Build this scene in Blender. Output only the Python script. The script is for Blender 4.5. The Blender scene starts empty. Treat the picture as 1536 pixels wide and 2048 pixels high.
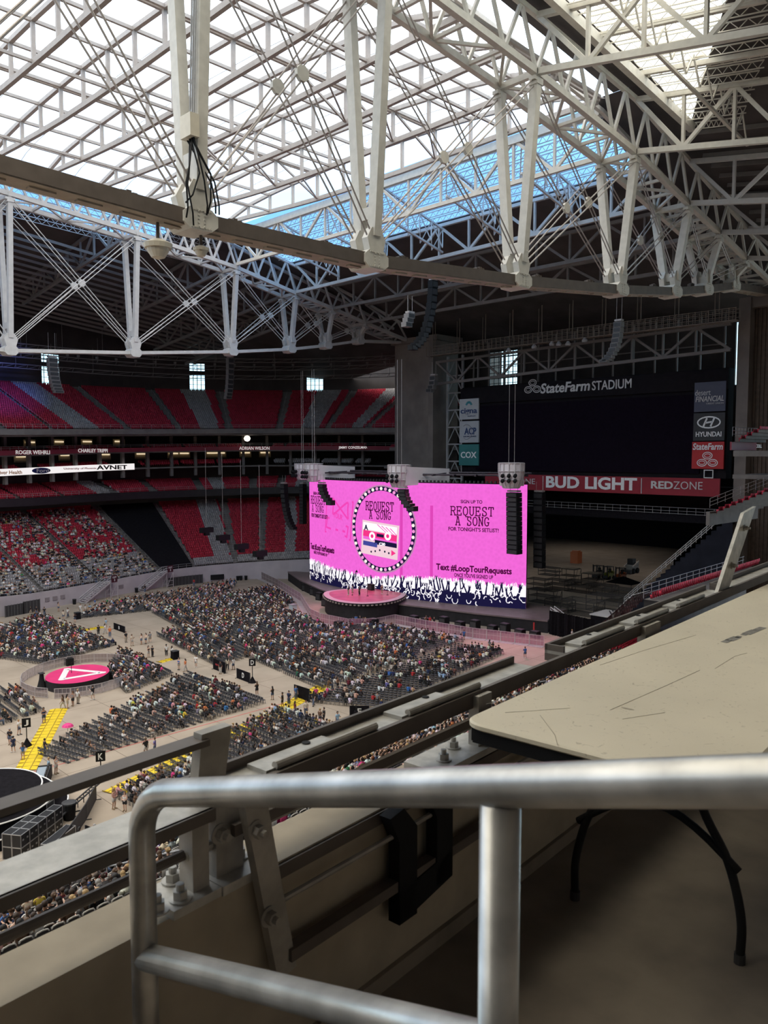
import bpy, bmesh, math, random
import numpy as np
from mathutils import Vector, Matrix
random.seed(7); rng = np.random.default_rng(7)
SC = bpy.context.scene
COL = SC.collection
# ---------------------------------------------------------------- camera
FPX, CX, CY, HCAM = 1600.0, 768.0, 1024.0, 30.0
YAW, PIT = math.radians(45.2), math.atan((1024-910)/1600.0)
F0 = Vector((math.cos(YAW), math.sin(YAW), 0)); RT = Vector((math.sin(YAW), -math.cos(YAW), 0)); ZU = Vector((0, 0, 1))
FW = F0*math.cos(PIT) - ZU*math.sin(PIT); UPV = ZU*math.cos(PIT) + F0*math.sin(PIT)
CAM = Vector((0, 0, HCAM))
cd = bpy.data.cameras.new('camera'); cam = bpy.data.objects.new('camera', cd); COL.objects.link(cam)
cd.sensor_fit = 'VERTICAL'; cd.sensor_height = 32.0; cd.lens = FPX/2048*32.0
cd.clip_start = 0.02; cd.clip_end = 2000
cd.dof.use_dof = True; cd.dof.focus_distance = 25.0; cd.dof.aperture_fstop = 25/2.6
M = Matrix((RT, UPV, -FW)).transposed().to_4x4(); M.translation = CAM
cam.matrix_world = M
SC.camera = cam
# ---------------------------------------------------------------- world, exposure
SC.view_settings.view_transform = 'Standard'; SC.view_settings.look = 'None'
SC.view_settings.exposure = EXPOSURE = 0.88; SC.view_settings.gamma = 1.0
SC.view_settings.use_curve_mapping = False
SKY_STRENGTH = 2.5
W = bpy.data.worlds.new('sky'); SC.world = W; W.use_nodes = True
nt = W.node_tree; nt.nodes.clear()
wo = nt.nodes.new('ShaderNodeOutputWorld'); wb = nt.nodes.new('ShaderNodeBackground')
wt = nt.nodes.new('ShaderNodeTexCoord'); ws = nt.nodes.new('ShaderNodeSeparateXYZ'); wr = nt.nodes.new('ShaderNodeValToRGB')
nt.links.new(wt.outputs['Generated'], ws.inputs[0]); nt.links.new(ws.outputs['Z'], wr.inputs[0])
e = wr.color_ramp.elements
e[0].position = 0.0; e[0].color = (.42, .56, .62, 1)
e[1].position = 1.0; e[1].color = (1, .97, .92, 1)
for p_, c_ in ((.12, (.34, .48, .60, 1)), (.30, (.20, .325, .54, 1)), (.42, (.48, .61, .76, 1)), (.62, (1, .975, .935, 1))):
    q_ = e.new(p_); q_.color = c_
nt.links.new(wr.outputs[0], wb.inputs[0]); wb.inputs[1].default_value = SKY_STRENGTH
nt.links.new(wb.outputs[0], wo.inputs[0])
SC.cycles.max_bounces = 8; SC.cycles.transparent_max_bounces = 16
SC.cycles.diffuse_bounces = 4; SC.cycles.glossy_bounces = 3; SC.cycles.transmission_bounces = 4
SC.cycles.sample_clamp_indirect = 6.0

# ---------------------------------------------------------------- pixel -> place
def ray(px, py): return FW + RT*((px-CX)/FPX) - UPV*((py-CY)/FPX)
def onz(px, py, z=0.0):
    d = ray(px, py); return CAM + d*((z-HCAM)/d.z)
def onx(px, py, x):
    d = ray(px, py); return CAM + d*(x/d.x)
def ony(px, py, y):
    d = ray(px, py); return CAM + d*(y/d.y)
def proj(P):
    v = Vector(P)-CAM; z = v.dot(FW); return (CX+FPX*v.dot(RT)/z, CY-FPX*v.dot(UPV)/z, z)
def zat(x, y, py):
    """height of a point over (x, y) seen at image row py"""
    a = proj((x, y, 0)); b = proj((x, y, 40)); lo, hi = -20.0, 120.0
    for _ in range(40):
        m = (lo+hi)/2
        if proj((x, y, m))[1] > py: lo = m
        else: hi = m
    return (lo+hi)/2
def lerp(a, b, t): return a+(b-a)*t
def interp(x, xs, ys): return float(np.interp(x, xs, ys))

# ---------------------------------------------------------------- materials
MATS = {}
def mat(name, col, rough=.6, metal=0.0, var=.12, scale=8.0, emit=0.0, bump=0.0, spec=.4):
    if name in MATS: return MATS[name]
    m = bpy.data.materials.new(name); m.use_nodes = True; t = m.node_tree; b = t.nodes['Principled BSDF']
    b.inputs['Roughness'].default_value = rough; b.inputs['Metallic'].default_value = metal
    b.inputs['Specular IOR Level'].default_value = spec
    tc = t.nodes.new('ShaderNodeTexCoord'); nz = t.nodes.new('ShaderNodeTexNoise'); cr = t.nodes.new('ShaderNodeValToRGB')
    nz.inputs['Scale'].default_value = scale; nz.inputs['Detail'].default_value = 4
    t.links.new(tc.outputs['Object'], nz.inputs['Vector']); t.links.new(nz.outputs['Fac'], cr.inputs[0])
    lo = [max(0, c*(1-var)) for c in col]; hi = [min(1, c*(1+var)) for c in col]
    cr.color_ramp.elements[0].position = .3; cr.color_ramp.elements[1].position = .7
    cr.color_ramp.elements[0].color = (*lo, 1); cr.color_ramp.elements[1].color = (*hi, 1)
    t.links.new(cr.outputs[0], b.inputs['Base Color'])
    if emit:
        t.links.new(cr.outputs[0], b.inputs['Emission Color']); b.inputs['Emission Strength'].default_value = emit
    if bump:
        bp = t.nodes.new('ShaderNodeBump'); bp.inputs['Strength'].default_value = bump
        t.links.new(nz.outputs['Fac'], bp.inputs['Height']); t.links.new(bp.outputs[0], b.inputs['Normal'])
    MATS[name] = m; return m
def sheet(name, tint, through, var=.04, rough=.5, diffuse=None):
    """light passing sheet: part clear, part diffusing"""
    m = bpy.data.materials.new(name); m.use_nodes = True; t = m.node_tree; t.nodes.clear()
    o = t.nodes.new('ShaderNodeOutputMaterial'); mx = t.nodes.new('ShaderNodeMixShader')
    tr = t.nodes.new('ShaderNodeBsdfTransparent'); tl = t.nodes.new('ShaderNodeBsdfTranslucent')
    tc = t.nodes.new('ShaderNodeTexCoord'); nz = t.nodes.new('ShaderNodeTexNoise'); cr = t.nodes.new('ShaderNodeValToRGB')
    nz.inputs['Scale'].default_value = .35; t.links.new(tc.outputs['Object'], nz.inputs['Vector']); t.links.new(nz.outputs['Fac'], cr.inputs[0])
    cr.color_ramp.elements[0].color = (*[c*(1-var) for c in tint], 1); cr.color_ramp.elements[1].color = (*tint, 1)
    t.links.new(cr.outputs[0], tr.inputs[0]); t.links.new(cr.outputs[0], tl.inputs[0])
    if diffuse: tl.inputs[0].default_value = (*diffuse, 1)
    mx.inputs[0].default_value = 1-through
    t.links.new(tr.outputs[0], mx.inputs[1]); t.links.new(tl.outputs[0], mx.inputs[2]); t.links.new(mx.outputs[0], o.inputs[0])
    MATS[name] = m; return m
def attr_mat(name, rough=.75):
    m = bpy.data.materials.new(name); m.use_nodes = True; t = m.node_tree; b = t.nodes['Principled BSDF']
    b.inputs['Roughness'].default_value = rough; b.inputs['Specular IOR Level'].default_value = .25
    a = t.nodes.new('ShaderNodeAttribute'); a.attribute_name = 'Col'
    t.links.new(a.outputs['Color'], b.inputs['Base Color']); MATS[name] = m; return m
def emis(name, col, s):
    if name in MATS: return MATS[name]
    m = bpy.data.materials.new(name); m.use_nodes = True; t = m.node_tree; t.nodes.clear()
    o = t.nodes.new('ShaderNodeOutputMaterial'); e_ = t.nodes.new('ShaderNodeEmission')
    e_.inputs[0].default_value = (*col, 1); e_.inputs[1].default_value = s; t.links.new(e_.outputs[0], o.inputs[0])
    MATS[name] = m; return m

steel = mat('painted truss steel', (.60, .575, .52), .5, 0, .08, 1.5)
steel_far = mat('grey painted steel', (.50, .49, .485), .5, 0, .08, 1.0)
steel_beige = mat('beige box steel', (.62, .57, .47), .5, 0, .08, 1.2)
steel_dark = mat('dark brown girder steel', (.11, .088, .075), .6, 0, .15, 1.0)
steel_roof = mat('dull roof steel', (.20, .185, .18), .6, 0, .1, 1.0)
cable_m = mat('grey wire rope', (.40, .36, .34), .5, .3, .1, 4)
black = mat('black metal', (.012, .012, .013), .6, 0, .2, 6, spec=.15)
black_cloth = mat('black cloth', (.011, .010, .012), .95, 0, .25, 3, spec=.04)
charcoal = mat('charcoal plastic', (.035, .035, .038), .6, 0, .2, 8)
white_m = mat('white paint', (.78, .77, .75), .5, 0, .05, 3)
grey_m = mat('mid grey paint', (.33, .33, .34), .55, 0, .1, 3)
concrete = mat('pale concrete', (.36, .335, .31), .85, 0, .14, .8)
concrete_dk = mat('dark concrete', (.16, .145, .135), .85, 0, .16, .6)
alu = mat('bright aluminium', (.55, .55, .56), .4, .6, .1, 6)

# ---------------------------------------------------------------- mesh builder
class MB:
    def __init__(s): s.v = []; s.f = []; s.mi = []; s.cur = 0
    def add(s, vs, fs):
        o = len(s.v); s.v.extend([tuple(x) for x in vs]); s.f.extend([tuple(i+o for i in f) for f in fs]); s.mi.extend([s.cur]*len(fs)); return s
    def box(s, c, d, rot=None):
        c = Vector(c); hx, hy, hz = d[0]/2, d[1]/2, d[2]/2
        vs = [Vector((x, y, z)) for z in (-hz, hz) for y in (-hy, hy) for x in (-hx, hx)]
        if rot is not None: vs = [rot @ v for v in vs]
        return s.add([v+c for v in vs], [(0, 2, 3, 1), (4, 5, 7, 6), (0, 1, 5, 4), (2, 6, 7, 3), (0, 4, 6, 2), (1, 3, 7, 5)])
    def beam(s, a, b, w, h, up=ZU, w2=None, h2=None):
        a = Vector(a); b = Vector(b); d = (b-a)
        if d.length < 1e-6: return s
        d.normalize(); sd = d.cross(up)
        if sd.length < 1e-4: sd = d.cross(Vector((1, 0, 0)))
        sd.normalize(); u = sd.cross(d)
        w2 = w if w2 is None else w2; h2 = h if h2 is None else h2
        vs = []
        for P, ww, hh in ((a, w, h), (b, w2, h2)):
            for i, j in ((-1, -1), (1, -1), (1, 1), (-1, 1)): vs.append(P + sd*(i*ww/2) + u*(j*hh/2))
        return s.add(vs, [(3, 2, 1, 0), (4, 5, 6, 7), (0, 1, 5, 4), (1, 2, 6, 5), (2, 3, 7, 6), (3, 0, 4, 7)])
    def tube(s, pts, r, n=8, cap=True):
        pts = [Vector(p) for p in pts]; k = len(pts); rs = r if isinstance(r, (list, tuple)) else [r]*k
        rings = []; prev = None
        for i, p in enumerate(pts):
            d = (pts[min(i+1, k-1)]-pts[max(i-1, 0)]).normalized()
            if prev is None:
                a = d.cross(ZU); a = a if a.length > 1e-3 else d.cross(Vector((1, 0, 0)))
            else: a = prev - d*prev.dot(d)
            a.normalize(); prev = a; b = d.cross(a)
            rings.append([p + a*(rs[i]*math.cos(2*math.pi*j/n)) + b*(rs[i]*math.sin(2*math.pi*j/n)) for j in range(n)])
        vs = [v for R_ in rings for v in R_]; fs = []
        for i in range(k-1):
            for j in range(n): fs.append((i*n+j, i*n+(j+1) % n, (i+1)*n+(j+1) % n, (i+1)*n+j))
        if cap: fs.append(tuple(range(n-1, -1, -1))); fs.append(tuple((k-1)*n+j for j in range(n)))
        return s.add(vs, fs)
    def prism(s, poly, ext):
        n = len(poly); ext = Vector(ext); vs = [Vector(p) for p in poly]; vs += [p+ext for p in vs]
        return s.add(vs, [tuple(range(n-1, -1, -1)), tuple(range(n, 2*n))]+[(i, (i+1) % n, n+(i+1) % n, n+i) for i in range(n)])
    def lathe(s, prof, c=(0, 0, 0), n=24, axis=None):
        """prof: (r, z) list; axis: a Matrix 3x3 to turn it"""
        vs = []
        for r, z in prof:
            for j in range(n):
                v = Vector((r*math.cos(2*math.pi*j/n), r*math.sin(2*math.pi*j/n), z))
                vs.append((axis @ v if axis is not None else v)+Vector(c))
        fs = []
        for i in range(len(prof)-1):
            for j in range(n): fs.append((i*n+j, i*n+(j+1) % n, (i+1)*n+(j+1) % n, (i+1)*n+j))
        fs.append(tuple(range(n-1, -1, -1))); fs.append(tuple((len(prof)-1)*n+j for j in range(n)))
        return s.add(vs, fs)
    def quad(s, a, b, c, d): return s.add([a, b, c, d], [(0, 1, 2, 3)])
    def grid(s, rows):
        n = len(rows[0]); vs = [p for r in rows for p in r]; fs = []
        for i in range(len(rows)-1):
            for j in range(n-1): fs.append((i*n+j, i*n+j+1, (i+1)*n+j+1, (i+1)*n+j))
        return s.add(vs, fs)
    def mesh(s, name, mats, smooth=False):
        me = bpy.data.meshes.new(name); me.from_pydata([tuple(v) for v in s.v], [], s.f)
        for m in (mats if isinstance(mats, (list, tuple)) else [mats]): me.materials.append(m)
        if len(me.materials) > 1: me.polygons.foreach_set('material_index', s.mi)
        if smooth: me.polygons.foreach_set('use_smooth', [True]*len(me.polygons))
        me.update(); return me
    def build(s, name, mats, parent=None, smooth=False, base=None):
        """base: place the origin there (for things that are one mesh)"""
        if base is not None:
            b = Vector(base); s.v = [tuple(Vector(v)-b) for v in s.v]
        o = bpy.data.objects.new(name, s.mesh(name, mats, smooth)); COL.objects.link(o)
        if parent is not None:
            o.parent = parent
            o.matrix_parent_inverse = parent.matrix_basis.inverted() if parent.parent is None else (parent.parent.matrix_basis @ parent.matrix_parent_inverse @ parent.matrix_basis).inverted()
        if base is not None: o.location = base
        return o
def tag(o, label, cat, group=None, kind=None):
    o['label'] = label; o['category'] = cat
    if group: o['group'] = group
    if kind: o['kind'] = kind
    return o
def thing(name, loc, label, cat, group=None, rz=0.0):
    o = bpy.data.objects.new(name, None); COL.objects.link(o); o.location = loc; o.rotation_euler = (0, 0, rz)
    o.empty_display_size = .2
    return tag(o, label, cat, group)
def struct(o): o['kind'] = 'structure'; return o
def raw_mesh(name, V, FQ, mats, col=None):
    """numpy quads to a mesh object"""
    me = bpy.data.meshes.new(name); me.vertices.add(len(V)); me.vertices.foreach_set('co', np.asarray(V, np.float32).ravel())
    n = len(FQ); me.loops.add(n*4); me.loops.foreach_set('vertex_index', np.asarray(FQ, np.int32).ravel())
    me.polygons.add(n); me.polygons.foreach_set('loop_start', np.arange(0, n*4, 4, dtype=np.int32))
    me.polygons.foreach_set('loop_total', np.full(n, 4, np.int32))
    for m in mats: me.materials.append(m)
    if col is not None:
        a = me.attributes.new('Col', 'FLOAT_COLOR', 'POINT'); c4 = np.ones((len(V), 4), np.float32); c4[:, :3] = col; a.data.foreach_set('color', c4.ravel())
    me.update(calc_edges=True); me.validate()
    o = bpy.data.objects.new(name, me); COL.objects.link(o); return o
def stamp(TV, TF, P, ang, TC=None, C=None, sc=None):
    """copies of a quad template: TV verts, TF quads, at P turned by ang about z; TC: index of the colour row in C (k colours a copy)"""
    P = np.asarray(P, float); ang = np.asarray(ang, float); k = len(P); n = len(TV)
    c, s_ = np.cos(ang)[:, None], np.sin(ang)[:, None]
    T = np.asarray(TV, float)
    S = np.ones((k, 1)) if sc is None else np.asarray(sc)[:, None]
    X = T[None, :, 0]*c - T[None, :, 1]*s_; Y = T[None, :, 0]*s_ + T[None, :, 1]*c; Z = np.repeat(T[None, :, 2], k, 0)
    V = np.stack([X*S+P[:, 0:1], Y*S+P[:, 1:2], Z*S+P[:, 2:3]], -1).reshape(-1, 3)
    Fq = (np.asarray(TF)[None]+(np.arange(k)*n)[:, None, None]).reshape(-1, 4)
    cc = None
    if TC is not None: cc = np.asarray(C)[:, np.asarray(TC), :].reshape(-1, 3)
    return V, Fq, cc
def text_mesh(body, w, h, depth=.02, bold=0.0, shear=0.0):
    """default lettering, centred, fitted to w x h in the xy plane"""
    cu = bpy.data.curves.new('lettering', 'FONT'); cu.body = body; cu.align_x = 'CENTER'; cu.align_y = 'CENTER'; cu.size = 1
    cu.offset = bold; cu.shear = shear; cu.extrude = .02; cu.resolution_u = 3
    o = bpy.data.objects.new('lettering', cu); COL.objects.link(o)
    me = bpy.data.meshes.new_from_object(o.evaluated_get(bpy.context.evaluated_depsgraph_get()))
    bpy.data.objects.remove(o); bpy.data.curves.remove(cu)
    co = np.empty(len(me.vertices)*3); me.vertices.foreach_get('co', co); co = co.reshape(-1, 3)
    lo, hi = co.min(0), co.max(0); c = (lo+hi)/2; s_ = hi-lo
    co = (co-c)*np.array([w/s_[0], h/s_[1], depth/max(s_[2], 1e-6)])
    me.vertices.foreach_set('co', co.ravel()); me.update(); return me
def put_mesh(name, me, m, origin, right, up, parent=None):
    right = Vector(right).normalized(); up = Vector(up).normalized(); n = right.cross(up)
    me.materials.clear(); me.materials.append(m)
    mt = Matrix((right, up, n)).transposed().to_4x4(); mt.translation = Vector(origin); me.transform(mt)
    o = bpy.data.objects.new(name, me); COL.objects.link(o)
    if parent is not None: o.parent = parent; o.matrix_parent_inverse = (parent.matrix_basis if parent.parent is None else parent.parent.matrix_basis @ parent.matrix_parent_inverse @ parent.matrix_basis).inverted()
    return o
def letters(body, w, h, m, origin, right, up, parent, bold=.01, shear=0.0, name='lettering'):
    return put_mesh(name, text_mesh(body, w, h, .04, bold, shear), m, origin, right, up, parent)
ORD = 'first second third fourth fifth sixth seventh eighth ninth tenth eleventh twelfth thirteenth fourteenth fifteenth sixteenth seventeenth eighteenth nineteenth twentieth'.split()
def nth(i):
    if i >= 99: return 'hundred-and-'+nth(i-100) if i > 99 else 'hundredth'
    if i < 20: return ORD[i]
    tens = {2: 'twenty', 3: 'thirty', 4: 'forty', 5: 'fifty', 6: 'sixty', 7: 'seventy', 8: 'eighty', 9: 'ninety'}; a, b = divmod(i+1, 10)
    return tens[a]+('-'+ORD[b-1] if b else 'th') if b else tens[a][:-1]+'ieth'
# ================================================================ STRUCTURE: roof, floor, bowl
def zr_c(x): return interp(x, [-120, 0, 30, 52, 68, 89, 103, 113, 124, 136, 150, 175], [68, 76, 76.2, 75.2, 73.8, 71.8, 68.4, 66, 63.3, 60, 56, 50])
def zroof(x, y):
    z = zr_c(x)
    if y < 48: z -= .17*(48-y)
    if y > 131: z -= .13*(y-131)
    return z
def roof_patch(name, m, polys, div=4.0):
    b = MB()
    for (x0, x1, ya, yb) in polys:           # ya, yb: numbers or functions of x
        nx = max(1, int((x1-x0)/div)); xs = [lerp(x0, x1, i/nx) for i in range(nx+1)]
        rows = []
        for x in xs:
            a = ya(x) if callable(ya) else ya; c = yb(x) if callable(yb) else yb
            brk = [a]+[q for q in (48, 131) if a+.1 < q < c-.1]+[c]
            if len(brk) < 4: brk = list(np.linspace(a, c, 4))
            rows.append([(x, y, zroof(x, y)+.5) for y in brk[:4]])
        b.grid(rows)
    return struct(b.build(name, m))
fabric = sheet('white roof fabric', (.97, .965, .95), .9)
clear_blue = sheet('blue tinted glazing', (.27, .47, .74), .9, .1)
clear_cream = sheet('cream skylight sheet', (.95, .90, .77), .7, .05)
roof_opaque = mat('dark roof deck', (.075, .066, .066), .9, 0, .22, .25)
ywall = lambda x: max(147.0, (CPY_+math.sqrt(max(0, 66.9**2-(x-95.5)**2)) if x > 79.5 else 163.1-(88-x)*.2493+36.4))
CPY_ = 133.0
ysky = lambda x: 30.5+max(0.0, x-73)*.6
roof_patch('ceiling_glazing', clear_blue, [(89, 103.2, 54.5, 131), (-110, 80, 134, 146), (87.6, 89, 54.5, 131)])
roof_patch('ceiling_skylight', clear_cream, [(45, 95.5, ysky, 44.5), (-75, 30, 18, 44.5)])  # second patch is out of view, added and sized to brighten the foreground
roof_patch('ceiling_deck', roof_opaque, [(-110, 87.6, 44.5, 50), (87.6, 103.2, 44.5, 54.5), (-110, 103.2, 131, 134), (-110, 103.2, 146, ywall), (80, 103.2, 134, 146), (103.2, 152.6, -30, ywall), (95.5, 103.2, -30, 44.5), (45, 95.5, -30, ysky), (-75, 30, -30, 18), (30, 45, -30, 44.5), (-110, -75, -30, 44.5)], 6)
# white panel: bows run across, the sheet lies on their upper chords
ZL0 = [(52, 71.6), (60, 71.7), (68, 71.5), (76, 71.5), (84, 71.4), (92, 71.5), (100, 71.6), (107, 71.9), (114, 72.3), (120, 72.7), (127, 73.1)]
def z_low(y, x): return interp(y, [q[0] for q in ZL0], [q[1] for q in ZL0])+(61-x)*.012
def z_up(y, x): return z_low(y, x)+4.5*math.sin(math.pi*min(1, max(0, (127.5-y)/77.0)))**.62*.98+.05
XB = [86-8.35*k for k in range(10)]
b = MB(); ys = list(np.linspace(51, 127.4, 24))
b.grid([[(x, y, z_up(y, x)+.35-(.0 if abs(x-XB[min(range(10), key=lambda k: abs(XB[k]-x))]) < .1 else .0)) for y in ys] for x in list(np.arange(-110, 2, 16.0))+XB[::-1]+[87.6]])
struct(b.build('ceiling_fabric', fabric))
# thin seams of the sheet
seam = mat('seam tape', (.55, .55, .55), .7, 0, .05, 2)
for k in range(9):
    b = MB(); x = XB[k]-4.17
    b.tube([(x, y, z_up(y, x)+.28) for y in ys], .05, 4)
    tag(b.build('roof_seam', seam), f'thin seam along the white roof sheet, {nth(k)} bay back from the blue glazing', 'seam')
b = MB()
for x in (-4, -70): b.box((x, 90, 71), (.6, 76, 3))
b.quad((-110, 50, 60), (-110, 131, 60), (-110, 131, 80), (-110, 50, 80)); struct(b.build('wall_roof', steel_roof))
# back of the building behind and around the camera
b = MB()
b.quad((-110, -30, 0), (152.6, -30, 0), (152.6, -30, 68), (-110, -30, 68)); b.quad((-110, -30, 0), (-110, 212, 0), (-110, 212, 75), (-110, -30, 75))
struct(b.build('wall_near', concrete_dk))

# ---------------------------------------------------------------- floor
fm = mat('concrete field floor', (.345, .285, .225), .85, 0, .10, .25, spec=.2)
t = fm.node_tree; bs = t.nodes['Principled BSDF']; src = bs.inputs['Base Color'].links[0].from_socket
tc = t.nodes.new('ShaderNodeTexCoord'); br = t.nodes.new('ShaderNodeTexBrick'); mx = t.nodes.new('ShaderNodeMix'); mx.data_type = 'RGBA'
br.inputs['Scale'].default_value = 1.0; br.inputs['Mortar Size'].default_value = .035; br.inputs['Brick Width'].default_value = 6.1; br.inputs['Row Height'].default_value = 6.1
br.offset = 0; br.inputs['Color1'].default_value = (1, 1, 1, 1); br.inputs['Color2'].default_value = (.93, .93, .93, 1); br.inputs['Mortar'].default_value = (.45, .42, .4, 1)
t.links.new(tc.outputs['Object'], br.inputs['Vector']); mx.blend_type = 'MULTIPLY'; mx.inputs[0].default_value = 1
t.links.new(src, mx.inputs[6]); t.links.new(br.outputs['Color'], mx.inputs[7]); t.links.new(mx.outputs[2], bs.inputs['Base Color'])
b = MB(); b.box((70, 100, -.15), (380, 290, .3)); struct(b.build('floor', fm))
for i, (y0, y1) in enumerate([(52.5, 52.7), (75.9, 76.1)]):   # red painted lines on the floor
    b = MB(); b.box((60, (y0+y1)/2, .006), (80, .14, .012)); struct(b.build('trim_%d' % (i+1), mat('red floor paint', (.45, .10, .09), .7)))

# ---------------------------------------------------------------- far bowl: base path and tiers
CPX, CPY, RB = 95.5, 133.0, 31.0
A0 = math.radians(104); PS = Vector((CPX+RB*math.cos(A0), CPY+RB*math.sin(A0), 0)); DS = Vector((math.sin(A0), -math.cos(A0), 0))
def path(t, d):
    """t < 0: metres back along the straight; t >= 0: metres round the corner (base radius). returns x, y, normal angle"""
    if t < 0:
        n = Vector((math.cos(A0), math.sin(A0), 0)); p = PS+DS*t+n*d; return p.x, p.y, A0
    a = A0-t/RB; return CPX+(RB+d)*math.cos(a), CPY+(RB+d)*math.sin(a), a
TMAX = 62.0
_ts = np.arange(-95, TMAX+.01, .25)
def t_of_px(px, d, z):
    best = min(_ts, key=lambda t_: abs(proj((*path(t_, d)[:2], z))[0]-px)); return float(best)
class Tier:
    def __init__(s, d0, zx, zy, slope, nrow, tread, zguess):
        s.d0 = d0; s.slope = slope; s.n = nrow; s.tread = tread; s.zx = zx; s.zy = zy
        s.tt = np.arange(-95, TMAX+.1, 3.0); s.zf = []
        for t_ in s.tt:
            x, y, a = path(t_, d0); px = proj((x, y, zguess))[0]
            s.zf.append(zat(x, y, interp(px, zx, zy)) if zy else zguess)
        # smooth
        z = np.array(s.zf); z = np.convolve(np.pad(z, 3, 'edge'), np.ones(7)/7, 'valid'); s.zf = z
    def z0(s, t): return interp(t, s.tt, s.zf)
    def zz(s, t, k): return s.z0(t)+s.slope*k*s.tread
    def pt(s, t, k, dz=0.0):
        d = s.d0+k*s.tread; x, y, a = path(t, d); return Vector((x, y, s.zz(t, k)+dz))
    def px(s, t): 
        x, y, a = path(t, s.d0); return proj((x, y, s.z0(t)))[0]
LOW = Tier(.6, [0, 195, 336, 488, 640], [1199, 1166, 1140, 1126, 1118], .56, 29, .86, 3.0)
MID = Tier(18.5, [0, 240, 480, 600], [1003, 988, 980, 975], .30, 13, .86, 21)
UPR = Tier(12.0, [0, 260, 520, 780], [860, 860, 859, 857], .50, 26, .86, 36)
def tier_ts(): return [float(x) for x in np.arange(-95, TMAX+.1, 1.5)]
def terrace(name, T, m):
    b = MB()
    for t0, t1 in zip(tier_ts()[:-1], tier_ts()[1:]):
        A = []; B = []
        for k in range(T.n+1):
            for lst, t_ in ((A, t0), (B, t1)):
                p = T.pt(t_, k); lst.append(p)
                if k < T.n: q = T.pt(t_, k+1); lst.append(Vector((q.x, q.y, p.z)))
        b.grid([A, B])
    return struct(b.build(name, m))
terrace('floor_lower_bowl', LOW, concrete_dk); terrace('floor_middle_tier', MID, concrete_dk); terrace('floor_upper_tier', UPR, concrete_dk)
def band(name, d, za, zb, m, t0=-95, t1=TMAX, thick=.3, step=1.5):
    """upright band along the path; za, zb: functions of t"""
    b = MB(); ts = list(np.arange(t0, t1, step))+[t1]; rows = []
    for t_ in ts:
        x, y, a = path(t_, d); x2, y2, _ = path(t_, d+thick)
        rows.append([(x, y, za(t_)), (x, y, zb(t_)), (x2, y2, zb(t_)), (x2, y2, za(t_)), (x, y, za(t_))])
    b.grid(rows)
    b.add(rows[0][:4], [(0, 1, 2, 3)]); b.add(rows[-1][:4], [(3, 2, 1, 0)])
    return b.build(name, m)
wallm = mat('pale field wall paint', (.40, .36, .38), .8, 0, .10, .3)
struct(band('wall_far', 0, lambda t: 0, lambda t: LOW.z0(t)+.15, wallm, thick=.4))
fas = mat('black fascia panel', (.018, .016, .017), .5, 0, .2, 1)
struct(band('trim_3', MID.d0-.6, lambda t: MID.z0(t)-1.35, lambda t: MID.z0(t)+.35, fas, thick=.6))
struct(band('trim_4', UPR.d0-.5, lambda t: UPR.z0(t)-1.0, lambda t: UPR.z0(t)+.2, concrete_dk, thick=.5))
def deck(name, d0, d1, zf, m, th=.35):
    b = MB(); rows = []
    for t_ in tier_ts():
        x, y, _ = path(t_, d0); x2, y2, _ = path(t_, d1); z = zf(t_)
        rows.append([(x, y, z), (x2, y2, z), (x2, y2, z-th), (x, y, z-th), (x, y, z)])
    b.grid(rows); return struct(b.build(name, m))
zU = UPR.z0
deck('floor_upper_underside', UPR.d0, 42, lambda t: zU(t)-1.0, concrete_dk)
# club level: balcony with a red ribbon, suites below
RIB = lambda t: zU(t)-4.55
deck('floor_club', 16.5, 30, lambda t: RIB(t)-.55, concrete_dk); deck('floor_suite', 19.5, 32, lambda t: RIB(t)-4.6, concrete_dk)
back_dark = mat('dark back wall', (.045, .038, .036), .9, 0, .2, .3)  # one even dark brown for the back walls
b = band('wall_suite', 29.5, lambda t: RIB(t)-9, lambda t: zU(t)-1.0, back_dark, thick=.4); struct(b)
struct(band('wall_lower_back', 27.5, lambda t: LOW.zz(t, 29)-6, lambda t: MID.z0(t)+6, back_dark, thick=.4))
red_rib = mat('dark red ribbon panel', (.20, .022, .038), .5, 0, .08, .5)
struct(band('trim_5', 16.2, lambda t: RIB(t)-.62, lambda t: RIB(t)+.35, red_rib, thick=.3))
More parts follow.
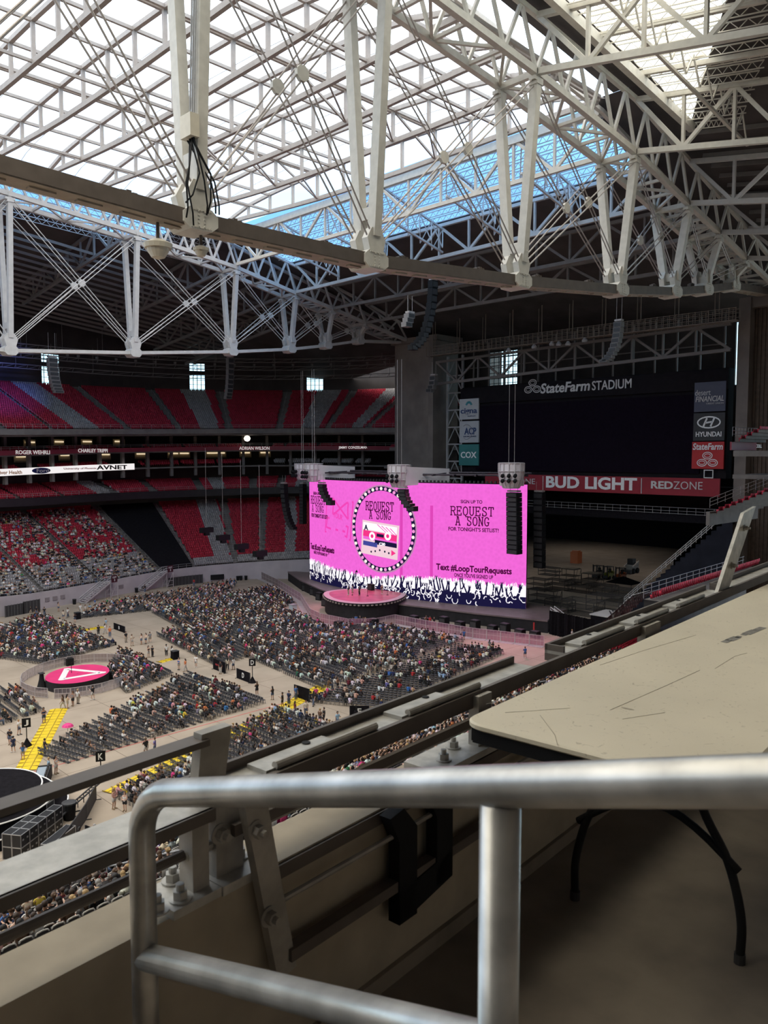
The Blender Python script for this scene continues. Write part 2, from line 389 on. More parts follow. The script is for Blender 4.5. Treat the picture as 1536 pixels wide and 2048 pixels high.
# upper back wall with window openings
WPX = [(84, 122), (378, 412), (612, 646)]
ZB0 = lambda t: UPR.zz(t, 26)-1.0
ZB1 = lambda t: ZB0(t)+25
wts = sorted([(t_of_px(a_, 35, 46), t_of_px(b_, 35, 46)) for a_, b_ in WPX]); edge = [-95]
for a_, b_ in wts: edge += [a_, b_]
edge.append(TMAX)
mull = mat('dark mullion', (.05, .05, .05), .6)
glass = sheet('clear window glass', (.86, .93, .93), .97, .03)
for i in range(0, len(edge)-1, 2):
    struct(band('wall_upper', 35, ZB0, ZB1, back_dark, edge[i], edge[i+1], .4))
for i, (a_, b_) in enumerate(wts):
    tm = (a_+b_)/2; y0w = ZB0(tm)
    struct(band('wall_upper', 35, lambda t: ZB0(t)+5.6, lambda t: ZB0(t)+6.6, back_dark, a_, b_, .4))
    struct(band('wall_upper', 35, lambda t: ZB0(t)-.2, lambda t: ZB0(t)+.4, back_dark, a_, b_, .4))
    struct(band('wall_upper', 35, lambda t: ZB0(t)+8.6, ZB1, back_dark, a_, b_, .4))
    struct(band('window_%d' % (i+1), 35.15, lambda t: ZB0(t)+.4, lambda t: ZB0(t)+9.5, glass, a_, b_, .06))
    w_ = MB()
    for f_ in (0, .25, .5, .75, 1):
        x, y, _ = path(lerp(a_, b_, f_), 35.0); w_.beam((x, y, y0w), (x, y, y0w+9.5), .14, .14)
    for dz in (.5, 1.7, 2.9, 4.1, 5.3, 7.4):
        for t0, t1 in zip(np.linspace(a_, b_, 4)[:-1], np.linspace(a_, b_, 4)[1:]):
            p, q = path(t0, 35), path(t1, 35); w_.beam((*p[:2], y0w+dz), (*q[:2], y0w+dz), .12, .1)
    struct(w_.build('window_mullion_%d' % (i+1), mull))
# posts between the levels
for i, px in enumerate(range(-30, 760, 47)):
    t_ = t_of_px(px, 19, 33)
    if t_ >= TMAX-1: continue
    x, y, a = path(t_, 20.5); b = MB(); b.box((x, y, zU(t_)-6.2), (.9, .7, 10.6), Matrix.Rotation(a, 3, 'Z')); struct(b.build('pillar_%d' % (i+10), concrete_dk))
# ---------------------------------------------------------------- end of the hall
endwall = mat('dark end wall cladding', (.055, .047, .045), .9, 0, .2, .4)
b = MB()
XW = 152.0
for ya, yb, za, zb in ((117.5, 141, 22, 60), (52, 117.5, 22, 43), (60.5, 109.5, 43, 60), (48.5, 60.5, 54.5, 60), (109.5, 117.5, 54, 60)): b.box((XW, (ya+yb)/2, (za+zb)/2), (.5, yb-ya, zb-za))
struct(b.build('wall_end', endwall))
for i, (ya, yb, za, zb) in enumerate([(109.5, 117.5, 43, 54), (54, 60.5, 43, 54.5)]):
    b = MB(); b.box((XW, (ya+yb)/2, (za+zb)/2), (.06, yb-ya, zb-za)); struct(b.build('window_%d' % (i+4), glass))
b = MB(); b.box((152, 50.5, 38), (.06, 8.5, 34)); struct(b.build('window_6', glass))
for i, (x, ya, yb, za, zb, ny, nz) in enumerate([(XW-.2, 109.5, 117.5, 43, 54, 6, 9), (151.7, 46.3, 60, 22, 54, 9, 26)]):
    b = MB()
    for k in range(ny+1): y = lerp(ya, yb, k/ny); b.box((x, y, (za+zb)/2), (.2, .16, zb-za))
    for k in range(nz+1): z = lerp(za, zb, k/nz); b.box((x, (ya+yb)/2, z), (.2, yb-ya, .12 if k % 4 else .3))
    struct(b.build('window_mullion_%d' % (i+4), mull))
pil = mat('rough column concrete', (.17, .145, .13), .9, 0, .2, .25); pil2 = mat('brown ribbed cladding', (.085, .06, .045), .9, 0, .2, 1.5)
b = MB(); b.box((140, 127, 28), (8, 12.6, 56)); b.box((136.5, 120.2, 28), (5, 1.4, 55)); b.box((140, 127, 56.3), (9, 14.5, 1.2)); struct(b.build('pillar_1', pil))
b = MB(); b.box((138, 52.9, 28), (4, 1.9, 55.5)); b.box((140, 46, 55), (7, 14, 1.8)); struct(b.build('pillar_2', pil))
b = MB()
b.box((141, 45, 27), (6, 14, 54)); 
for k in range(20): b.box((138, 51.6-.66*k, 28), (.35, .3, 54))
struct(b.build('wall_right', pil2))
# deck with rail below the scoreboard, curtain-hung opening beyond
b = MB(); b.box((144, 84, 18.8), (14, 64, 1.4)); struct(b.build('floor_end_deck', black_cloth))
b = MB(); b.box((150, 84, 24), (.5, 64, 9)); struct(b.build('wall_end_deck', back_dark))
b = MB(); b.box((247, 140, 12), (.6, 150, 26)); b.box((200, 208, 12), (100, .6, 30)); b.box((200, 46, 12), (100, .6, 30)); b.box((195, 125, 24), (106, 165, .5)); struct(b.build('wall_loading_bay', black_cloth))
# ================================================================ ROOF STEEL
XN = [13.0, 30.8, 47.7, 68.7, 88.9, 103.2, 113.0, 122.5]
ZBOT = [46.9, 46.2, 46.3, 47.8, 49.8, 51.6, 53.3, 55.2]
ZTOP = [71.5, 70.9, 69.8, 67.9, 65.4, 62.6, 60.8, 58.9]
def roof_truss(yc, m, label, mg, strut_w, xs, chord_x0):
    gu = mat('girder soffit', (.34, .29, .23), .6, 0, .12, 1.2)
    r = thing('roof_truss', (xs[0], yc, ZBOT[0]), label, 'roof truss')
    n = len(XN); w = 2.25; far = yc > 100
    pts = [Vector((x, yc, z)) for x, z in zip(XN, ZBOT)]
    pts = [Vector((chord_x0, yc, ZBOT[0]+.2))]+pts+[Vector((136, yc, 56.2))]
    b = MB(); b2 = MB(); b3 = MB()
    for p, q in zip(pts[:-1], pts[1:]):
        if far:
            b.beam(p+Vector((0, 0, .0)), q, 1.5, .55)
        else:
            for s in (-.72, .72): b.beam(p+Vector((0, s, 0)), q+Vector((0, s, 0)), .5, 1.0)
            b.beam(p+Vector((0, 0, .42)), q+Vector((0, 0, .42)), 1.2, .1); b2.beam(p+Vector((0, 0, -.52)), q+Vector((0, 0, -.52)), 1.75, .1)
            d = (q-p); k = max(2, int(d.length/2.6))
            for i in range(k): b2.beam(p+d*((i+.2)/k)+Vector((0, 0, -.62)), p+d*((i+.75)/k)+Vector((0, 0, -.62)), .5, .12)
            for f_ in (.22, .74):                # small fixings standing on the girder
                c = p+d*f_+Vector((0, .45, .75))
                for j in range(3): b3.box(c+d.normalized()*(j*.42-.4), (.34, .5, .42 if j != 1 else .6))
    b.build('bottom_girder', mg, r)
    if not far: b2.build('girder_underside', gu, r); b3.build('girder_fixing', steel_dark, r)
    for i, x in enumerate(XN):
        B = Vector((x, yc, ZBOT[i])); T = [Vector((x, yc+s*w, ZTOP[i])) for s in (-1, 1)]
        s_ = strut_w*(1 if i < 6 else .9)
        g = MB(); L = 1.35 if not far else 1.0       # node casting: octagonal box across the girder, rows of bolts
        oc = [(-L, -.35), (-L*.62, -.75), (L*.62, -.75), (L, -.35), (L, .35), (L*.62, .75), (-L*.62, .75), (-L, .35)]
        g.prism([(B.x+u, B.y-1.15, B.z+v) for u, v in oc], (0, 2.3, 0))
        if not far:
            for s in (-1, 1):
                for u in np.linspace(-.5, .5, 2):
                    for v in np.linspace(-.5, .5, 5): g.box((B.x+u*.5, B.y+s*1.18, B.z+v), (.13, .1, .1))
            for u in np.linspace(-.75, .75, 8): g.box((B.x+u, B.y-1.18, B.z+.58), (.12, .1, .1)); g.box((B.x+u, B.y-1.18, B.z-.58), (.12, .1, .1))
        nd = g.build('node_box', m, r)
        for s, tp in zip((-1, 1), T):
            base = B+Vector((0, s*.75, 1.3)); kn = base+(tp-base)*.06
            g = MB(); g.prism([(x-.75, base.y-.35, B.z+.7), (x+.75, base.y-.35, B.z+.7), (x+1.05, base.y-.35, B.z+1.7), (x+.55, base.y-.35, B.z+2.6), (x-.55, base.y-.35, B.z+2.6), (x-1.05, base.y-.35, B.z+1.7)], (0, .7, 0))
            g.build('gusset', m, nd)
            g = MB(); g.beam(base+(tp-base)*.03, tp-Vector((0, 0, .9)), s_, s_*.85, Vector((1, 0, 0)))
            g.build('strut', m, r)
            g = MB(); g.box(tp-Vector((0, 0, .75)), (1.5, .7, .35)); g.box(tp-Vector((0, 0, 1.15)), (1.0, 1.0, .3)); g.lathe([(.35, -.3), (.35, .3)], tp-Vector((0, 0, .55)), 8)
            g.build('pin_joint', m, r)
        g = MB(); zt = B.z+.165*(ZTOP[i]-B.z); hw = .75+.12*1.6
        g.box((x, yc, zt), (s_*.8, 2*hw+s_*.9, 1.0)); g.build('spreader', m, r)
    
    for i in range(len(XN)-1):
        for s in (-1, 1):
            g = MB()
            a0 = Vector((XN[i], yc+s*w, ZTOP[i]-.7)); a1 = Vector((XN[i+1], yc+s*.8, ZBOT[i+1]+1.2)); b0 = Vector((XN[i+1], yc+s*w, ZTOP[i+1]-.7)); b1 = Vector((XN[i], yc+s*.8, ZBOT[i]+1.2))
            for o in (-.28, .28):
                for P, Q in ((a0, a1), (b0, b1)):
                    dirn = (Q-P).normalized(); off = Vector((dirn.z, 0, -dirn.x))*o; g.tube([P+off, Q+off], .075, 6)
            tr = g.build('tie_rod', cable_m if not far else steel_far, r)
            # crossing clamp
            k = 0.5; cpt = (a0+a1)/2; A_ = a1-a0; B_ = b1-b0
            den = A_.x*B_.z-A_.z*B_.x; tt_ = ((b0.x-a0.x)*B_.z-(b0.z-a0.z)*B_.x)/den; cpt = a0+A_*tt_
            g = MB(); oc = [(math.cos(j*math.pi/4+.4)*.62, math.sin(j*math.pi/4+.4)*.62) for j in range(8)]
            g.prism([(cpt.x+u, cpt.y-.16, cpt.z+v) for u, v in oc], (0, .32, 0)); g.build('cable_clamp', m, tr)
    # top box: two lower chords, two upper chords, web
    tops = [Vector((chord_x0, 0, 71.9))]+[Vector((x, 0, z)) for x, z in zip(XN, ZTOP)]+[Vector((136, 0, 56.4))]
    def up_z(x): return zr_c(x)-.4
    for s in (-1, 1):
        g = MB(); g2 = MB(); g3 = MB()
        for p, q in zip(tops[:-1], tops[1:]):
            P = Vector((p.x, yc+s*w, p.z)); Q = Vector((q.x, yc+s*w, q.z)); g.beam(P, Q, .62, .68)
            P2 = Vector((p.x, yc+s*w, up_z(p.x))); Q2 = Vector((q.x, yc+s*w, up_z(q.x))); g2.beam(P2, Q2, .5, .5)
            k = max(2, round((q.x-p.x)/5.6))
            for i in range(k):
                a = P.lerp(Q, i/k); c = P.lerp(Q, (i+1)/k); tm = P2.lerp(Q2, (i+.5)/k); tm.z = up_z(tm.x)
                g3.beam(a, tm, .3, .34); g3.beam(tm, c, .3, .34)
        g.build('top_chord', m, r); g2.build('upper_chord', m, r); g3.build('web_lattice', m, r)
    for i, (p, q) in enumerate(zip(tops[:-1], tops[1:])):
        g = MB()
        for k in range(4):
            f0, f1 = k/4, (k+1)/4; a = p.lerp(q, f0); c = p.lerp(q, f1); mid = p.lerp(q, (k+.5)/4)
            s = 1 if k % 2 else -1
            g.beam((a.x, yc-s*w, a.z), (c.x, yc+s*w, c.z), .3, .3); 
            if k: g.beam((a.x, yc-w, a.z), (a.x, yc+w, a.z), .34, .34)
        g.build('cross_bracing', m, r)
    for i, x in enumerate(XN):
        g = MB(); g.beam((x, yc-w-.4, ZTOP[i]-.1), (x, yc+w+.4, ZTOP[i]-.1), .55, .6); g.build('cross_beam', m, r)
    return r
roof_truss(50.0, steel, 'beige roof truss with V struts and crossed tie rods, nearer of the two', MATS.get('dark brown girder steel'), .92, XN[:], 2.0)
roof_truss(131.5, steel_far, 'pale grey roof truss with V struts over the edge of the far stand', steel_far, .85, XN[:], 8.0)

bow_m = mat('grey brown bow steel', (.36, .325, .30), .55, 0, .08, 1.5)
# bows under the white sheet
def roof_bow(k, x):
    r = thing('roof_bow', (x, 127.3, z_low(127, x)), f'arched white roof bow under the white sheet, {nth(k)} back from the blue glazing', 'roof bow', 'bows under the white roof sheet')
    yn = [127.3-6.35*i for i in range(13)]
    b = MB(); u = MB()
    for a, c in zip(yn[:-1], yn[1:]):
        b.beam((x, a, z_low(a, x)), (x, c, z_low(c, x)), .5, .62); u.beam((x, a, z_up(a, x)), (x, c, z_up(c, x)), .48, .52)
    b.build('lower_chord', bow_m, r); u.build('upper_chord', bow_m, r)
    for y in yn[1:]:
        p = MB(); p.beam((x, y, z_low(y, x)), (x, y, z_up(y, x)), .42, .38, Vector((0, 1, 0))); p.build('post', bow_m, r)
    p = MB(); p.box((x, 127.4, z_low(127.3, x)-.7), (1.0, .8, 1.8)); p.build('foot', bow_m, r)
    return yn
for k, x in enumerate(XB[:9]): YN = roof_bow(k, x)
for i, y in enumerate(YN):
    for zf, nm, w, off in ((z_up, 'upper', .34, -.1), (z_low, 'lower', .3, .1)):
        if nm == 'lower' and i % 4 != 2: continue
        b = MB(); xs = [8.0]+[x for x in XB[::-1] if x > 8]
        for x0, x1 in zip(xs[:-1], xs[1:]):
            for o in ((-.3, .3) if i % 4 == 0 and nm == 'upper' else (0,)): b.beam((x0, y+o, zf(y, x0)+off), (x1, y+o, zf(y, x1)+off), w, w*1.1)
        o = b.build('roof_purlin' if nm == 'upper' else 'roof_strut', bow_m)
        tag(o, f"thin {'purlin' if nm == 'upper' else 'strut'} along the {nm} chords of the roof bows, {nth(i)} from far truss", 'purlin', 'purlins along the roof')
for k in range(3):     # diagonal braces down from the bows
    b = MB(); x0, x1 = XB[k], XB[k+1]
    for y in (YN[4], YN[8]): b.beam((x0, y, z_low(y, x0)), (x1, y, z_up(y, x1)), .26, .26); b.beam((x0, y, z_low(y, x0)), (x1, y-6.3, z_low(y-6.3, x1)), .2, .2)
    tag(b.build('sway_brace', bow_m), f'slanting brace between two roof bows, {nth(k)} bay back from the blue glazing', 'brace')

# cross trusses at the truss nodes
def cross_truss(x, y0, y1, zl0, zl1, zu0, zu1, nb, m, label, group, plate=False, ws=.5):
    r = thing('cross_truss', (x, y0, zl0), label, 'cross truss', group)
    P = [Vector((x, lerp(y0, y1, i/nb), lerp(zl0, zl1, i/nb))) for i in range(nb+1)]; Q = [Vector((x, lerp(y0, y1, i/nb), lerp(zu0, zu1, i/nb))) for i in range(nb+1)]
    b = MB(); b.beam(P[0], P[-1], ws, ws*1.1); b.build('lower_chord', m, r)
    b = MB(); b.beam(Q[0], Q[-1], ws*(1.1 if not plate else 1.4), ws*(1.0 if not plate else 2.2)); b.build('upper_chord', m, r)
    for i in range(nb+1):
        if i in (0, nb): continue
        b = MB(); b.beam(P[i], Q[i], ws*.72, ws*.6, Vector((0, 1, 0))); b.build('post', m, r)
    for i in range(nb):
        b = MB(); a, c = (P[i], Q[i+1]) if i % 2 else (Q[i], P[i+1])
        b.beam(a, c, ws*.8, ws*.66, Vector((1, 0, 0))); b.build('diagonal', m, r)
    return r
cross_truss(89, 129, 52.5, 66.0, 66.0, 71.5, 71.5, 12, steel, 'white cross truss with plated top beam between white roof sheet and blue glazing', None, True)
cross_truss(103.2, 129, 52.5, 62.8, 63.4, 68.2, 68.3, 12, steel_far, 'pale cross truss at the far edge of the blue glazing', None)
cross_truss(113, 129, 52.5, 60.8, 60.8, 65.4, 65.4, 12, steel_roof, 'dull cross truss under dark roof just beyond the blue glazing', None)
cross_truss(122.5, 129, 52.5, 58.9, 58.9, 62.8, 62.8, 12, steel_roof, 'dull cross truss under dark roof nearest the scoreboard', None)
NL = ['just above the skylight', 'beside the middle of the skylight', 'crossing under the cream skylight', 'at the skylight tip', 'just past the cream skylight', 'second past the cream skylight', 'over the scoreboard column']
for j, i in enumerate((2, 3, 4, 5, 6, 7)):
    x = XN[i]; zl = ZTOP[i]; zu = zr_c(x)-.5
    cross_truss(x, 47.6, 8, zl, zl-7.2, zu, zu-6.8, 7, steel if i < 5 else steel_far, f'cross truss on the near side of the near truss, {NL[j]}', 'cross trusses on the near side', False, .55)
for j, i in enumerate((1, 2, 3, 4, 5, 6)):
    x = XN[i]; zl = ZTOP[i]; zu = zr_c(x)-.6
    yb = min(188.0, 168+.18*x)
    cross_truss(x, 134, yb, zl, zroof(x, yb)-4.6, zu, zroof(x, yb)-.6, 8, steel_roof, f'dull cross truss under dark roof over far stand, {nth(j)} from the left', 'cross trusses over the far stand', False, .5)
# joists: fine lattice under the glazing
def joist(a, c, depth, m, nz_):
    b = MB(); a = Vector(a); c = Vector(c); b.beam(a, c, .12, .12); dn = Vector((0, 0, -depth)); b.beam(a+dn, c+dn, .1, .1)
    for i in range(nz_):
        p, q = a.lerp(c, i/nz_), a.lerp(c, (i+1)/nz_); mid = p.lerp(q, .5)+dn; b.beam(p, mid, .07, .07); b.beam(mid, q, .07, .07)
    return b
k = 0
for x in np.arange(90.8, 103, 1.75):
    o = joist((x, 53, zr_c(x)+.2), (x, 130, zr_c(x)+.2), .8, steel_far, 60).build('roof_joist', steel_far)
    tag(o, f'fine lattice joist under the blue glazing, {nth(k)} from the white beam', 'joist', 'joists under the blue glazing'); k += 1
for k, y in enumerate((64, 77, 90, 103, 116)):
    b = MB(); x0, x1 = 89, 103.2
    b.beam((x0, y, 71.2), (x1, y, 67.6), .32, .3); b.beam((x0, y, 67.0), (x1, y, 63.8), .3, .3)
    for i in range(5):
        for o in (-1.2, 1.2):
            p = Vector((lerp(x0, x1, i/5), y, lerp(71.2, 67.6, i/5))); q = Vector((lerp(x0, x1, (i+.5)/5), y+o, lerp(67, 63.8, (i+.5)/5))); s_ = Vector((lerp(x0, x1, (i+1)/5), y, lerp(71.2, 67.6, (i+1)/5))); b.beam(p, q, .16, .16); b.beam(q, s_, .16, .16)
    tag(b.build('glazing_truss', steel_far), f'small lattice truss spanning the blue glazing, {nth(k)} from the near truss', 'truss', 'lattice trusses under the blue glazing')
k = 0
for y in np.arange(135.2, 146, 1.8):
    b = joist((12, y, zroof(12, y)+.2), (89, y, zroof(89, y)+.2), .8, steel_far, 48)
    tag(b.build('roof_joist', steel_far), f'fine lattice joist under the blue strip beyond the far truss, {nth(k)} out', 'joist', 'joists beyond the far truss'); k += 1
k = 0
for x in np.arange(58, 97, 2.0):
    y0 = ysky(x); o = joist((x, 44.3, zroof(x, 44.3)+.25), (x, min(y0-6, 40), zroof(x, min(y0-6, 40))+.25), .75, steel_far, 10).build('roof_joist', steel)
    tag(o, f'lattice joist under the cream skylight, {nth(k)} from its upper end', 'joist', 'joists under the cream skylight'); k += 1
for k, x in enumerate((62.5, 74.8, 83.6)):
    b = MB(); b.beam((x, 44.4, zroof(x, 44.4)-.2), (x, 28, zroof(x, 28)-.2), .5, .5); tag(b.build('skylight_beam', steel), f'beam across the cream skylight, {nth(k)} from its upper end', 'beam')
b = MB(); b.beam((50, 44.2, zroof(50, 44.2)-.3), (96, 44.2, zroof(96, 44.2)-.3), .7, 1.0); b.beam((50, 38, zroof(50, 38)-2.4), (97, 38, zroof(97, 38)-2.4), .3, .3)
for i in range(14):
    x0, x1 = 52+i*3.2, 52+(i+1)*3.2; b.beam((x0, 38, zroof(x0, 38)-2.4), ((x0+x1)/2, 38, zroof(x0, 38)), .16, .16); b.beam(((x0+x1)/2, 38, zroof(x0, 38)), (x1, 38, zroof(x1, 38)-2.4), .16, .16)
tag(b.build('skylight_girder', steel), 'long girder along the edge of the cream skylight', 'girder')
k = 0
for x in np.arange(98, 150, 2.6):   # joists of the dark roof on the near side
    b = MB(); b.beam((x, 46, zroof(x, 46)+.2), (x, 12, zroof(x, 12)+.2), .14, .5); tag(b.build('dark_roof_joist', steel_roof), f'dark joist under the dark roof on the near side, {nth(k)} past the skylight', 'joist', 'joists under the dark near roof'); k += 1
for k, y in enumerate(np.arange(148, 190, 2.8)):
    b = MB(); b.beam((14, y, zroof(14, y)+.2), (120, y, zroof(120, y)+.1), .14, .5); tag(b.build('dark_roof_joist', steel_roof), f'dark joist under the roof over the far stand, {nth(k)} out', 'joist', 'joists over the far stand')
# two small lamps hanging by the skylight
p0 = onx(1425, 90, 84)
t_ = thing('hanging_floodlight', tuple(p0), 'two-headed grey floodlight hanging in front of the cream skylight', 'floodlight')
b = MB(); b.box(p0+Vector((0, -.8, -.2)), (1.0, .9, 1.2)); b.build('lamp_head', charcoal, t_); b = MB(); b.box(p0+Vector((0, 1.6, -.5)), (.8, 1.9, .5)); b.build('lamp_head', white_m, t_)
b = MB(); b.tube([p0+Vector((0, -.8, .4)), p0+Vector((0, -.8, 2.6))], .06, 6); b.tube([p0+Vector((0, 1.6, 0)), p0+Vector((0, 1.6, 2.8))], .06, 6); b.build('hanger', cable_m, t_)

# conduit, junction box, cables and dome units on the first V of the near truss
xb = XN[1]; s = thing('cable_conduit', (xb, 51.5, 50), 'grey conduits with a junction box on the first near V strut', 'conduit')
tp, bt = Vector((xb-.62, 50-2.25, ZTOP[1]-1)), Vector((xb-.62, 49.2, ZBOT[1]+1.5))
for o in (-.25, 0, .25): b = MB(); b.tube([bt.lerp(tp, .22)+Vector((0, o, 0)), tp+Vector((0, o, 0))], .07, 6); b.build('conduit_pipe', grey_m, s)
b = MB(); b.box(bt.lerp(tp, .2)+Vector((-.15, 0, 0)), (.7, 1.3, 1.5)); b.build('junction_box', steel_beige, s)
rc_ = random.Random(4)
for k in range(7):
    b = MB(); p = bt.lerp(tp, .17)+Vector((-.1, rc_.uniform(-.5, .5), 0)); q = Vector((xb+rc_.uniform(-1.6, 1.6), 48.7, ZBOT[1]+rc_.uniform(-.9, .9))); mid = p.lerp(q, .5)+Vector((rc_.uniform(-.8, .8), -.5, rc_.uniform(-.6, .2))); b.tube([p.lerp(mid, 0), p.lerp(mid, .6)+Vector((0, -.1, -.15)), mid, mid.lerp(q, .6)+Vector((0, -.2, -.3)), q], .06, 5); b.build('black_cable', black, s)
for px, py, r, lb in ((316, 497, .75, 'large beige dome unit hanging under the near girder left of the first V'), (402, 502, .45, 'small beige dome unit hanging under the near girder right of the first V')):
    p = ony(px, py, 50); s = thing('dome_unit', tuple(p), lb, 'camera'); b = MB(); b.lathe([(.02, -r), (r*.6, -r*.8), (r*.95, -r*.25), (r, 0)], p, 16); b.build('dome', steel_beige, s); b = MB(); b.lathe([(r*1.2, 0), (r*1.3, r*.4), (r*.5, r*.8)], p, 16); b.build('hood', steel_beige, s); b = MB(); b.tube([p+ZU*r*.7, p+ZU*(r*.7+1.2)], .12, 6); b.build('bracket', steel_dark, s)
# ================================================================ STANDS: seats, rails, banners
seat_mat = attr_mat('moulded seat plastic', .55)
# a folded stadium seat: back and tipped-up pan (quads)
def boxq(c, d):
    x, y, z = c; a, b_, c_ = d[0]/2, d[1]/2, d[2]/2
    V = [(x+i*a, y+j*b_, z+k*c_) for k in (-1, 1) for j in (-1, 1) for i in (-1, 1)]
    return V, [(0, 2, 3, 1), (4, 5, 7, 6), (0, 1, 5, 4), (2, 6, 7, 3), (0, 4, 6, 2), (1, 3, 7, 5)]
def quads(*boxes):
    V = []; Fq = []
    for c, d in boxes:
        v, f_ = boxq(c, d); Fq += [tuple(i+len(V) for i in q) for q in f_]; V += v
    return V, Fq
SEAT = quads(((0, .30, .66), (.46, .07, .52)), ((0, .12, .46), (.44, .36, .10)), ((.24, .15, .3), (.05, .3, .5)))   # +y is the back of the seat, it faces -y
RED = np.array((.42, .026, .05)); GREY = np.array((.33, .31, .31))
def row_seats(T, k, gaps, grey, t_a=-95, t_b=TMAX-1.5, ok=None):
    """seats of row k along a tier: positions, angles, colours; gaps: t ranges of the aisles"""
    P = []; A = []; C_ = []; d = T.d0+(k+.45)*T.tread
    t = t_a
    while t < t_b:
        step = .52 if t < 0 else .52*RB/(RB+d)
        t += step
        if any(a <= t <= c for a, c in gaps): continue
        if ok and not ok(t, k): continue
        x, y, a = path(t, d); P.append((x, y, T.zz(t, k))); A.append(a-math.pi/2)
        C_.append((GREY if grey(t, k) else RED)*(.85+.3*random.random()))
    return P, A, C_
def tpx(T, px): return t_of_px(px, T.d0, float(T.z0(0)))
def aisles(T, pxs, w=1.3): 
    out = []
    for px in pxs: c = tpx(T, px); out.append((c-w/2, c+w/2))
    return out
UA = [8, 104, 258, 358, 458, 558, 655, 735]; MA = [40, 126, 232, 310, 405, 507, 560]; LA = [86, 198, 320, 388, 471, 522]
ga, gm, gl = aisles(UPR, UA), aisles(MID, MA), aisles(LOW, LA)
gU = [tuple(sorted((tpx(UPR, a), tpx(UPR, c)))) for a, c in ((150, 200), (404, 438), (600, 637), (700, 722))]
gM = [tuple(sorted((tpx(MID, a), tpx(MID, c)))) for a, c in ((196, 240), (425, 452), (590, 640))]
tarp_t = (tpx(LOW, 320)+.4, tpx(LOW, 388)-.4); t471 = tpx(LOW, 471); t320 = tpx(LOW, 320)
inr = lambda t, L: any(a <= t <= c for a, c in L)
allP, allA, allC = [], [], []
def put(r):
    allP.extend(r[0]); allA.extend(r[1]); allC.extend(r[2])
for k in range(UPR.n): put(row_seats(UPR, k, ga, lambda t, kk: inr(t, gU)))
for k in range(MID.n): put(row_seats(MID, k, gm, lambda t, kk: inr(t, gM)))
for k in range(LOW.n): put(row_seats(LOW, k, gl, lambda t, kk: (t < t320 and kk < 8) or (t > tarp_t[1] and kk < 3) or (t471-4.5+.02*kk < t < t471-.9) or (tpx(LOW, 522)+5.5-.1*kk < t < tpx(LOW, 522)+7.6-.1*kk), ok=lambda t, kk: not (tarp_t[0] <= t <= tarp_t[1])))
BAL = Tier(16.8, None, None, 0, 1, .9, 30)
for k in range(3):                                # club rows over the ribbon and suite rows under it
    for f_, zz in ((lambda t: RIB(t)-.3+.3*k, 17.2), (lambda t: RIB(t)-4.3+.28*k, 20.4)):
        d = zz+.8*k; t = -95
        while t < TMAX-2:
            t += .55 if t < 0 else .55*RB/(RB+d)
            if int((t+95)/5.2) % 4 == 3 or int((t+95)*2) % 11 == 0: continue
            x, y, a = path(t, d); allP.append((x, y, f_(t))); allA.append(a-math.pi/2); allC.append((RED if t < tpx(UPR, 520) or zz < 18 else GREY*1.1)*(.8+.3*random.random()))
V, Q, Cc = stamp(SEAT[0], SEAT[1], allP, allA, [0]*len(SEAT[0]), np.array(allC)[:, None, :])
o = raw_mesh('red_stadium_seats', V, Q, [seat_mat], Cc); tag(o, 'rows of red and grey seats filling the far curved stands', 'seats', 'far stand seats', 'stuff')
# black tarp over one section
b = MB(); rows = []
for k in range(0, LOW.n+1, 2):
    rows.append([LOW.pt(t, k, .75) for t in np.linspace(tarp_t[0], tarp_t[1], 8)])
b.grid(rows); b.grid([[p-Vector((0, 0, .6)) for p in rows[0]], rows[0]])
tag(b.build('seat_tarp', black_cloth), 'black tarpaulin covering one whole section of the far lower stand', 'tarpaulin')
# handrails at tier fronts and aisles
railm = mat('dull rail steel', (.30, .29, .29), .5, .3, .1, 3)
def tier_rail(d, zf, label, t0=-60, t1=TMAX-3, h=1.0):
    b = MB(); ts = np.arange(t0, t1, 2.0); P = []
    for t in ts: x, y, _ = path(t, d); P.append(Vector((x, y, zf(t))))
    for dz in (h, h*.55): b.tube([p+Vector((0, 0, dz)) for p in P], .04, 5)
    for p in P: b.beam(p, p+Vector((0, 0, h)), .06, .06)
    return tag(b.build('guard_railing', railm), label, 'railing')
tier_rail(UPR.d0-.3, lambda t: UPR.z0(t)+.2, 'thin steel guard railing along the front of the upper stand')
tier_rail(MID.d0-.3, lambda t: MID.z0(t)+.3, 'thin steel guard railing above the black fascia of the middle stand')
tier_rail(.2, lambda t: LOW.z0(t)+.1, 'thin steel guard railing on top of the pale field wall')
tier_rail(16.6, lambda t: RIB(t)+.35, 'thin steel guard railing above the red name ribbon', h=.8)
for i, (T, L, nm) in enumerate(((UPR, ga, 'upper'), (LOW, gl, 'lower'))):
    for j, (a, c) in enumerate(L):
        tm = (a+c)/2; b = MB()
        P = [T.pt(tm, k, 0) for k in range(0, T.n, 3)]
        b.tube([p+Vector((0, 0, .9)) for p in P], .04, 5)
        for p in P: b.beam(p, p+Vector((0, 0, .9)), .05, .05)
        tag(b.build('aisle_handrail', railm), f'steel handrail up the {nth(j)} visible aisle of the far {nm} stand', 'handrail', None)
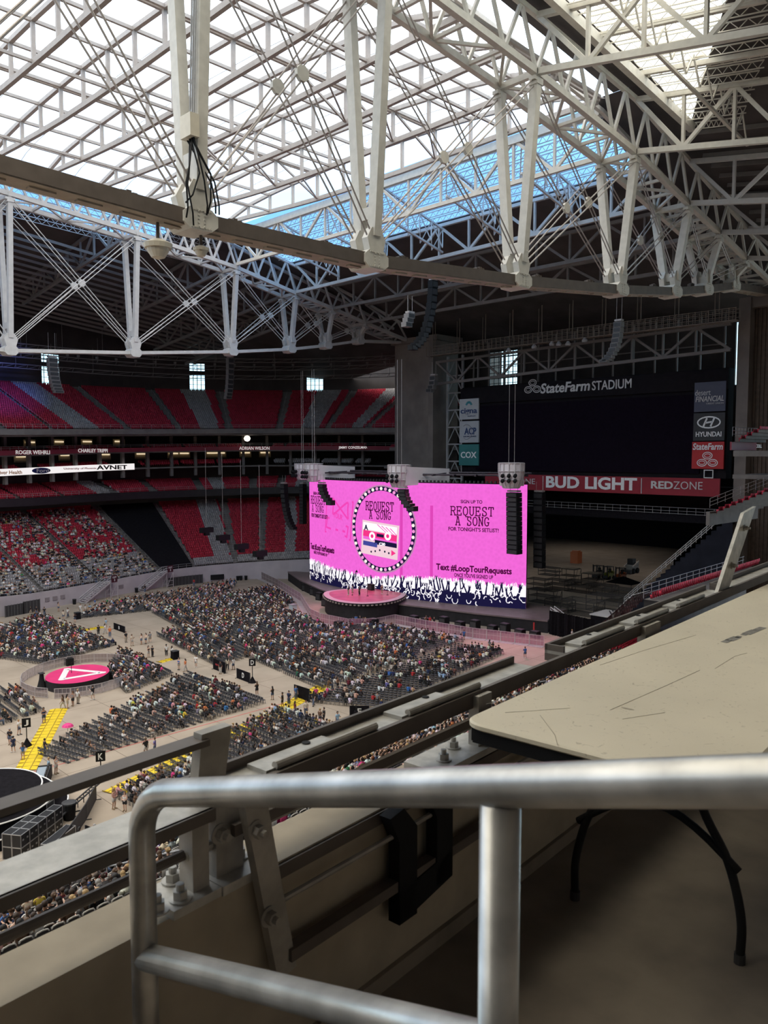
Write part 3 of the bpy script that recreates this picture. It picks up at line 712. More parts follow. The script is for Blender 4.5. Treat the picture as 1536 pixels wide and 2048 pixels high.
# banners with names on the ribbon
def on_path(px, d, zf, body, w, h, m, parent, bold=.015):
    t = t_of_px(px, d, 32); x, y, a = path(t, d); n = Vector((math.cos(a), math.sin(a), 0))
    right = Vector((math.sin(a), -math.cos(a), 0)); return letters(body, w, h, m, Vector((x, y, zf(t)))-n*.06, right, ZU, parent, bold)
pale = mat('pale lettering', (.62, .60, .60), .6, 0, .05); lit_letter = emis('lit lettering', (.85, .8, .8), .34)
tr_ = [o for o in COL.objects if o.name.startswith('trim_5')][0]
tr_['kind'] = 'thing'; tr_.name = 'name_ribbon'; tag(tr_, 'long dark red ribbon board with white player names across the far stand', 'ribbon board')
for px, nm, w in ((66, 'ROGER WEHRLI', 9.5), (186, 'CHARLEY TRIPPI', 9.5), (509, 'ADRIAN WILSON', 9.0), (706, 'JIMMY CONZELMAN', 9.5)):
    on_path(px, 16.1, lambda t: RIB(t)-.13, nm, w*.86, .85, lit_letter, tr_)
# the lit advertising board on the left
led = emis('lit white board', (.80, .76, .76), .62)
tl0, tl1 = -95, t_of_px(268, 19.2, 27)
t_ = thing('advert_board', tuple(path(tl1, 19.2)[:2])+(26,), 'long lit white advertising board with logos under the red ribbon', 'advert board')
LZ = lambda t: RIB(t)-4.25
o = band('board_face', 19.2, lambda t: LZ(t)-.75, lambda t: LZ(t)+.75, led, tl0, tl1, .2); o.parent = t_; o.matrix_parent_inverse = t_.matrix_basis.inverted()
ink = mat('dark blue ink', (.01, .02, .12), .5); ink_r = mat('red ink', (.45, .02, .04), .5); ink_o = mat('orange ink', (.60, .22, .03), .5); ink_k = mat('black ink', (.01, .01, .01), .5)
on_path(222, 19.1, LZ, 'AVNET', 8.4, 1.05, ink_k, t_, .03); on_path(160, 19.1, LZ, 'University of Phoenix', 9.0, .55, ink_r, t_)
on_path(8, 19.1, LZ, 'Gila River Health', 8.0, .8, ink_o, t_)
t0 = t_of_px(83, 19.1, 27); x, y, a = path(t0, 19.1); n = Vector((math.cos(a), math.sin(a), 0)); rgt = Vector((math.sin(a), -math.cos(a), 0))
b = MB(); c = Vector((x, y, LZ(t0))); b.prism([c+rgt*(2.3*math.cos(q))+ZU*(.66*math.sin(q)) for q in np.linspace(0, 6.283, 25)[:-1]], -n*.08); b.build('logo_oval', ink, t_)
on_path(83, 18.95, LZ, 'Ford', 3.0, .85, white_m, t_, .0)
# lit suites: warm boxes with a counter in each
warm = emis('warm room light', (1, .80, .52), .42)
for i, (px, row) in enumerate([(40, 0), (128, 0), (208, 0), (280, 0), (345, 0), (370, 0), (424, 0), (440, 0), (492, 0), (530, 0), (40, 1), (130, 1), (207, 1), (118, 2), (175, 2), (237, 2), (60, 2)]):
    t = t_of_px(px, 29, 30); x, y, a = path(t, 29.0); zc = (RIB(t)-1.6, RIB(t)-6.1, zU(t)-2.9)[row]
    R_ = Matrix.Rotation(a, 3, 'Z'); s = thing('suite_room', (x, y, zc-1.2), f"suite room {('under the red ribbon', 'under the white board', 'under the upper stand')[row]}, {nth([j for j, q in enumerate([0]*10) if j <= i][-1] if row == 0 else i-10 if row == 1 else i-13)} along", 'suite', 'lit suite rooms in the far stand')
    b = MB(); b.box((x, y, zc), (.1, 3.2, 1.9), R_); b.build('back_panel', mat('suite wall paint', (.50, .40, .26), .8), s)
    b = MB(); b.box(Vector((x, y, zc+.35))+R_ @ Vector((-.3, 0, 0)), (.12, 2.4, .35), R_); b.build('light_strip', warm, s)
    b = MB(); b.box(Vector((x, y, zc-.8))+R_ @ Vector((-.5, 0, 0)), (.6, 2.8, .1), R_); b.build('counter', charcoal, s)
# round white lamp seen under the upper stand
p = Vector((*path(t_of_px(493, 15, 34), 14.0)[:2], zat(*path(t_of_px(493, 15, 34), 14.0)[:2], 877)))
b = MB(); b.lathe([(.1, -.75), (.6, -.55), (.85, 0), (.6, .55), (.1, .75)], (0, 0, 0), 16)
b.v = [tuple(Vector(v)+p) for v in b.v]; tag(b.build('globe_lamp', emis('globe light', (1, .9, .75), 2.2)), 'small bright round lamp hanging in front of the club level', 'lamp')
# pipes and rigging under the roof edge above the upper stand
for k, (d, dz, nm) in enumerate(((24, 3.6, 'lowest'), (22, 5.8, 'middle'), (20, 7.6, 'highest'))):
    b = MB(); P = []
    for t in np.arange(-60, TMAX-6, 3): x, y, _ = path(t, d); P.append(Vector((x, y, ZB0(t)+dz)))
    for o_ in ((0, 0), (0, .9), (.9, 0), (.9, .9)): b.tube([p+Vector((0, o_[0], o_[1])) for p in P], .06, 5)
    for p, q in zip(P[:-1], P[1:]):
        b.beam(p, q+Vector((0, 0, .9)), .07, .07); b.beam(p+Vector((0, .9, 0)), p+Vector((0, 0, .9)), .07, .07)
        if k == 1: b.box(p+Vector((0, .4, 1.4)), (.5, .5, .5))
    for p in P[::3]: b.beam(p, p+Vector((0, 0, 6)), .06, .06)
    tag(b.build('lighting_truss', steel_roof), f'long lattice lighting truss curving above the upper stand, {nm} of three', 'truss')
# two exit stairs over the field wall
stair_m = mat('aluminium stair', (.50, .47, .48), .5, .3, .1, 4)
def exit_stair(px, label):
    t = t_of_px(px, -1.6, 0); x, y, a = path(t, -1.3); n = Vector((math.cos(a), math.sin(a), 0)); r = Vector((math.sin(a), -math.cos(a), 0)); o = Vector((x, y, 0)); h = LOW.z0(t)+.1
    s = thing('exit_stair', tuple(o), label, 'stair')
    b = MB(); L = 6.4
    for i in range(12): f_ = i/12; c = o-r*L*(1-f_)+ZU*(h*(f_+.04)); b.box(c, (.5, 1.7, .06), Matrix.Rotation(a-math.pi/2, 3, 'Z'))
    for sgn in (-1, 1): b.beam(o-r*L+n*(.85*sgn), o+n*(.85*sgn)+ZU*h, .08, .28)
    b.build('flight', stair_m, s)
    for sgn in (-1, 1):
        b = MB()
        for dz in (.5, 1.0): b.tube([o-r*L+n*(.85*sgn)+ZU*dz, o+n*(.85*sgn)+ZU*(h+dz), o+r*1.8+n*(.85*sgn)+ZU*(h+dz)], .05, 6)
        for i in range(7): c = o-r*L*(1-i/6)+n*(.85*sgn)+ZU*(h*i/6); b.beam(c, c+ZU*1.0, .05, .05)
        b.build('handrail', stair_m, s)
    b = MB(); c = o+r*1.0
    b.box(c+ZU*(h-.05), (1.9, 1.8, .12), Matrix.Rotation(a-math.pi/2, 3, 'Z'))
    for i in (-.9, .9):
        for j in (-.85, .85):
            b.beam(c+r*i+n*j, c+r*i+n*j+ZU*h, .1, .1)
    for j in (-.85, .85):
        for zz in (.6, 1.6): b.beam(c-r*.9+n*j+ZU*zz, c+r*.9+n*j+ZU*zz, .07, .07)
        b.beam(c-r*.9+n*j+ZU*.2, c+r*.9+n*j+ZU*(h-.2), .06, .06)
    b.build('tower_frame', stair_m, s)
    b = MB(); b.box(c-n*1.0+ZU*(h+.75), (1.5, .08, 1.5), Matrix.Rotation(a-math.pi/2, 3, 'Z')); sg = b.build('exit_sign', mat('dark red sign', (.06, .012, .02), .6), s)
    letters('EXIT', 1.0, .36, pale, c-n*1.08+ZU*(h+1.05), r, ZU, sg)
    b = MB(); q = c-n*1.08+ZU*(h+.5)
    b.add([q-r*.2, q+r*.2, q+r*.2+ZU*.0-ZU*.0, q-ZU*.35], [(0, 1, 3)]); b.box(q+ZU*.12, (.12, .03, .3), Matrix.Rotation(a-math.pi/2, 3, 'Z')); b.build('arrow', pale, sg)
exit_stair(217, 'aluminium stair with an EXIT sign at the field wall, left one')
exit_stair(330, 'aluminium stair with an EXIT sign below the black tarp section')
# black mesh fences, vents, bins along the wall
def wall_item(px0, px1, d, z0, z1, name, label, cat, m, th=.12, bars=0):
    ta, tb = t_of_px(px0, d, 1), t_of_px(px1, d, 1)
    o = band(name, d, lambda t: z0, lambda t: z1, m, min(ta, tb), max(ta, tb), th); tag(o, label, cat)
    if bars:
        b = MB()
        for i in range(bars+1): x, y, _ = path(lerp(ta, tb, i/bars), d-.06); b.beam((x, y, z0), (x, y, z1+.1), .09, .09)
        b.build('fence_post', mat('fence post grey', (.09, .09, .09), .6), o)
fence_m = mat('dark mesh fence', (.035, .033, .035), .7, 0, .3, 12)
wall_item(10, 46, -1.2, 0, 2.1, 'mesh_fence', 'dark mesh fence before the field wall at the picture edge', 'fence', fence_m, bars=6)
wall_item(48, 80, -1.2, 0, 2.3, 'mesh_fence', 'black fence panel before the field wall, second from the picture edge', 'fence', fence_m, bars=5)
wall_item(338, 406, -1.0, 0, 2.0, 'mesh_fence', 'dark mesh fence before the field wall, right of the exit stair', 'fence', fence_m, bars=10)
wall_item(422, 449, -.4, .4, 1.6, 'wall_vent', 'wide black vent opening in the pale field wall', 'vent', black)
for i, px in enumerate((95, 111, 126, 243)): wall_item(px-5, px+4, -.1, 1.3, 2.1, 'wall_vent', f'small grey vent in the pale field wall, {nth(i)} from the left edge', 'vent', mat('vent grey', (.22, .19, .2), .7))
def bin_(p, label, r=.38, h=1.1):
    s = thing('trash_bin', tuple(p), label, 'bin'); b = MB(); b.lathe([(r*.82, 0), (r, h*.9)], p, 12); b.build('body', black, s); b = MB(); b.lathe([(r*1.08, h*.88), (r*1.08, h*.96), (r*.6, h)], p, 12); b.build('rim', charcoal, s)
for px, lb in ((274, 'black round bin by the field wall, left of a pair'), (288, 'black round bin by the field wall, right of a pair'), (476, 'black bin by the wall near the stage corner, first'), (482, 'black bin by the wall near the stage corner, second'), (491, 'black bin by the wall near the stage corner, third'), (148, 'black bin beside the exit stair at left')):
    x, y, _ = path(t_of_px(px, -1.0, 0), -1.0); bin_(Vector((x, y, 0)), lb)
# ================================================================ END OF THE HALL: scoreboard, rig, decks
XS = 136.0; NX = Vector((-1, 0, 0)); RY = Vector((0, -1, 0))      # seen from the hall: right is -y
def sb(px, py): p = onx(px, py, XS); return p
s = thing('video_scoreboard', (XS, 84, 26), 'huge switched-off black video scoreboard with white lettering on its header, hung between the columns', 'scoreboard')
scr = mat('switched off screen', (.008, .005, .010), .7, 0, .2, 2, spec=.03); frm = mat('scoreboard frame', (.014, .012, .014), .8, 0, .15, 1, spec=.05)
b = MB(); b.box((XS+1.2, 84, 35.3), (2.2, 57.6, 18.6)); b.build('frame', frm, s)
b = MB(); b.box((XS-.05, 84.2, 33.6), (.3, 49.0, 13.6)); b.build('screen', scr, s)
b = MB(); b.box((XS-.1, 84, 42.7), (.5, 57.8, 3.3)); hd = b.build('header_board', frm, s)
sil = mat('silver lettering', (.55, .54, .53), .5, 0, .05)
XF = XS-.4
def sbl(body, px0, px1, py, h, par, m=sil, bold=.02, shear=0.0, x=XF, dz=0):
    a, c = onx(px0, py, x), onx(px1, py, x); yc = (a.y+c.y)/2
    return letters(body, abs(a.y-c.y), h, m, (x, yc, (a.z+c.z)/2+dz), RY, ZU, par, bold, shear)
def oval(c, rw, rh, w, m, par, name='logo_oval'):
    b = MB(); n = 20
    P = [Vector((c[0], c[1]+rw*math.cos(q), c[2]+rh*math.sin(q))) for q in np.linspace(0, 2*math.pi, n+1)[:-1]]
    Q = [Vector((c[0], c[1]+(rw-w)*math.cos(q), c[2]+(rh-w)*math.sin(q))) for q in np.linspace(0, 2*math.pi, n+1)[:-1]]
    b.add(P+Q, [(i, (i+1) % n, n+(i+1) % n, n+i) for i in range(n)]); return b.build(name, m, par)
def three_ovals(c, r, par, m=sil, fill=None):
    for dy, dz in ((0, r*1.0), (-r*.98, -r*.28), (r*.98, -r*.28)):
        cc = (c[0], c[1]+dy, c[2]+dz)
        if fill:
            b = MB(); b.prism([(cc[0]+.02, cc[1]+r*.86*math.cos(q), cc[2]+r*.62*math.sin(q)) for q in np.linspace(0, 6.283, 17)[:-1]], (.01, 0, 0)); b.build('logo_fill', fill, par)
        oval(cc, r*.93, r*.68, r*.14, m, par); oval(cc, r*.6, r*.36, r*.1, m, par)
a = onx(1065, 776, XF); three_ovals((XF, a.y, a.z), 1.05, hd)
sbl('StateFarm', 1081, 1180, 774, 2.0, hd, bold=.025, shear=.15); sbl('STADIUM', 1184, 1263, 769, 1.75, hd, bold=.012)
def panel(pxa, pya, pyb, pxb, col, name='sign_panel', label=None):
    a = onx(pxa, pya, XS); c = onx(pxb, pyb, XS); b = MB(); b.box((XS-.35, (a.y+c.y)/2, (a.z+c.z)/2), (.3, abs(a.y-c.y), abs(a.z-c.z)))
    o = b.build(name, mat(name+str(col), col, .6, 0, .06, .6), s)
    if label: o['label'] = label
    return o, (a.y+c.y)/2, (a.z+c.z)/2, abs(a.y-c.y), abs(a.z-c.z)
XP = XS-.56
def ptxt(body, y, z, w, h, m, par, bold=.0, shear=0.0): return letters(body, w, h, m, (XP, y, z), RY, ZU, par, bold, shear)
# left: three panels
navy = mat('navy ink', (.02, .05, .14), .5); teal = mat('teal ink', (.03, .25, .30), .5)
o, y, z, w, h = panel(922, 799, 838, 960, (.42, .43, .44), label='white sign panel with navy lettering'); ptxt('cigna', y, z-.55, w*.86, 1.5, navy, o, .02); ptxt('healthcare', y-.8, z-1.5, w*.4, .25, navy, o)
b = MB()
for q in np.linspace(.3, 2.84, 8): b.beam((XP, y+.5*math.cos(q), z+.75+.45*math.sin(q)), (XP, y+.95*math.cos(q), z+.75+.95*math.sin(q)), .05, .2)
b.build('logo_leaves', teal, o)
o, y, z, w, h = panel(922, 843, 885, 960, (.40, .41, .43), label='white sign panel with dark lettering and an arc'); ptxt('ACP', y-.4, z+.15, w*.62, 1.5, navy, o, .03); ptxt('BUILDING SERVICES', y-.3, z-1.0, w*.66, .28, navy, o)
b = MB(); P = [Vector((XP, y+.6+1.4*math.cos(q), z+1.6*math.sin(q))) for q in np.linspace(.9, 5.3, 18)]; b.tube(P, .08, 5); b.build('logo_arc', grey_m, o)
o, y, z, w, h = panel(921, 889, 931, 960, (.035, .17, .165), label='teal sign panel with white lettering'); ptxt('COX', y, z, w*.8, 1.35, mat('bright lettering', (.75, .75, .74), .5), o, .02)
# right: three panels and a white square frame
BL = MATS['bright lettering']
o, y, z, w, h = panel(1392, 766, 822, 1453, (.06, .065, .10), label='slate blue sign panel with pale lettering'); ptxt('desert', y+1.2, z+.75, w*.5, .95, sil, o, 0); ptxt('FINANCIAL', y, z-.35, w*.9, .95, sil, o, .012, .2); ptxt('CREDIT UNION', y-.9, z-1.15, w*.55, .25, sil, o)
o, y, z, w, h = panel(1390, 827, 881, 1451, (.028, .028, .03), label='black sign panel with a slanted H in an oval'); ptxt('HYUNDAI', y, z-1.25, w*.82, .85, BL, o, .02); oval((XP, y, z+.75), 2.05, 1.05, .24, BL, o)
b = MB()
for dy in (.62, -.62): b.beam((XP, y+dy+.3, z+.05), (XP, y+dy-.3, z+1.45), .08, .3, Vector((0, 1, 0)))
b.beam((XP, y+.62, z+.65), (XP, y-.62, z+.85), .08, .28); b.build('logo_letter', BL, o)
o, y, z, w, h = panel(1387, 884, 938, 1449, (.42, .018, .02), label='red sign panel with white lettering and three ovals'); ptxt('StateFarm', y, z+1.5, w*.94, 1.15, BL, o, .02, .12); three_ovals((XP, y, z-1.0), .95, o, BL)
b = MB(); c = onx(1417, 948, XF)
for dy, dz, ww, hh in ((0, .65, 1.6, .14), (0, -.65, 1.6, .14), (.75, 0, .14, 1.4), (-.75, 0, .14, 1.4)): b.box((XF, c.y+dy, c.z+dz), (.1, ww, hh))
b.build('square_frame', BL, s)
# red banner under it
t_ = thing('beer_banner', (XS-.2, 75, 23), 'long red banner with big white lettering below the black scoreboard', 'banner')
redb = mat('red banner cloth', (.26, .018, .03), .7, 0, .1, .6)
b = MB(); b.box((XS-.2, 81, 24.45), (.3, 50, 3.1)); b.build('cloth', redb, t_)
XB_ = XS-.42
sbl('BUD LIGHT', 1092, 1274, 966, 2.35, t_, BL, .035, x=XB_); sbl('RED', 1302, 1346, 970, 1.35, t_, sil, .03, x=XB_); sbl('ZONE', 1347, 1405, 971, 1.35, t_, sil, -.005, x=XB_); sbl('REDZONE', 1000, 1070, 962, 1.1, t_, sil, .0, x=XB_)
b = MB()
for px in (1086, 1283): p = onx(px, 966, XB_); b.box((XB_, p.y, 24.4), (.08, .14, 2.8))
b.build('divider', sil, t_)
# glass rail of the deck
b = MB()
for z in (19.6, 20.1, 20.7): b.beam((136.6, 116, z), (136.6, 54, z), .06, .06)
for y in np.arange(54, 116, 1.6): b.beam((136.6, y, 19.5), (136.6, y, 20.7), .06, .06)
tag(b.build('guard_railing', railm), 'pale steel railing along the dark deck below the red banner', 'railing')
# catwalk and lattice girder over the scoreboard
t_ = thing('catwalk', (131, 84, 52), 'long open catwalk with railings running above the scoreboard between the two columns', 'catwalk')
cwm = mat('brown catwalk steel', (.16, .125, .10), .6, 0, .12, 2)
b = MB(); b.box((131, 85, 51.4), (1.6, 66, .18)); b.build('walkway', cwm, t_)
for s_ in (-.8, .8):
    b = MB()
    for z in (52.0, 52.7, 53.3): b.beam((131+s_, 118, z), (131+s_, 52, z), .09, .09)
    for y in np.arange(52, 118.1, 1.1): b.beam((131+s_, y, 51.2), (131+s_, y, 53.4), .1, .1)
    b.build('railing', cwm, t_)
for j, y in enumerate(np.arange(55, 118, 6.8)):
    b = MB(); b.beam((131, y, 53), (131, y, 58.6), .14, .14); b.beam((131, y+.7, 53), (131, y+.7, 58), .1, .1); b.build('hanger', cwm, t_)
for j, (y, dz) in enumerate(((90, 0), (86, .4), (84.5, 0), (82.5, -.4), (79, .3), (96, -.3), (72, 0))):
    b = MB(); b.lathe([(.2, .5), (.55, 0), (.45, -.3)], (130, y, 50.7+dz*.4), 10); b.build('floodlight', grey_m, t_)
cross_truss(133.5, 118, 54, 45.6, 47.2, 50.3, 51.4, 11, mat('end girder steel', (.15, .132, .122), .6), 'grey lattice girder just above the black scoreboard', None, False, .5)
k = 0
for y in np.arange(57, 112, 4.2):
    b = MB(); b.beam((138.5, y, 44), (138.5, y, 54), .25, .3); b.beam((139, y, 49), (139, y+4.2, 49), .2, .2); tag(b.build('scoreboard_hanger', MATS['end girder steel']), f'upright hanger post behind the girder over the scoreboard, {nth(k)} from the brick column', 'post', 'hanger posts over the scoreboard'); k += 1
# lattice tower left of the scoreboard
t_ = thing('lattice_tower', (138, 116, 19), 'grey steel lattice tower between the concrete column and the scoreboard', 'tower')
ltm = mat('tower steel', (.30, .29, .29), .55, 0, .1, 1)
for y in (114.3, 118.6): b = MB(); b.beam((138, y, 19), (138, y, 52), .45, .45); b.build('leg', ltm, t_)
for i in range(8):
    z0 = 21+3.8*i; b = MB(); b.beam((138, 114.3, z0), (138, 118.6, z0), .3, .3); b.beam((138, 114.3, z0), (138, 116.4, z0+3.7), .2, .2); b.beam((138, 116.4, z0+3.7), (138, 118.6, z0), .2, .2); b.build('brace', ltm, t_)
# balconies between column and tower
b = MB()
for z in (27, 31.5, 36): b.box((146, 131, z), (8, 24, .8))
tag(b.build('balcony_slab', concrete_dk), 'dark concrete balcony slabs behind the concrete column', 'balcony', None, 'structure')
# ------------------------------------------------ decks by the brick column (near side)
def deck_stand(name, x0, x1, y0, z0, nrow, slope, label):
    r = []
    b = MB(); rows = []
    for k in range(nrow+1): rows += [[(x0, y0-.85*k, z0+slope*k), (x1, y0-.85*k, z0+slope*k)], [(x0, y0-.85*(k+1), z0+slope*k), (x1, y0-.85*(k+1), z0+slope*k)]]
    b.grid(rows); struct(b.build(name, concrete_dk))
    P = [(x, y0-.85*(k+.45), z0+slope*k) for k in range(nrow) for x in np.arange(x0+1.2, x1, .52)]
    V, Q, Cc = stamp(SEAT[0], SEAT[1], P, [math.pi]*len(P), [0]*len(SEAT[0]), np.array([RED*(.9+.3*random.random()) for _ in P])[:, None, :])
    tag(raw_mesh('red_stadium_seats', V, Q, [seat_mat], Cc), label, 'seats', 'seats by the brick column', 'stuff')
deck_stand('floor_near_tier', 110, 127, 46.5, 21.9, 9, .40, 'block of red seats on the raised deck below the brick column')
deck_stand('floor_near_club', 117, 127, 46.5, 31.9, 4, .42, 'short red seat rows above the small red name board')
b = MB(); b.box((118.5, 46.8, 21.2), (17.6, .5, 1.9)); struct(b.build('trim_6', concrete_dk))
t_ = thing('name_board', (121.5, 47, 31.2), 'short red board with a white name by the brick column', 'sign board')
b = MB(); b.box((122, 47, 31.3), (9.4, .25, 1.2)); b.build('board', red_rib, t_)
letters('JOHN (PADDY) DRISCOLL', 11, .7, BL, (124.2, 47.2, 31.3), (1, 0, 0), ZU, t_, .03)
b = MB(); b.box((122, 43.5, 30.2), (10, 6, .8)); b.box((122, 43.5, 26.9), (10, 6, .6)); b.box((122, 41, 28.5), (10, .4, 4)); struct(b.build('floor_near_balcony', concrete_dk))
for (x0, y0, z0, x1, y1, z1, lb) in ((109.8, 46.6, 23, 116.5, 41, 26.3, 'steel handrail sloping up the left edge of the raised red seats'), (116.8, 46.6, 33, 126, 46.6, 33, 'steel railing above the short red name board')):
    b = MB(); A_, B_ = Vector((x0, y0, z0)), Vector((x1, y1, z1))
    for dz in (0, .5, 1.0): b.tube([A_+ZU*dz, B_+ZU*dz], .04, 5)
    for i in range(9): p = A_.lerp(B_, i/8); b.beam(p-ZU*.3, p+ZU, .05, .05)
    tag(b.build('guard_railing', railm), lb, 'railing')

# ------------------------------------------------ hung speaker arrays
def line_array(px, py, px2, py2, plane, n, curve, w, label, cabm=None, dep=1.1, hang=5.0, name='speaker_array'):
    """a curved string of cabinets from one image point to another at a given distance plane (x or y = value)"""
    fn = onx if plane[0] == 'x' else ony
    a = fn(px, py, plane[1]); c = fn(px2, py2, plane[1])
    if plane[0] == 'x': out = NX; sd = Vector((0, 1, 0))
    else: out = Vector((0, -1, 0)); sd = Vector((1, 0, 0))
    t_ = thing(name, tuple(a), label, 'loudspeaker'); m = cabm or black
    prev = None; pts = []
    d = (c-a)
    for i in range(n+1):
        f_ = i/n; p = a.lerp(c, f_); 
        # bow: hang straight then curl
        p = a + Vector((0, 0, 1))*(d.z*math.sin(f_*math.pi/2*curve)/math.sin(math.pi/2*curve) if curve else d.z*f_) + Vector((d.x, d.y, 0))*(f_**2 if curve else f_)
        pts.append(p)
    for i in range(n):
        p, q = pts[i], pts[i+1]; dr = (q-p); L = dr.length; dr.normalize(); f = sd.cross(dr).normalized()
        if f.dot(out) < 0: f = -f
        R_ = Matrix((sd, f, sd.cross(f))).transposed()
        b = MB(); b.box((p+q)/2, (w, dep, L*.94), R_); cab = b.build('cabinet', m, t_)
        b = MB(); b.box((p+q)/2+f*(dep/2+.02), (w*.86, .05, L*.72), R_); b.build('grille', MATS.get('array grille') or mat('array grille', (.05, .05, .052), .5, .3), cab)
    b = MB(); b.box(a+ZU*.25, (w*.9, dep*.8, .3) if plane[0] == 'y' else (dep*.8, w*.9, .3))
    for s_ in (-.35, .35): b.tube([a+sd*(w*s_), a+sd*(w*s_)+ZU*hang], .035, 5)
    b.build('hanging_frame', cable_m, t_); return t_
grey_cab = mat('pale grey cabinet', (.20, .185, .18), .6)
line_array(866, 562, 822, 697, ('y', 92), 13, .85, 1.35, 'big curved black speaker array hanging in front of the concrete column', hang=3)
line_array(820, 628, 812, 654, ('y', 92), 3, 0, 1.5, 'small pale speaker cluster hanging left of the big curved array', grey_cab, hang=3)
line_array(1238, 644, 1206, 724, ('x', 118), 10, .9, 1.3, 'curved grey speaker array hanging above the scoreboard header', grey_cab)
line_array(104, 716, 118, 786, ('y', 162), 9, .7, 1.9, 'grey curved speaker array hanging before the first window of the far stand', grey_cab)
line_array(460, 716, 455, 798, ('y', 165), 9, .7, 1.6, 'grey curved speaker array hanging over the middle of the far upper stand', grey_cab)
line_array(868, 752, 858, 784, ('x', 130), 4, .7, 1.5, 'small curved speaker cluster beside the concrete column', grey_cab, hang=3)
# ------------------------------------------------ loading bay: vehicles and gear on the floor beyond the stage
yel = mat('yellow green paint', (.28, .30, .03), .5); org = mat('orange paint', (.50, .12, .02), .5); whp = mat('off white paint', (.52, .50, .47), .5)
def wheel(b_, c, r, w): 
    b_.lathe([(r*.9, -w/2), (r, -w*.35), (r, w*.35), (r*.9, w/2)], c, 14, Matrix.Rotation(math.pi/2, 3, 'X'))
def forklift(p, body, label, k=1.35):
    p = Vector(p); s = thing('forklift', tuple(p), label, 'forklift'); T = lambda x, y, z: p+Vector((x, y, z))*k
    b = MB(); b.box(T(0, 0, .75), (1.9*k, 1.2*k, .8*k)); b.box(T(.75, 0, 1.2), (.55*k, 1.2*k, .5*k)); b.build('body', body, s)
    b = MB()
    for x, y in ((-.6, -.55), (-.6, .55), (.8, -.55), (.8, .55)): b.beam(T(x, y, 1.1), T(x*.85, y, 2.2), .09*k, .09*k)
    b.box(T(.1, 0, 2.22), (1.5*k, 1.2*k, .07*k)); b.build('cage', charcoal, s)
    b = MB()
    for y in (-.35, .35): b.box(T(-1.15, y, 1.3), (.14*k, .12*k, 2.5*k))
    b.box(T(-1.15, 0, 2.4), (.12*k, .8*k, .1*k)); b.box(T(-1.22, 0, .5), (.08*k, 1.0*k, .5*k)); b.build('mast', charcoal, s)
    for y in (-.3, .3): b = MB(); b.box(T(-1.75, y, .2), (1.1*k, .12*k, .05*k)); b.build('fork', charcoal, s)
    for x, y in ((-.65, -.6), (-.65, .6), (.65, -.6), (.65, .6)): b = MB(); wheel(b, T(x, y, .34), .34*k, .25*k); b.build('wheel', black, s)
    b = MB(); b.box(T(.25, 0, 1.3), (.5*k, .5*k, .12*k)); b.box(T(.48, 0, 1.6), (.1*k, .5*k, .6*k)); b.build('seat', black, s)
forklift(onz(1217, 1158), yel, 'yellow-green forklift parked beyond the stage, beside an orange one')
forklift(onz(1241, 1161), org, 'orange forklift parked beyond the stage, right of the yellow-green one')
forklift(onz(1196, 1156), MATS['brown catwalk steel'], 'dark brown forklift parked left of the yellow-green one')
p = onz(1262, 1146); s = thing('skid_loader', tuple(p), 'white compact loader with black wheels parked beyond the forklifts', 'loader'); k = 1.5
b = MB(); b.box(p+Vector((.4, 0, 1.0))*k, (2.0*k, 1.3*k, .9*k)); b.box(p+Vector((1.1, 0, 1.6))*k, (.6*k, 1.3*k, .5*k)); b.build('body', whp, s)
b = MB(); b.box(p+Vector((.1, 0, 1.9))*k, (1.1*k, 1.0*k, 1.1*k)); b.build('cab', charcoal, s)
for y in (-.75, .75): b = MB(); b.beam(p+Vector((1.2, y, 2.0))*k, p+Vector((-1.0, y, 1.1))*k, .16*k, .2*k); b.build('lift_arm', whp, s)
b = MB(); b.box(p+Vector((-1.4, 0, .4))*k, (.7*k, 1.6*k, .6*k)); b.build('bucket', charcoal, s)
for x in (-.5, .8):
    for y in (-.75, .75): b = MB(); wheel(b, p+Vector((x, y, .45))*k, .45*k, .3*k); b.build('wheel', black, s)
b = MB(); p = onz(1152, 1126); b.box((0, 0, 1.6), (2.2, 2.4, 3.2)); b.box((0, 0, 3.35), (1.6, 1.8, .3)); o = b.build('equipment_cabinet', org); o.location = p; tag(o, 'tall orange equipment cabinet standing alone on the dark floor beyond the stage', 'cabinet')
def scaffold(p, w, d, h, lv, label, ang=0.0, name='scaffold_rack', top=None):
    p = Vector(p); s = thing(name, tuple(p), label, 'scaffold rack'); R_ = Matrix.Rotation(ang, 3, 'Z'); m = mat('dull rack steel', (.075, .068, .065), .5, .2, .2, 2)
    for x in (-w/2, w/2):
        for y in (-d/2, d/2): b = MB(); b.beam(p+R_@Vector((x, y, 0)), p+R_@Vector((x, y, h)), .1, .1); b.build('post', m, s)
    for i in range(lv+1):
        z = h*i/lv+.1; b = MB()
        for y in (-d/2, d/2): b.beam(p+R_@Vector((-w/2, y, z)), p+R_@Vector((w/2, y, z)), .09, .09)
        for x in (-w/2, w/2): b.beam(p+R_@Vector((x, -d/2, z)), p+R_@Vector((x, d/2, z)), .09, .09)
        for j in range(1, 6): x = -w/2+w*j/6; b.beam(p+R_@Vector((x, -d/2, z)), p+R_@Vector((x, d/2, z)), .06, .06)
        b.build('shelf', m, s)
    b = MB()
    for x0, x1 in ((-w/2, 0), (0, w/2)):
        b.beam(p+R_@Vector((x0, -d/2, .1)), p+R_@Vector((x1, -d/2, h)), .06, .06)
    b.build('brace', m, s)
    if top: b = MB(); b.box(p+ZU*(h+.15), (w*.9, d*.9, .25), R_); b.build('top_load', top, s)
pal = mat('pale board', (.30, .26, .20), .7)
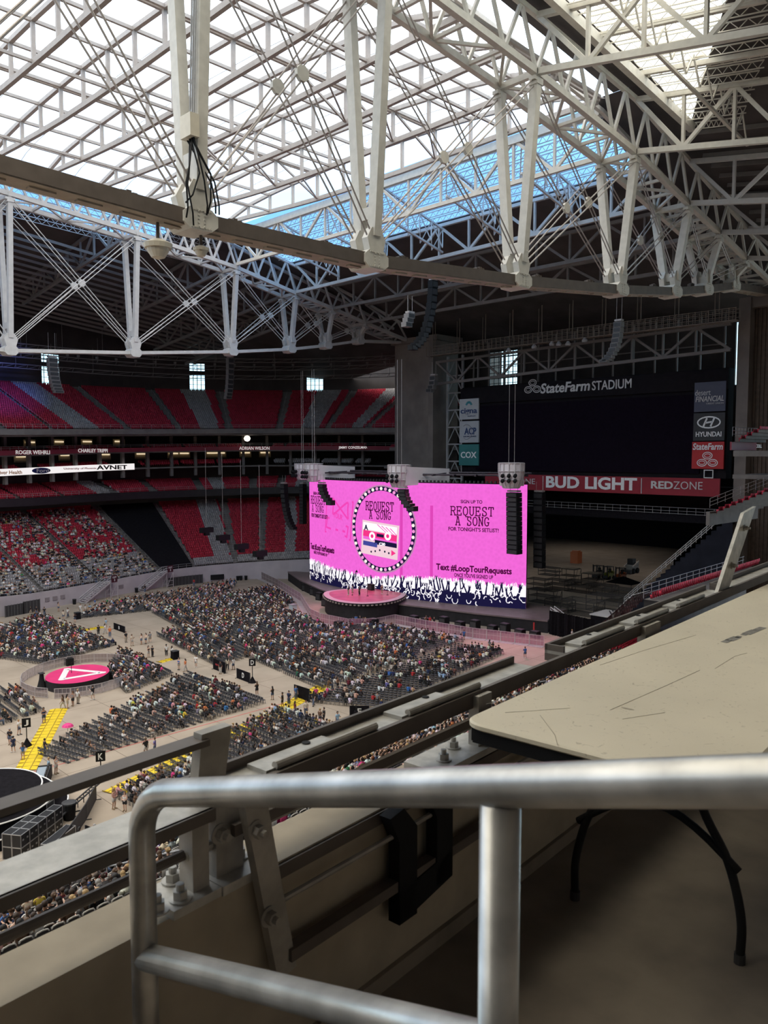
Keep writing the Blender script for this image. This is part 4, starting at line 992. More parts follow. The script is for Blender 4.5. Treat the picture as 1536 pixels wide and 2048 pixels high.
SCF = [(1078, 1180, 5, 3, 2.4), (1120, 1178, 6, 3, 2.0), (1160, 1184, 6, 3, 2.4), (1090, 1205, 6, 3, 2.6), (1140, 1165, 4, 3, 3.2), (1205, 1190, 6, 3, 2.2), (1165, 1228, 7, 4, 2.6), (1215, 1222, 7, 4, 3.0), (1120, 1222, 5, 3, 2.2), (1185, 1170, 4, 3, 2.6), (1100, 1150, 5, 3, 1.8), (1240, 1203, 6, 4, 2.6)]
SL = ['right behind the screen edge', 'farther right behind the screen edge', 'in the middle of the dark floor', 'close behind the stage corner', 'with a pale load on top, before the orange cabinet', 'before the forklifts', 'long and low behind the black drape', 'behind the black draped box', 'behind the stage stairs', 'with a pale load on top, left of the forklifts', 'farthest back by the screen edge', 'under the black canopy edge']
for (px, py, w, d, h), lb in zip(SCF, SL): scaffold(onz(px, py), d, w, h, 2, 'dark steel scaffold rack '+lb, 0, top=pal if 'pale' in lb else None)
p = onz(1246, 1186); s = thing('canopy_tent', tuple(p), 'black pop-up canopy tent with a pointed roof beyond the stage', 'tent')
b = MB(); b.add([p+Vector((x, y, 2.3)) for x, y in ((-2.4, -3.2), (2.4, -3.2), (2.4, 3.2), (-2.4, 3.2))]+[p+ZU*3.7], [(0, 1, 4), (1, 2, 4), (2, 3, 4), (3, 0, 4), (3, 2, 1, 0)]); b.build('canopy', black_cloth, s)
for x in (-2.3, 2.3):
    for y in (-3.1, 3.1): b = MB(); b.beam(p+Vector((x, y, 0)), p+Vector((x, y, 2.3)), .08, .08); b.build('leg', charcoal, s)
# drape and draped box at the bowl corner
p0, p1 = onz(1098, 1268), onz(1188, 1290)
b = MB(); n = 60; d = p1-p0; nn = Vector((-d.y, d.x, 0)).normalized(); A_ = [p0+d*(i/n)+nn*(.22*math.sin(i*1.9)+.1*math.sin(i*.7)) for i in range(n+1)]
b.grid([A_, [q+ZU*4.0 for q in A_]]); tag(b.build('stage_drape', black_cloth), 'black pleated drape closing off the right end of the stage', 'drape')
p = onz(1228, 1268); s = thing('draped_platform', tuple(p), 'black draped platform with a white top at the corner of the near stand', 'platform')
b = MB(); n = 48
ring = [p+Vector((2.6*max(-1, min(1, 1.5*math.cos(q)))+.06*math.sin(q*20), 3.0*max(-1, min(1, 1.5*math.sin(q)))+.06*math.cos(q*20), 0)) for q in np.linspace(0, 6.283, n+1)]
b.grid([ring, [q+ZU*3.2 for q in ring]]); b.build('skirt', black_cloth, s); b = MB(); b.box(p+ZU*3.3, (5.4, 6.2, .2)); b.build('top', mat('white table sheet', (.50, .47, .45), .8), s)
b = MB(); b.beam(p+Vector((-1, 0, 3.5)), p+Vector((1, 1.5, 3.6)), .15, .15); b.beam(p+Vector((.5, -1, 3.5)), p+Vector((1.4, 1.2, 3.6)), .15, .15); b.build('clamp_bar', charcoal, s)

# added fill lamps, housings included, to brighten the loading bay
for i, (x, y) in enumerate(((165, 120), (190, 95), (215, 130))):
    s = thing('fill_lamp', (x, y, 22.6), f'added fill lamp hanging under the loading bay roof, {nth(i)} from the stage', 'lamp'); b = MB(); b.lathe([(.2, .6), (.7, .1), (.6, 0)], (x, y, 22.6), 12); b.build('shade', charcoal, s); b = MB(); b.lathe([(.55, .02), (.5, -.05)], (x, y, 22.6), 12); b.build('lens', emis('fill light lens', (1, .95, .9), 2), s)
    ld = bpy.data.lights.new('fill_light', 'SPOT'); ld.energy = 1700; ld.color = (1, .92, .86); ld.spot_size = math.radians(130); ld.spot_blend = .6; ld.shadow_soft_size = .4; o = bpy.data.objects.new('fill_light', ld); COL.objects.link(o); o.location = (x, y, 22.3)
# ================================================================ STAGE
# the screen is an upright arc through three measured points
PA, PB, PC = Vector((113.8, 138.2, 0)), Vector((111.4, 106.5, 0)), Vector((119.1, 83.5, 0))
def circ3(a, b_, c):
    d = 2*(a.x*(b_.y-c.y)+b_.x*(c.y-a.y)+c.x*(a.y-b_.y)); f2 = lambda p: p.x*p.x+p.y*p.y
    return Vector(((f2(a)*(b_.y-c.y)+f2(b_)*(c.y-a.y)+f2(c)*(a.y-b_.y))/d, (f2(a)*(c.x-b_.x)+f2(b_)*(a.x-c.x)+f2(c)*(b_.x-a.x))/d, 0))
CS = circ3(PA, PB, PC); RS = (PA-CS).length
angA = math.atan2(PA.y-CS.y, PA.x-CS.x); angC = math.atan2(PC.y-CS.y, PC.x-CS.x)
if angA < 0: angA += 2*math.pi
if angC < 0: angC += 2*math.pi
LS = abs(angC-angA)*RS; ZS0, ZS1 = 2.2, 24.7
def sp(u, z, out=0.0):
    a = angA+(angC-angA)*u/LS; return Vector((CS.x+(RS+out)*math.cos(a), CS.y+(RS+out)*math.sin(a), z))
_su = np.linspace(0, LS, 800); _spx = np.array([proj(sp(u, 12))[0] for u in _su])
def suv(px, py):
    u = float(np.interp(px, _spx, _su)); p = sp(u, 0); return u, zat(p.x, p.y, py)
pink_m = bpy.data.materials.new('pink lit screen'); pink_m.use_nodes = True
t = pink_m.node_tree; t.nodes.clear(); o_ = t.nodes.new('ShaderNodeOutputMaterial'); e_ = t.nodes.new('ShaderNodeEmission'); tc = t.nodes.new('ShaderNodeTexCoord'); vz = t.nodes.new('ShaderNodeTexVoronoi'); cr = t.nodes.new('ShaderNodeValToRGB')
vz.inputs['Scale'].default_value = 1.6; t.links.new(tc.outputs['Object'], vz.inputs['Vector']); t.links.new(vz.outputs['Distance'], cr.inputs[0])
PINK = (.80, .125, .62)
cr.color_ramp.elements[0].color = (*[c*.93 for c in PINK], 1); cr.color_ramp.elements[1].color = (*[min(1, c*1.06) for c in PINK], 1)
t.links.new(cr.outputs[0], e_.inputs[0]); e_.inputs[1].default_value = .61; t.links.new(e_.outputs[0], o_.inputs[0])
EK = .63
pink2 = emis('deeper pink light', (.78, .055, .42), EK); inkp = emis('dark plum light', (.10, .004, .06), EK*.6); whl = emis('white light', (.92, .88, .95), EK); nvl = emis('dark navy light', (.012, .010, .05), EK*.8); rosel = emis('rose light', (.80, .035, .22), EK); redl = emis('red light', (.62, .02, .05), EK); bluel = emis('blue light', (.05, .06, .28), EK); pinkd = emis('dim pink light', (.64, .055, .42), EK)
vw = thing('video_wall', tuple(sp(LS/2, 2.2)), 'huge curved pink video wall reading REQUEST A SONG behind the stage', 'video wall')
b = MB(); us = np.linspace(0, LS, 49); b.grid([[sp(u, ZS0) for u in us], [sp(u, ZS1) for u in us]]); b.build('screen_face', pink_m, vw)
b = MB(); b.grid([[sp(u, ZS0, -.1) for u in us], [sp(u, ZS1+.15, -.1) for u in us], [sp(u, ZS1+.15, -1.2) for u in us], [sp(u, ZS0, -1.2) for u in us], [sp(u, ZS0, -.1) for u in us]])
b.build('rear_casing', black, vw)
b = MB()
for u in np.arange(.3, LS, .8): b.beam(sp(u, ZS1+.15, .05), sp(u, ZS1+.55, .05), .3, .3)
b.build('top_lamp_strip', charcoal, vw)
b = MB()
for u in np.arange(.3, LS, .9): b.box(sp(u, ZS0-.45, .5), (.45, .45, .3))
bs_ = b.build('foot_lamp_strip', mat('foot lamp', (.30, .25, .22), .4), vw)
def curve_mesh(me, u0, z0, out, rot=0.0):
    """bend a flat mesh (x along the arc, y up) onto the screen"""
    c_, s_ = math.cos(rot), math.sin(rot)
    for v in me.vertices:
        x, y, z = v.co; x, y = x*c_-y*s_, x*s_+y*c_; v.co = sp(u0+x, z0+y, out+z)
    me.update(); return me
def stxt(body, x0, y0, x1, y1, m=inkp, bold=.02, out=.08, par=None, rot=0.0, name='lettering'):
    (ua, za), (ub, zb) = suv(x0, (y0+y1)/2), suv(x1, (y0+y1)/2); uc = (ua+ub)/2; zt = suv((x0+x1)/2, y0)[1]; zl = suv((x0+x1)/2, y1)[1]
    me = text_mesh(body, abs(ub-ua), abs(zt-zl), .04, bold); curve_mesh(me, uc, (za+zb)/2 if rot == 0 else (zt+zl)/2, out, rot)
    me.materials.clear(); me.materials.append(m); o = bpy.data.objects.new(name, me); COL.objects.link(o); p_ = par or vw; o.parent = p_
    o.matrix_parent_inverse = vw.matrix_basis.inverted() if p_ is vw else vw.matrix_basis.inverted(); 
    if p_ is not vw: o.matrix_parent_inverse = (vw.matrix_basis @ p_.matrix_parent_inverse @ p_.matrix_basis).inverted()
    return o
def spoly(P2, m, out, name, par=None):
    """flat polygons [(u, z) list, ...] bent onto the screen"""
    b = MB()
    for P in P2:
        A_ = [sp(u, z, out) for u, z in P]; b.add(A_, [tuple(range(len(A_)))])
    return b.build(name, m, par or vw)
# typewriter capitals for the headings: strokes in a 4 x 6 box, with slab serifs
GL = {'R': [[(.6, 0), (.6, 6), (2.6, 6), (3.4, 5.4), (3.4, 3.8), (2.6, 3.1), (.6, 3.1)], [(2.2, 3.1), (3.6, 0)], 'S0:.6', 'S6:.5', 'S0:3.6'],
 'E': [[(3.5, 1.5), (3.5, 0), (.6, 0), (.6, 6), (3.4, 6), (3.4, 4.6)], [(.6, 3.1), (2.5, 3.1)], [(2.5, 2.5), (2.5, 3.7)], 'S0:.5', 'S6:.5'],
 'Q': [[(2, 6), (.9, 5.4), (.4, 4), (.4, 2), (.9, .6), (2, 0), (3.1, .6), (3.6, 2), (3.6, 4), (3.1, 5.4), (2, 6)], [(1.8, .1), (2.4, -1), (3.8, -.8)]],
 'U': [[(.7, 6), (.7, 1.4), (1.3, .3), (2, 0), (2.7, .3), (3.3, 1.4), (3.3, 6)], 'S6:.7', 'S6:3.3'],
 'S': [[(3.3, 4.4), (3.3, 5.3), (2.6, 6), (1.4, 6), (.6, 5.2), (.6, 4.2), (1.3, 3.4), (2.8, 2.7), (3.4, 1.8), (3.4, .9), (2.6, 0), (1.4, 0), (.6, .7), (.6, 1.7)], [(3.3, 5.2), (3.3, 6)], [(.6, .8), (.6, 0)]],
 'T': [[(2, 0), (2, 6)], [(.3, 4.6), (.3, 6), (3.7, 6), (3.7, 4.6)], 'S0:2'],
 'A': [[(.5, 0), (1.8, 6), (2.2, 6), (3.5, 0)], [(.95, 2), (3.05, 2)], 'S0:.5', 'S0:3.5', [(1.1, 6), (2.2, 6)]],
 'O': [[(2, 6), (.9, 5.4), (.4, 4), (.4, 2), (.9, .6), (2, 0), (3.1, .6), (3.6, 2), (3.6, 4), (3.1, 5.4), (2, 6)]],
 'N': [[(.7, 0), (.7, 6), (3.3, 0), (3.3, 6)], 'S0:.7', 'S6:.5', 'S6:3.3'],
 'G': [[(3.4, 4.4), (3.3, 5.3), (2.2, 6), (1, 5.5), (.4, 4), (.4, 2), (1, .5), (2.2, 0), (3.4, .7), (3.4, 2.4)], [(2.3, 2.4), (3.9, 2.4)]], ' ': []}
def typed(body, x0, y0, x1, y1, m=inkp, out=.08, par=None):
    (ua, za), (ub, zb) = suv(x0, (y0+y1)/2), suv(x1, (y0+y1)/2); zt, zl = suv((x0+x1)/2, y0)[1], suv((x0+x1)/2, y1)[1]
    cw = (ub-ua)/len(body); sx = cw*.84/4; sy = abs(zt-zl)/6; wd = abs(zt-zl)*.125; base = (za+zb)/2-abs(zt-zl)/2; Q = []
    for i, ch in enumerate(body):
        for st in GL[ch]:
            if isinstance(st, str): y, x = st[1:].split(':'); y = float(y); x = float(x); st = [(x-.62, y), (x+.62, y)]
            for p, q in zip(st[:-1], st[1:]):
                a = np.array((ua+cw*i+p[0]*sx, base+p[1]*sy)); c = np.array((ua+cw*i+q[0]*sx, base+q[1]*sy)); d = c-a; L = np.hypot(*d); d = d/L; n = np.array((-d[1], d[0]))*wd/2; a = a-d*wd*.3; c = c+d*wd*.3
                Q.append([tuple(a-n), tuple(c-n), tuple(c+n), tuple(a+n)])
    return spoly(Q, m, out, 'lettering', par)
def srect(x0, y0, x1, y1, m, out, name, par=None, frame=None, rot=0.0):
    (ua, za), (ub, zb) = suv(x0, (y0+y1)/2), suv(x1, (y0+y1)/2); uc, zc = (ua+ub)/2, (za+zb)/2; hw, hh = abs(ub-ua)/2, abs(suv((x0+x1)/2, y0)[1]-suv((x0+x1)/2, y1)[1])/2
    c_, s_ = math.cos(rot), math.sin(rot); R_ = lambda x, y: (uc+x*c_-y*s_, zc+x*s_+y*c_)
    if frame is None: return spoly([[R_(-hw, -hh), R_(hw, -hh), R_(hw, hh), R_(-hw, hh)]], m, out, name, par)
    f = frame; return spoly([[R_(-hw, -hh), R_(hw, -hh), R_(hw, -hh+f), R_(-hw, -hh+f)], [R_(-hw, hh-f), R_(hw, hh-f), R_(hw, hh), R_(-hw, hh)], [R_(-hw, -hh), R_(-hw+f, -hh), R_(-hw+f, hh), R_(-hw, hh)], [R_(hw-f, -hh), R_(hw, -hh), R_(hw, hh), R_(hw-f, hh)]], m, out, name, par)
# deeper pink panels
for x0, y0, x1, y1 in ((623, 1128, 720, 1152), (800, 1010, 866, 1160)): srect(x0, y0, x1, y1, pinkd if x0 > 700 else pink2, .03, 'pink_panel')
# right-hand text
stxt('SIGN UP TO', 921, 1000, 964, 1007); typed('REQUEST', 901, 1014, 989, 1031); typed('A SONG', 911, 1034, 980, 1051); stxt("FOR TONIGHT'S SETLIST!", 897, 1055, 997, 1063)
stxt('Text #LoopTourRequests', 873, 1131, 1024, 1148, bold=.03); stxt("ONCE YOU'VE SIGNED UP", 909, 1148, 987, 1156)
# left-hand text
stxt('SIGN UP TO', 628, 984, 645, 990); typed('REQUEST', 623, 993, 652, 1008); typed('A SONG', 625, 1011, 649, 1024); stxt("FOR TONIGHT'S SETLIST!", 624, 1028, 656, 1036); stxt('Text #LoopTourRequests', 622, 1090, 669, 1106, bold=.03); stxt("ONCE YOU'VE SIGNED UP", 628, 1104, 655, 1110)
# tour stamp: outlined frame, knotted loop, word
st = srect(652, 995, 705, 1074, pink2, .04, 'stamp_outline', None, .35, -.12); srect(653, 1042, 697, 1066, pink2, .05, 'stamp_ticket', None, .4, -.2)
for du in (0, 1, 2): u, z = suv(660+14*du, 1056+3*du); spoly([[(u-.5, z-.25), (u+.5, z-.35), (u+.5, z+.1), (u-.5, z+.2)]], pink2, .05, 'stamp_bar')
Q = []
cu, cz = suv(681, 1017)
for k in range(40):
    f = lambda q: (cu+3.2*math.sin(q)+.6*math.sin(3*q), cz+1.7*math.sin(2*q)-.5*math.sin(q)); a = np.array(f(k*2*math.pi/40)); c = np.array(f((k+1)*2*math.pi/40)); d = c-a; n = np.array((-d[1], d[0]))/np.hypot(*d)*.22; Q.append([tuple(a-n), tuple(c-n), tuple(c+n), tuple(a+n)])
spoly(Q, pink2, .05, 'stamp_loop'); stxt('TOUR', 668, 1027, 686, 1038, pink2, rot=-.15)
# the lit ring with bulbs
ucx, ucz = suv(765, 1058); rr = abs(suv(765, 973)[1]-suv(765, 1143)[1])/2
rw_ = (suv(826, 1058)[0]-suv(703, 1058)[0])/2
def ringpt(q, k): return (ucx+rw_*k*math.cos(q), ucz+rr*k*math.sin(q))
ring = spoly([[ringpt(a, .90), ringpt(a, 1.0), ringpt(c, 1.0), ringpt(c, .90)] for a, c in zip(np.linspace(0, 6.2832, 73)[:-1], np.linspace(0, 6.2832, 73)[1:])], nvl, .3, 'bulb_ring')
spoly([[ringpt(a, 1.0), ringpt(a, 1.035), ringpt(c, 1.035), ringpt(c, 1.0)] for a, c in zip(np.linspace(0, 6.2832, 73)[:-1], np.linspace(0, 6.2832, 73)[1:])], emis('grey pink light', (.45, .22, .38), EK), .28, 'ring_rim', ring)
for i in range(44):
    q = 2*math.pi*i/44; u, z = ringpt(q, .95); b = MB(); b.lathe([(.05, .3), (.33, .15), (.33, 0), (.05, -.1)], sp(u, z, .5), 8, Matrix.Rotation(math.pi/2, 3, 'Y'))
    b.build('bulb', emis('warm bulb', (.72, .66, .6), .8) if i % 2 else emis('pink bulb', (.7, .25, .55), .7), ring)
typed('REQUEST', 734, 1004, 791, 1021, out=.34); typed('A SONG', 741, 1023, 785, 1038, out=.34)
# cassette
cs = srect(726, 1045, 799, 1113, emis('cream light', (.78, .55, .62), EK), .34, 'cassette', None, None, -.07)
srect(729, 1049, 796, 1063, whl, .37, 'cassette_label', cs, None, -.07); srect(729, 1065, 796, 1077, rosel, .37, 'cassette_band', cs, None, -.07); srect(729, 1077, 796, 1083, pink_m, .37, 'cassette_band', cs, None, -.07)
srect(729, 1083, 757, 1092, bluel, .38, 'cassette_band', cs, None, -.07); srect(752, 1083, 796, 1092, nvl, .37, 'cassette_band', cs, None, -.07); srect(756, 1068, 770, 1074, nvl, .39, 'cassette_window', cs, None, -.07)
stxt('A', 731, 1049, 739, 1060, nvl, .03, .40, cs); stxt('C30', 761, 1085, 773, 1091, whl, .04, .42, cs)
for px in (747, 778):
    u, z = suv(px, 1072); spoly([[(u+.85*math.cos(q), z+.85*math.sin(q)) for q in np.linspace(0, 6.283, 15)[:-1]]], whl, .40, 'cassette_reel', cs); spoly([[(u+.4*math.cos(q), z+.4*math.sin(q)) for q in np.linspace(0, 6.283, 11)[:-1]]], rosel, .42, 'cassette_hub', cs)
for px, py in ((745, 1103), (753, 1102), (762, 1100), (772, 1103), (780, 1106)): u, z = suv(px, py); spoly([[(u+.22*math.cos(q), z+.22*math.sin(q)) for q in np.linspace(0, 6.283, 9)[:-1]]], nvl, .38, 'cassette_hole', cs)
u, z = suv(789, 1106); spoly([[(u-.5, z-.6), (u+.6, z), (u-.5, z+.6)]], rosel, .38, 'cassette_arrow', cs)
u0, z0 = suv(760, 1058); spoly([[(u0-.5+1.1*i, z0+.9-.2*i), (u0+2.4+.7*i, z0-1.0), (u0+2.6+.7*i, z0-1.0), (u0-.2+1.1*i, z0+.9-.2*i)] for i in range(4)], pink2, .40, 'cassette_scribble', cs)
# crowd drawing along the bottom: white edge with dark raised arms
rs = random.Random(3)
def hand_z(u): return ZS0+interp(u, [0, 8, 18, 24, 30, 40, LS], [4.6, 4.0, 3.4, 3.2, 4.0, 4.6, 4.3])
P = []; us2 = np.linspace(0, LS, 330)
for a, c in zip(us2[:-1], us2[1:]):
    P.append([(a, ZS0), (c, ZS0), (c, hand_z(c)+rs.uniform(-.5, .55)), (a, hand_z(a)+rs.uniform(-.5, .55))])
cd_ = spoly(P, whl, .05, 'crowd_picture')
Q = [[(a, ZS0), (c, ZS0), (c, ZS0+(hand_z(c)-ZS0)*.5), (a, ZS0+(hand_z(a)-ZS0)*.5)] for a, c in zip(us2[:-1], us2[1:])]; S_ = []
for k in range(150):               # white outlines of arms and faces
    u = rs.uniform(.3, LS-.3); z = ZS0+(hand_z(u)-ZS0)*rs.uniform(.08, .6); r = rs.uniform(.25, .6); q0 = rs.uniform(0, 6.28); pts = [(u+r*math.cos(q0+q), z+r*1.3*math.sin(q0+q)) for q in np.linspace(0, rs.uniform(1.5, 4.0), 7)]
    for p, q in zip(pts[:-1], pts[1:]):
        d = np.array(q)-np.array(p); n = np.array((-d[1], d[0]))/max(1e-6, np.hypot(*d))*rs.uniform(.05, .1); pp = [tuple(np.array(p)-n), tuple(np.array(q)-n), tuple(np.array(q)+n), tuple(np.array(p)+n)]
        S_.append([(max(.02, min(LS-.02, x)), max(ZS0+.02, y)) for x, y in pp])
for k in range(92):                # arms and heads as dark shapes
    u = .5+k*(LS-1)/92+rs.uniform(-.25, .25); h = hand_z(u)-ZS0; w = rs.uniform(.16, .3); tip = u+rs.uniform(-.8, .8); el = u+rs.uniform(-.5, .5); zh = ZS0+h*rs.uniform(.62, .98); ze = ZS0+h*.45
    Q.append([(u-w, ZS0), (u+w, ZS0), (el+w*.8, ze), (el-w*.8, ze)]); Q.append([(el-w*.8, ze), (el+w*.8, ze), (tip+w*.45, zh), (tip-w*.45, zh)])
    Q.append([(tip-w*.7, zh-.1), (tip+w*.7, zh-.1), (tip+w*.55, zh+.35), (tip-w*.55, zh+.35)])
    for j in range(3): f0 = tip+(j-1)*w*.5; Q.append([(f0-.06, zh+.3), (f0+.06, zh+.3), (f0+.05+(j-1)*.1, zh+.62), (f0-.05+(j-1)*.1, zh+.62)])
for k in range(46):
    u = .6+k*(LS-1.2)/46+rs.uniform(-.3, .3); r = rs.uniform(.34, .5); z = ZS0+(hand_z(u)-ZS0)*rs.uniform(.18, .5); Q.append([(u+r*math.cos(q), z+r*1.2*math.sin(q)) for q in np.linspace(0, 6.283, 11)[:-1]]); Q.append([(u-r*1.5, ZS0), (u+r*1.5, ZS0), (u+r*.9, z-r*.5), (u-r*.9, z-r*.5)])
P2 = spoly(Q, nvl, .07, 'crowd_shapes', cd_); spoly(S_, whl, .09, 'crowd_outlines', cd_)
# ---------------------------------------------------------------- deck, round stage, skirts
stage_top = mat('stage deck', (.16, .12, .12), .45, 0, .15, .8); skirt_m = mat('black stage skirt', (.012, .010, .012), .8, 0, .3, 1)
sd_ = thing('main_stage', (110, 110, 0), 'wide black main stage deck with skirted front below the video wall', 'stage')
FE = [(575, 1143), (600, 1160), (640, 1178), (690, 1195), (790, 1207), (870, 1216), (950, 1226), (1095, 1241)]
F_ = [onz(x, y, 2.2) for x, y in FE]; bk = [Vector((119, 150, 2.2)), Vector((124, 138, 2.2)), Vector((124, 120, 2.2)), Vector((124, 100, 2.2)), Vector((124, 78, 2.2))]
poly = F_+[onz(1110, 1224, 2.2)]+bk[::-1]
b = MB(); b.prism(poly, (0, 0, -.25)); b.build('deck', stage_top, sd_)
b = MB(); fr = F_+[onz(1110, 1224, 2.2)]; b.grid([[Vector((p.x+.15, p.y, 0)) for p in fr], [Vector((p.x+.15, p.y, 2.0)) for p in fr]]); b.build('skirt', skirt_m, sd_)
RZ = 3.2
rc = (onz(648, 1186, RZ)+onz(812, 1186, RZ))/2; VD = Vector((-F0.x, -F0.y, 0)); rr_ = 8.0
def rring(k, z):
    out = []
    for q in np.linspace(0, 2*math.pi, 65):
        c_, s_ = math.cos(q), math.sin(q); out.append(Vector((rc.x, rc.y, z))+VD*(c_*k*(11.4 if c_ > 0 else 5.0))+RT*(s_*rr_*k))
    return out
rs_ = thing('round_stage', (rc.x, rc.y, 0), 'round pink-lit stage thrust out in front of the video wall', 'stage')
b = MB(); b.grid([rring(.97, 0), rring(.97, RZ-.4), rring(1, RZ-.35), rring(1, RZ)]); b.build('drum', skirt_m, rs_)
b = MB(); b.grid([rring(1, RZ), rring(1, RZ+.04), rring(.87, RZ+.05)]); b.build('rim', mat('pale stage rim', (.46, .34, .36), .5), rs_)
b = MB(); b.grid([rring(.87, RZ+.05), rring(.5, RZ+.06), rring(.01, RZ+.06)]); b.build('turntable', mat('rosy stage floor', (.36, .08, .12), .4, 0, .25, .5), rs_)
b = MB()
for p in rring(1.0, RZ-.3)[:-1]: b.box(p, (.35, .35, .22))
b.build('edge_lamps', MATS['foot lamp'], rs_)
# floor loudspeakers and boxes along the stage front
k = 0
for px, py in ((612, 1178), (628, 1186), (640, 1196), (652, 1208), (678, 1240), (747, 1240), (828, 1228), (852, 1233), (888, 1236), (920, 1240), (950, 1243), (985, 1248), (1010, 1250), (1040, 1256), (1070, 1260)):
    p = onz(px, py+(15 if px > 660 else 4), 0); s = thing('stage_wedge', tuple(p), f'black loudspeaker box standing in front of the stage skirt, {nth(k)} from its far end', 'loudspeaker', 'speaker boxes along the stage front'); k += 1
    h = 1.5 if px < 660 or px in (888, 950, 1010, 747) else 1.0
    b = MB(); b.box(p+ZU*h/2, (1.2, 1.5, h)); b.build('cabinet', black, s); b = MB(); b.box(p+ZU*(h+.06), (1.0, 1.3, .1)); b.build('lid', charcoal, s); b = MB(); b.box(p+Vector((-.62, 0, h*.5)), (.05, 1.2, h*.7)); b.build('grille', MATS['array grille'], s)
p = onz(900-0, 1262); 
s = thing('generator_box', tuple(onz(1067, 1262)), 'small red box standing by the right end of the stage front', 'box'); b = MB(); b.box(onz(1067, 1262)+ZU*.8, (.9, 1.0, 1.6)); b.build('case', mat('red box paint', (.40, .03, .03), .5), s); b = MB(); b.box(onz(1067, 1262)+ZU*1.65, (.5, .6, .12)); b.build('handle', charcoal, s)
# stage stairs right
p = onz(1112, 1250, 0); s = thing('stage_stair', tuple(p), 'steel stair with railings climbing to the right end of the stage', 'stair')
for w_ in (-.6, .6):
    b = MB(); a, c = p+Vector((w_, -3.4, 0)), p+Vector((w_, .8, 2.2)); b.beam(a, c, .1, .25)
    for dz in (.5, 1.0): b.tube([a+ZU*dz, c+ZU*dz], .06, 6)
    for f in (0, .33, .66, 1): q = a.lerp(c, f); b.beam(q, q+ZU*1.0, .07, .07)
    b.build('handrail', stair_m, s)
b = MB()
for i in range(9): b.box(p+Vector((0, lerp(-3.4, .8, i/8), 2.2*i/8)), (1.2, .35, .05))
b.build('tread', stair_m, s)
# band gear on the round stage
def drum_kit(p):
    s = thing('drum_kit', tuple(p), 'drum kit with cymbals at the rear of the round stage', 'drum kit')
    for dx, dy, r, h, z in ((0, 0, .45, .5, .5), (-.5, .5, .25, .3, .9), (-.5, -.4, .25, .3, .9), (.3, -.8, .3, .5, .5), (-.2, .9, .2, .2, .85)):
        b = MB(); b.lathe([(r*.95, -h/2), (r, -h/2), (r, h/2), (r*.95, h/2)], p+Vector((dx, dy, z)), 14); b.build('drum', charcoal, s)
    for dx, dy, z in ((-.7, .9, 1.35), (-.7, -.9, 1.4), (.2, 1.2, 1.2)):
        b = MB(); b.lathe([(.02, .05), (.42, 0), (.42, -.01), (.02, .0)], p+Vector((dx, dy, z)), 14); b.build('cymbal', mat('brass', (.45, .33, .12), .3, .9), s); b = MB(); b.tube([p+Vector((dx, dy, 0)), p+Vector((dx, dy, z))], .025, 5); b.build('stand', alu, s)
drum_kit(onz(762, 1176, RZ+.06)); 
for px, py, lb in ((742, 1180, 'black amplifier rack left of the drum kit'), (782, 1178, 'black amplifier rack right of the drum kit'), (793, 1182, 'black keyboard rig at the right edge of the round stage'), (722, 1170, 'tall black dome-topped riser at the back of the round stage')):
    p = onz(px, py, RZ+.06); s = thing('amplifier_rack', tuple(p), lb, 'amplifier'); b = MB(); b.box(p+ZU*.6, (.8, 1.3, 1.2)); b.build('case', black, s); b = MB(); b.box(p+Vector((-.42, 0, .6)), (.05, 1.1, .9)); b.build('grille', MATS['array grille'], s)
    if 'tall' in lb: b = MB(); b.lathe([(1.0, 1.2), (.9, 2.6), (1.3, 2.8), (1.2, 3.3), (.3, 3.6)], p, 14); b.build('drum_top', black, s)
for px, py in ((705, 1185), (735, 1192), (775, 1190)):
    p = onz(px, py, RZ+.06); s = thing('microphone_stand', tuple(p), f'thin microphone stand on the round stage, {dict(((705,"left"),(735,"middle"),(775,"right")))[px]} one', 'microphone stand'); b = MB(); b.tube([p, p+ZU*1.5], .03, 5); b.build('pole', black, s); b = MB(); b.lathe([(.25, 0), (.25, .04), (.03, .06)], p, 10); b.build('base', black, s); b = MB(); b.tube([p+ZU*1.45, p+Vector((-.4, 0, 1.75))], .03, 5); b.build('boom', black, s)
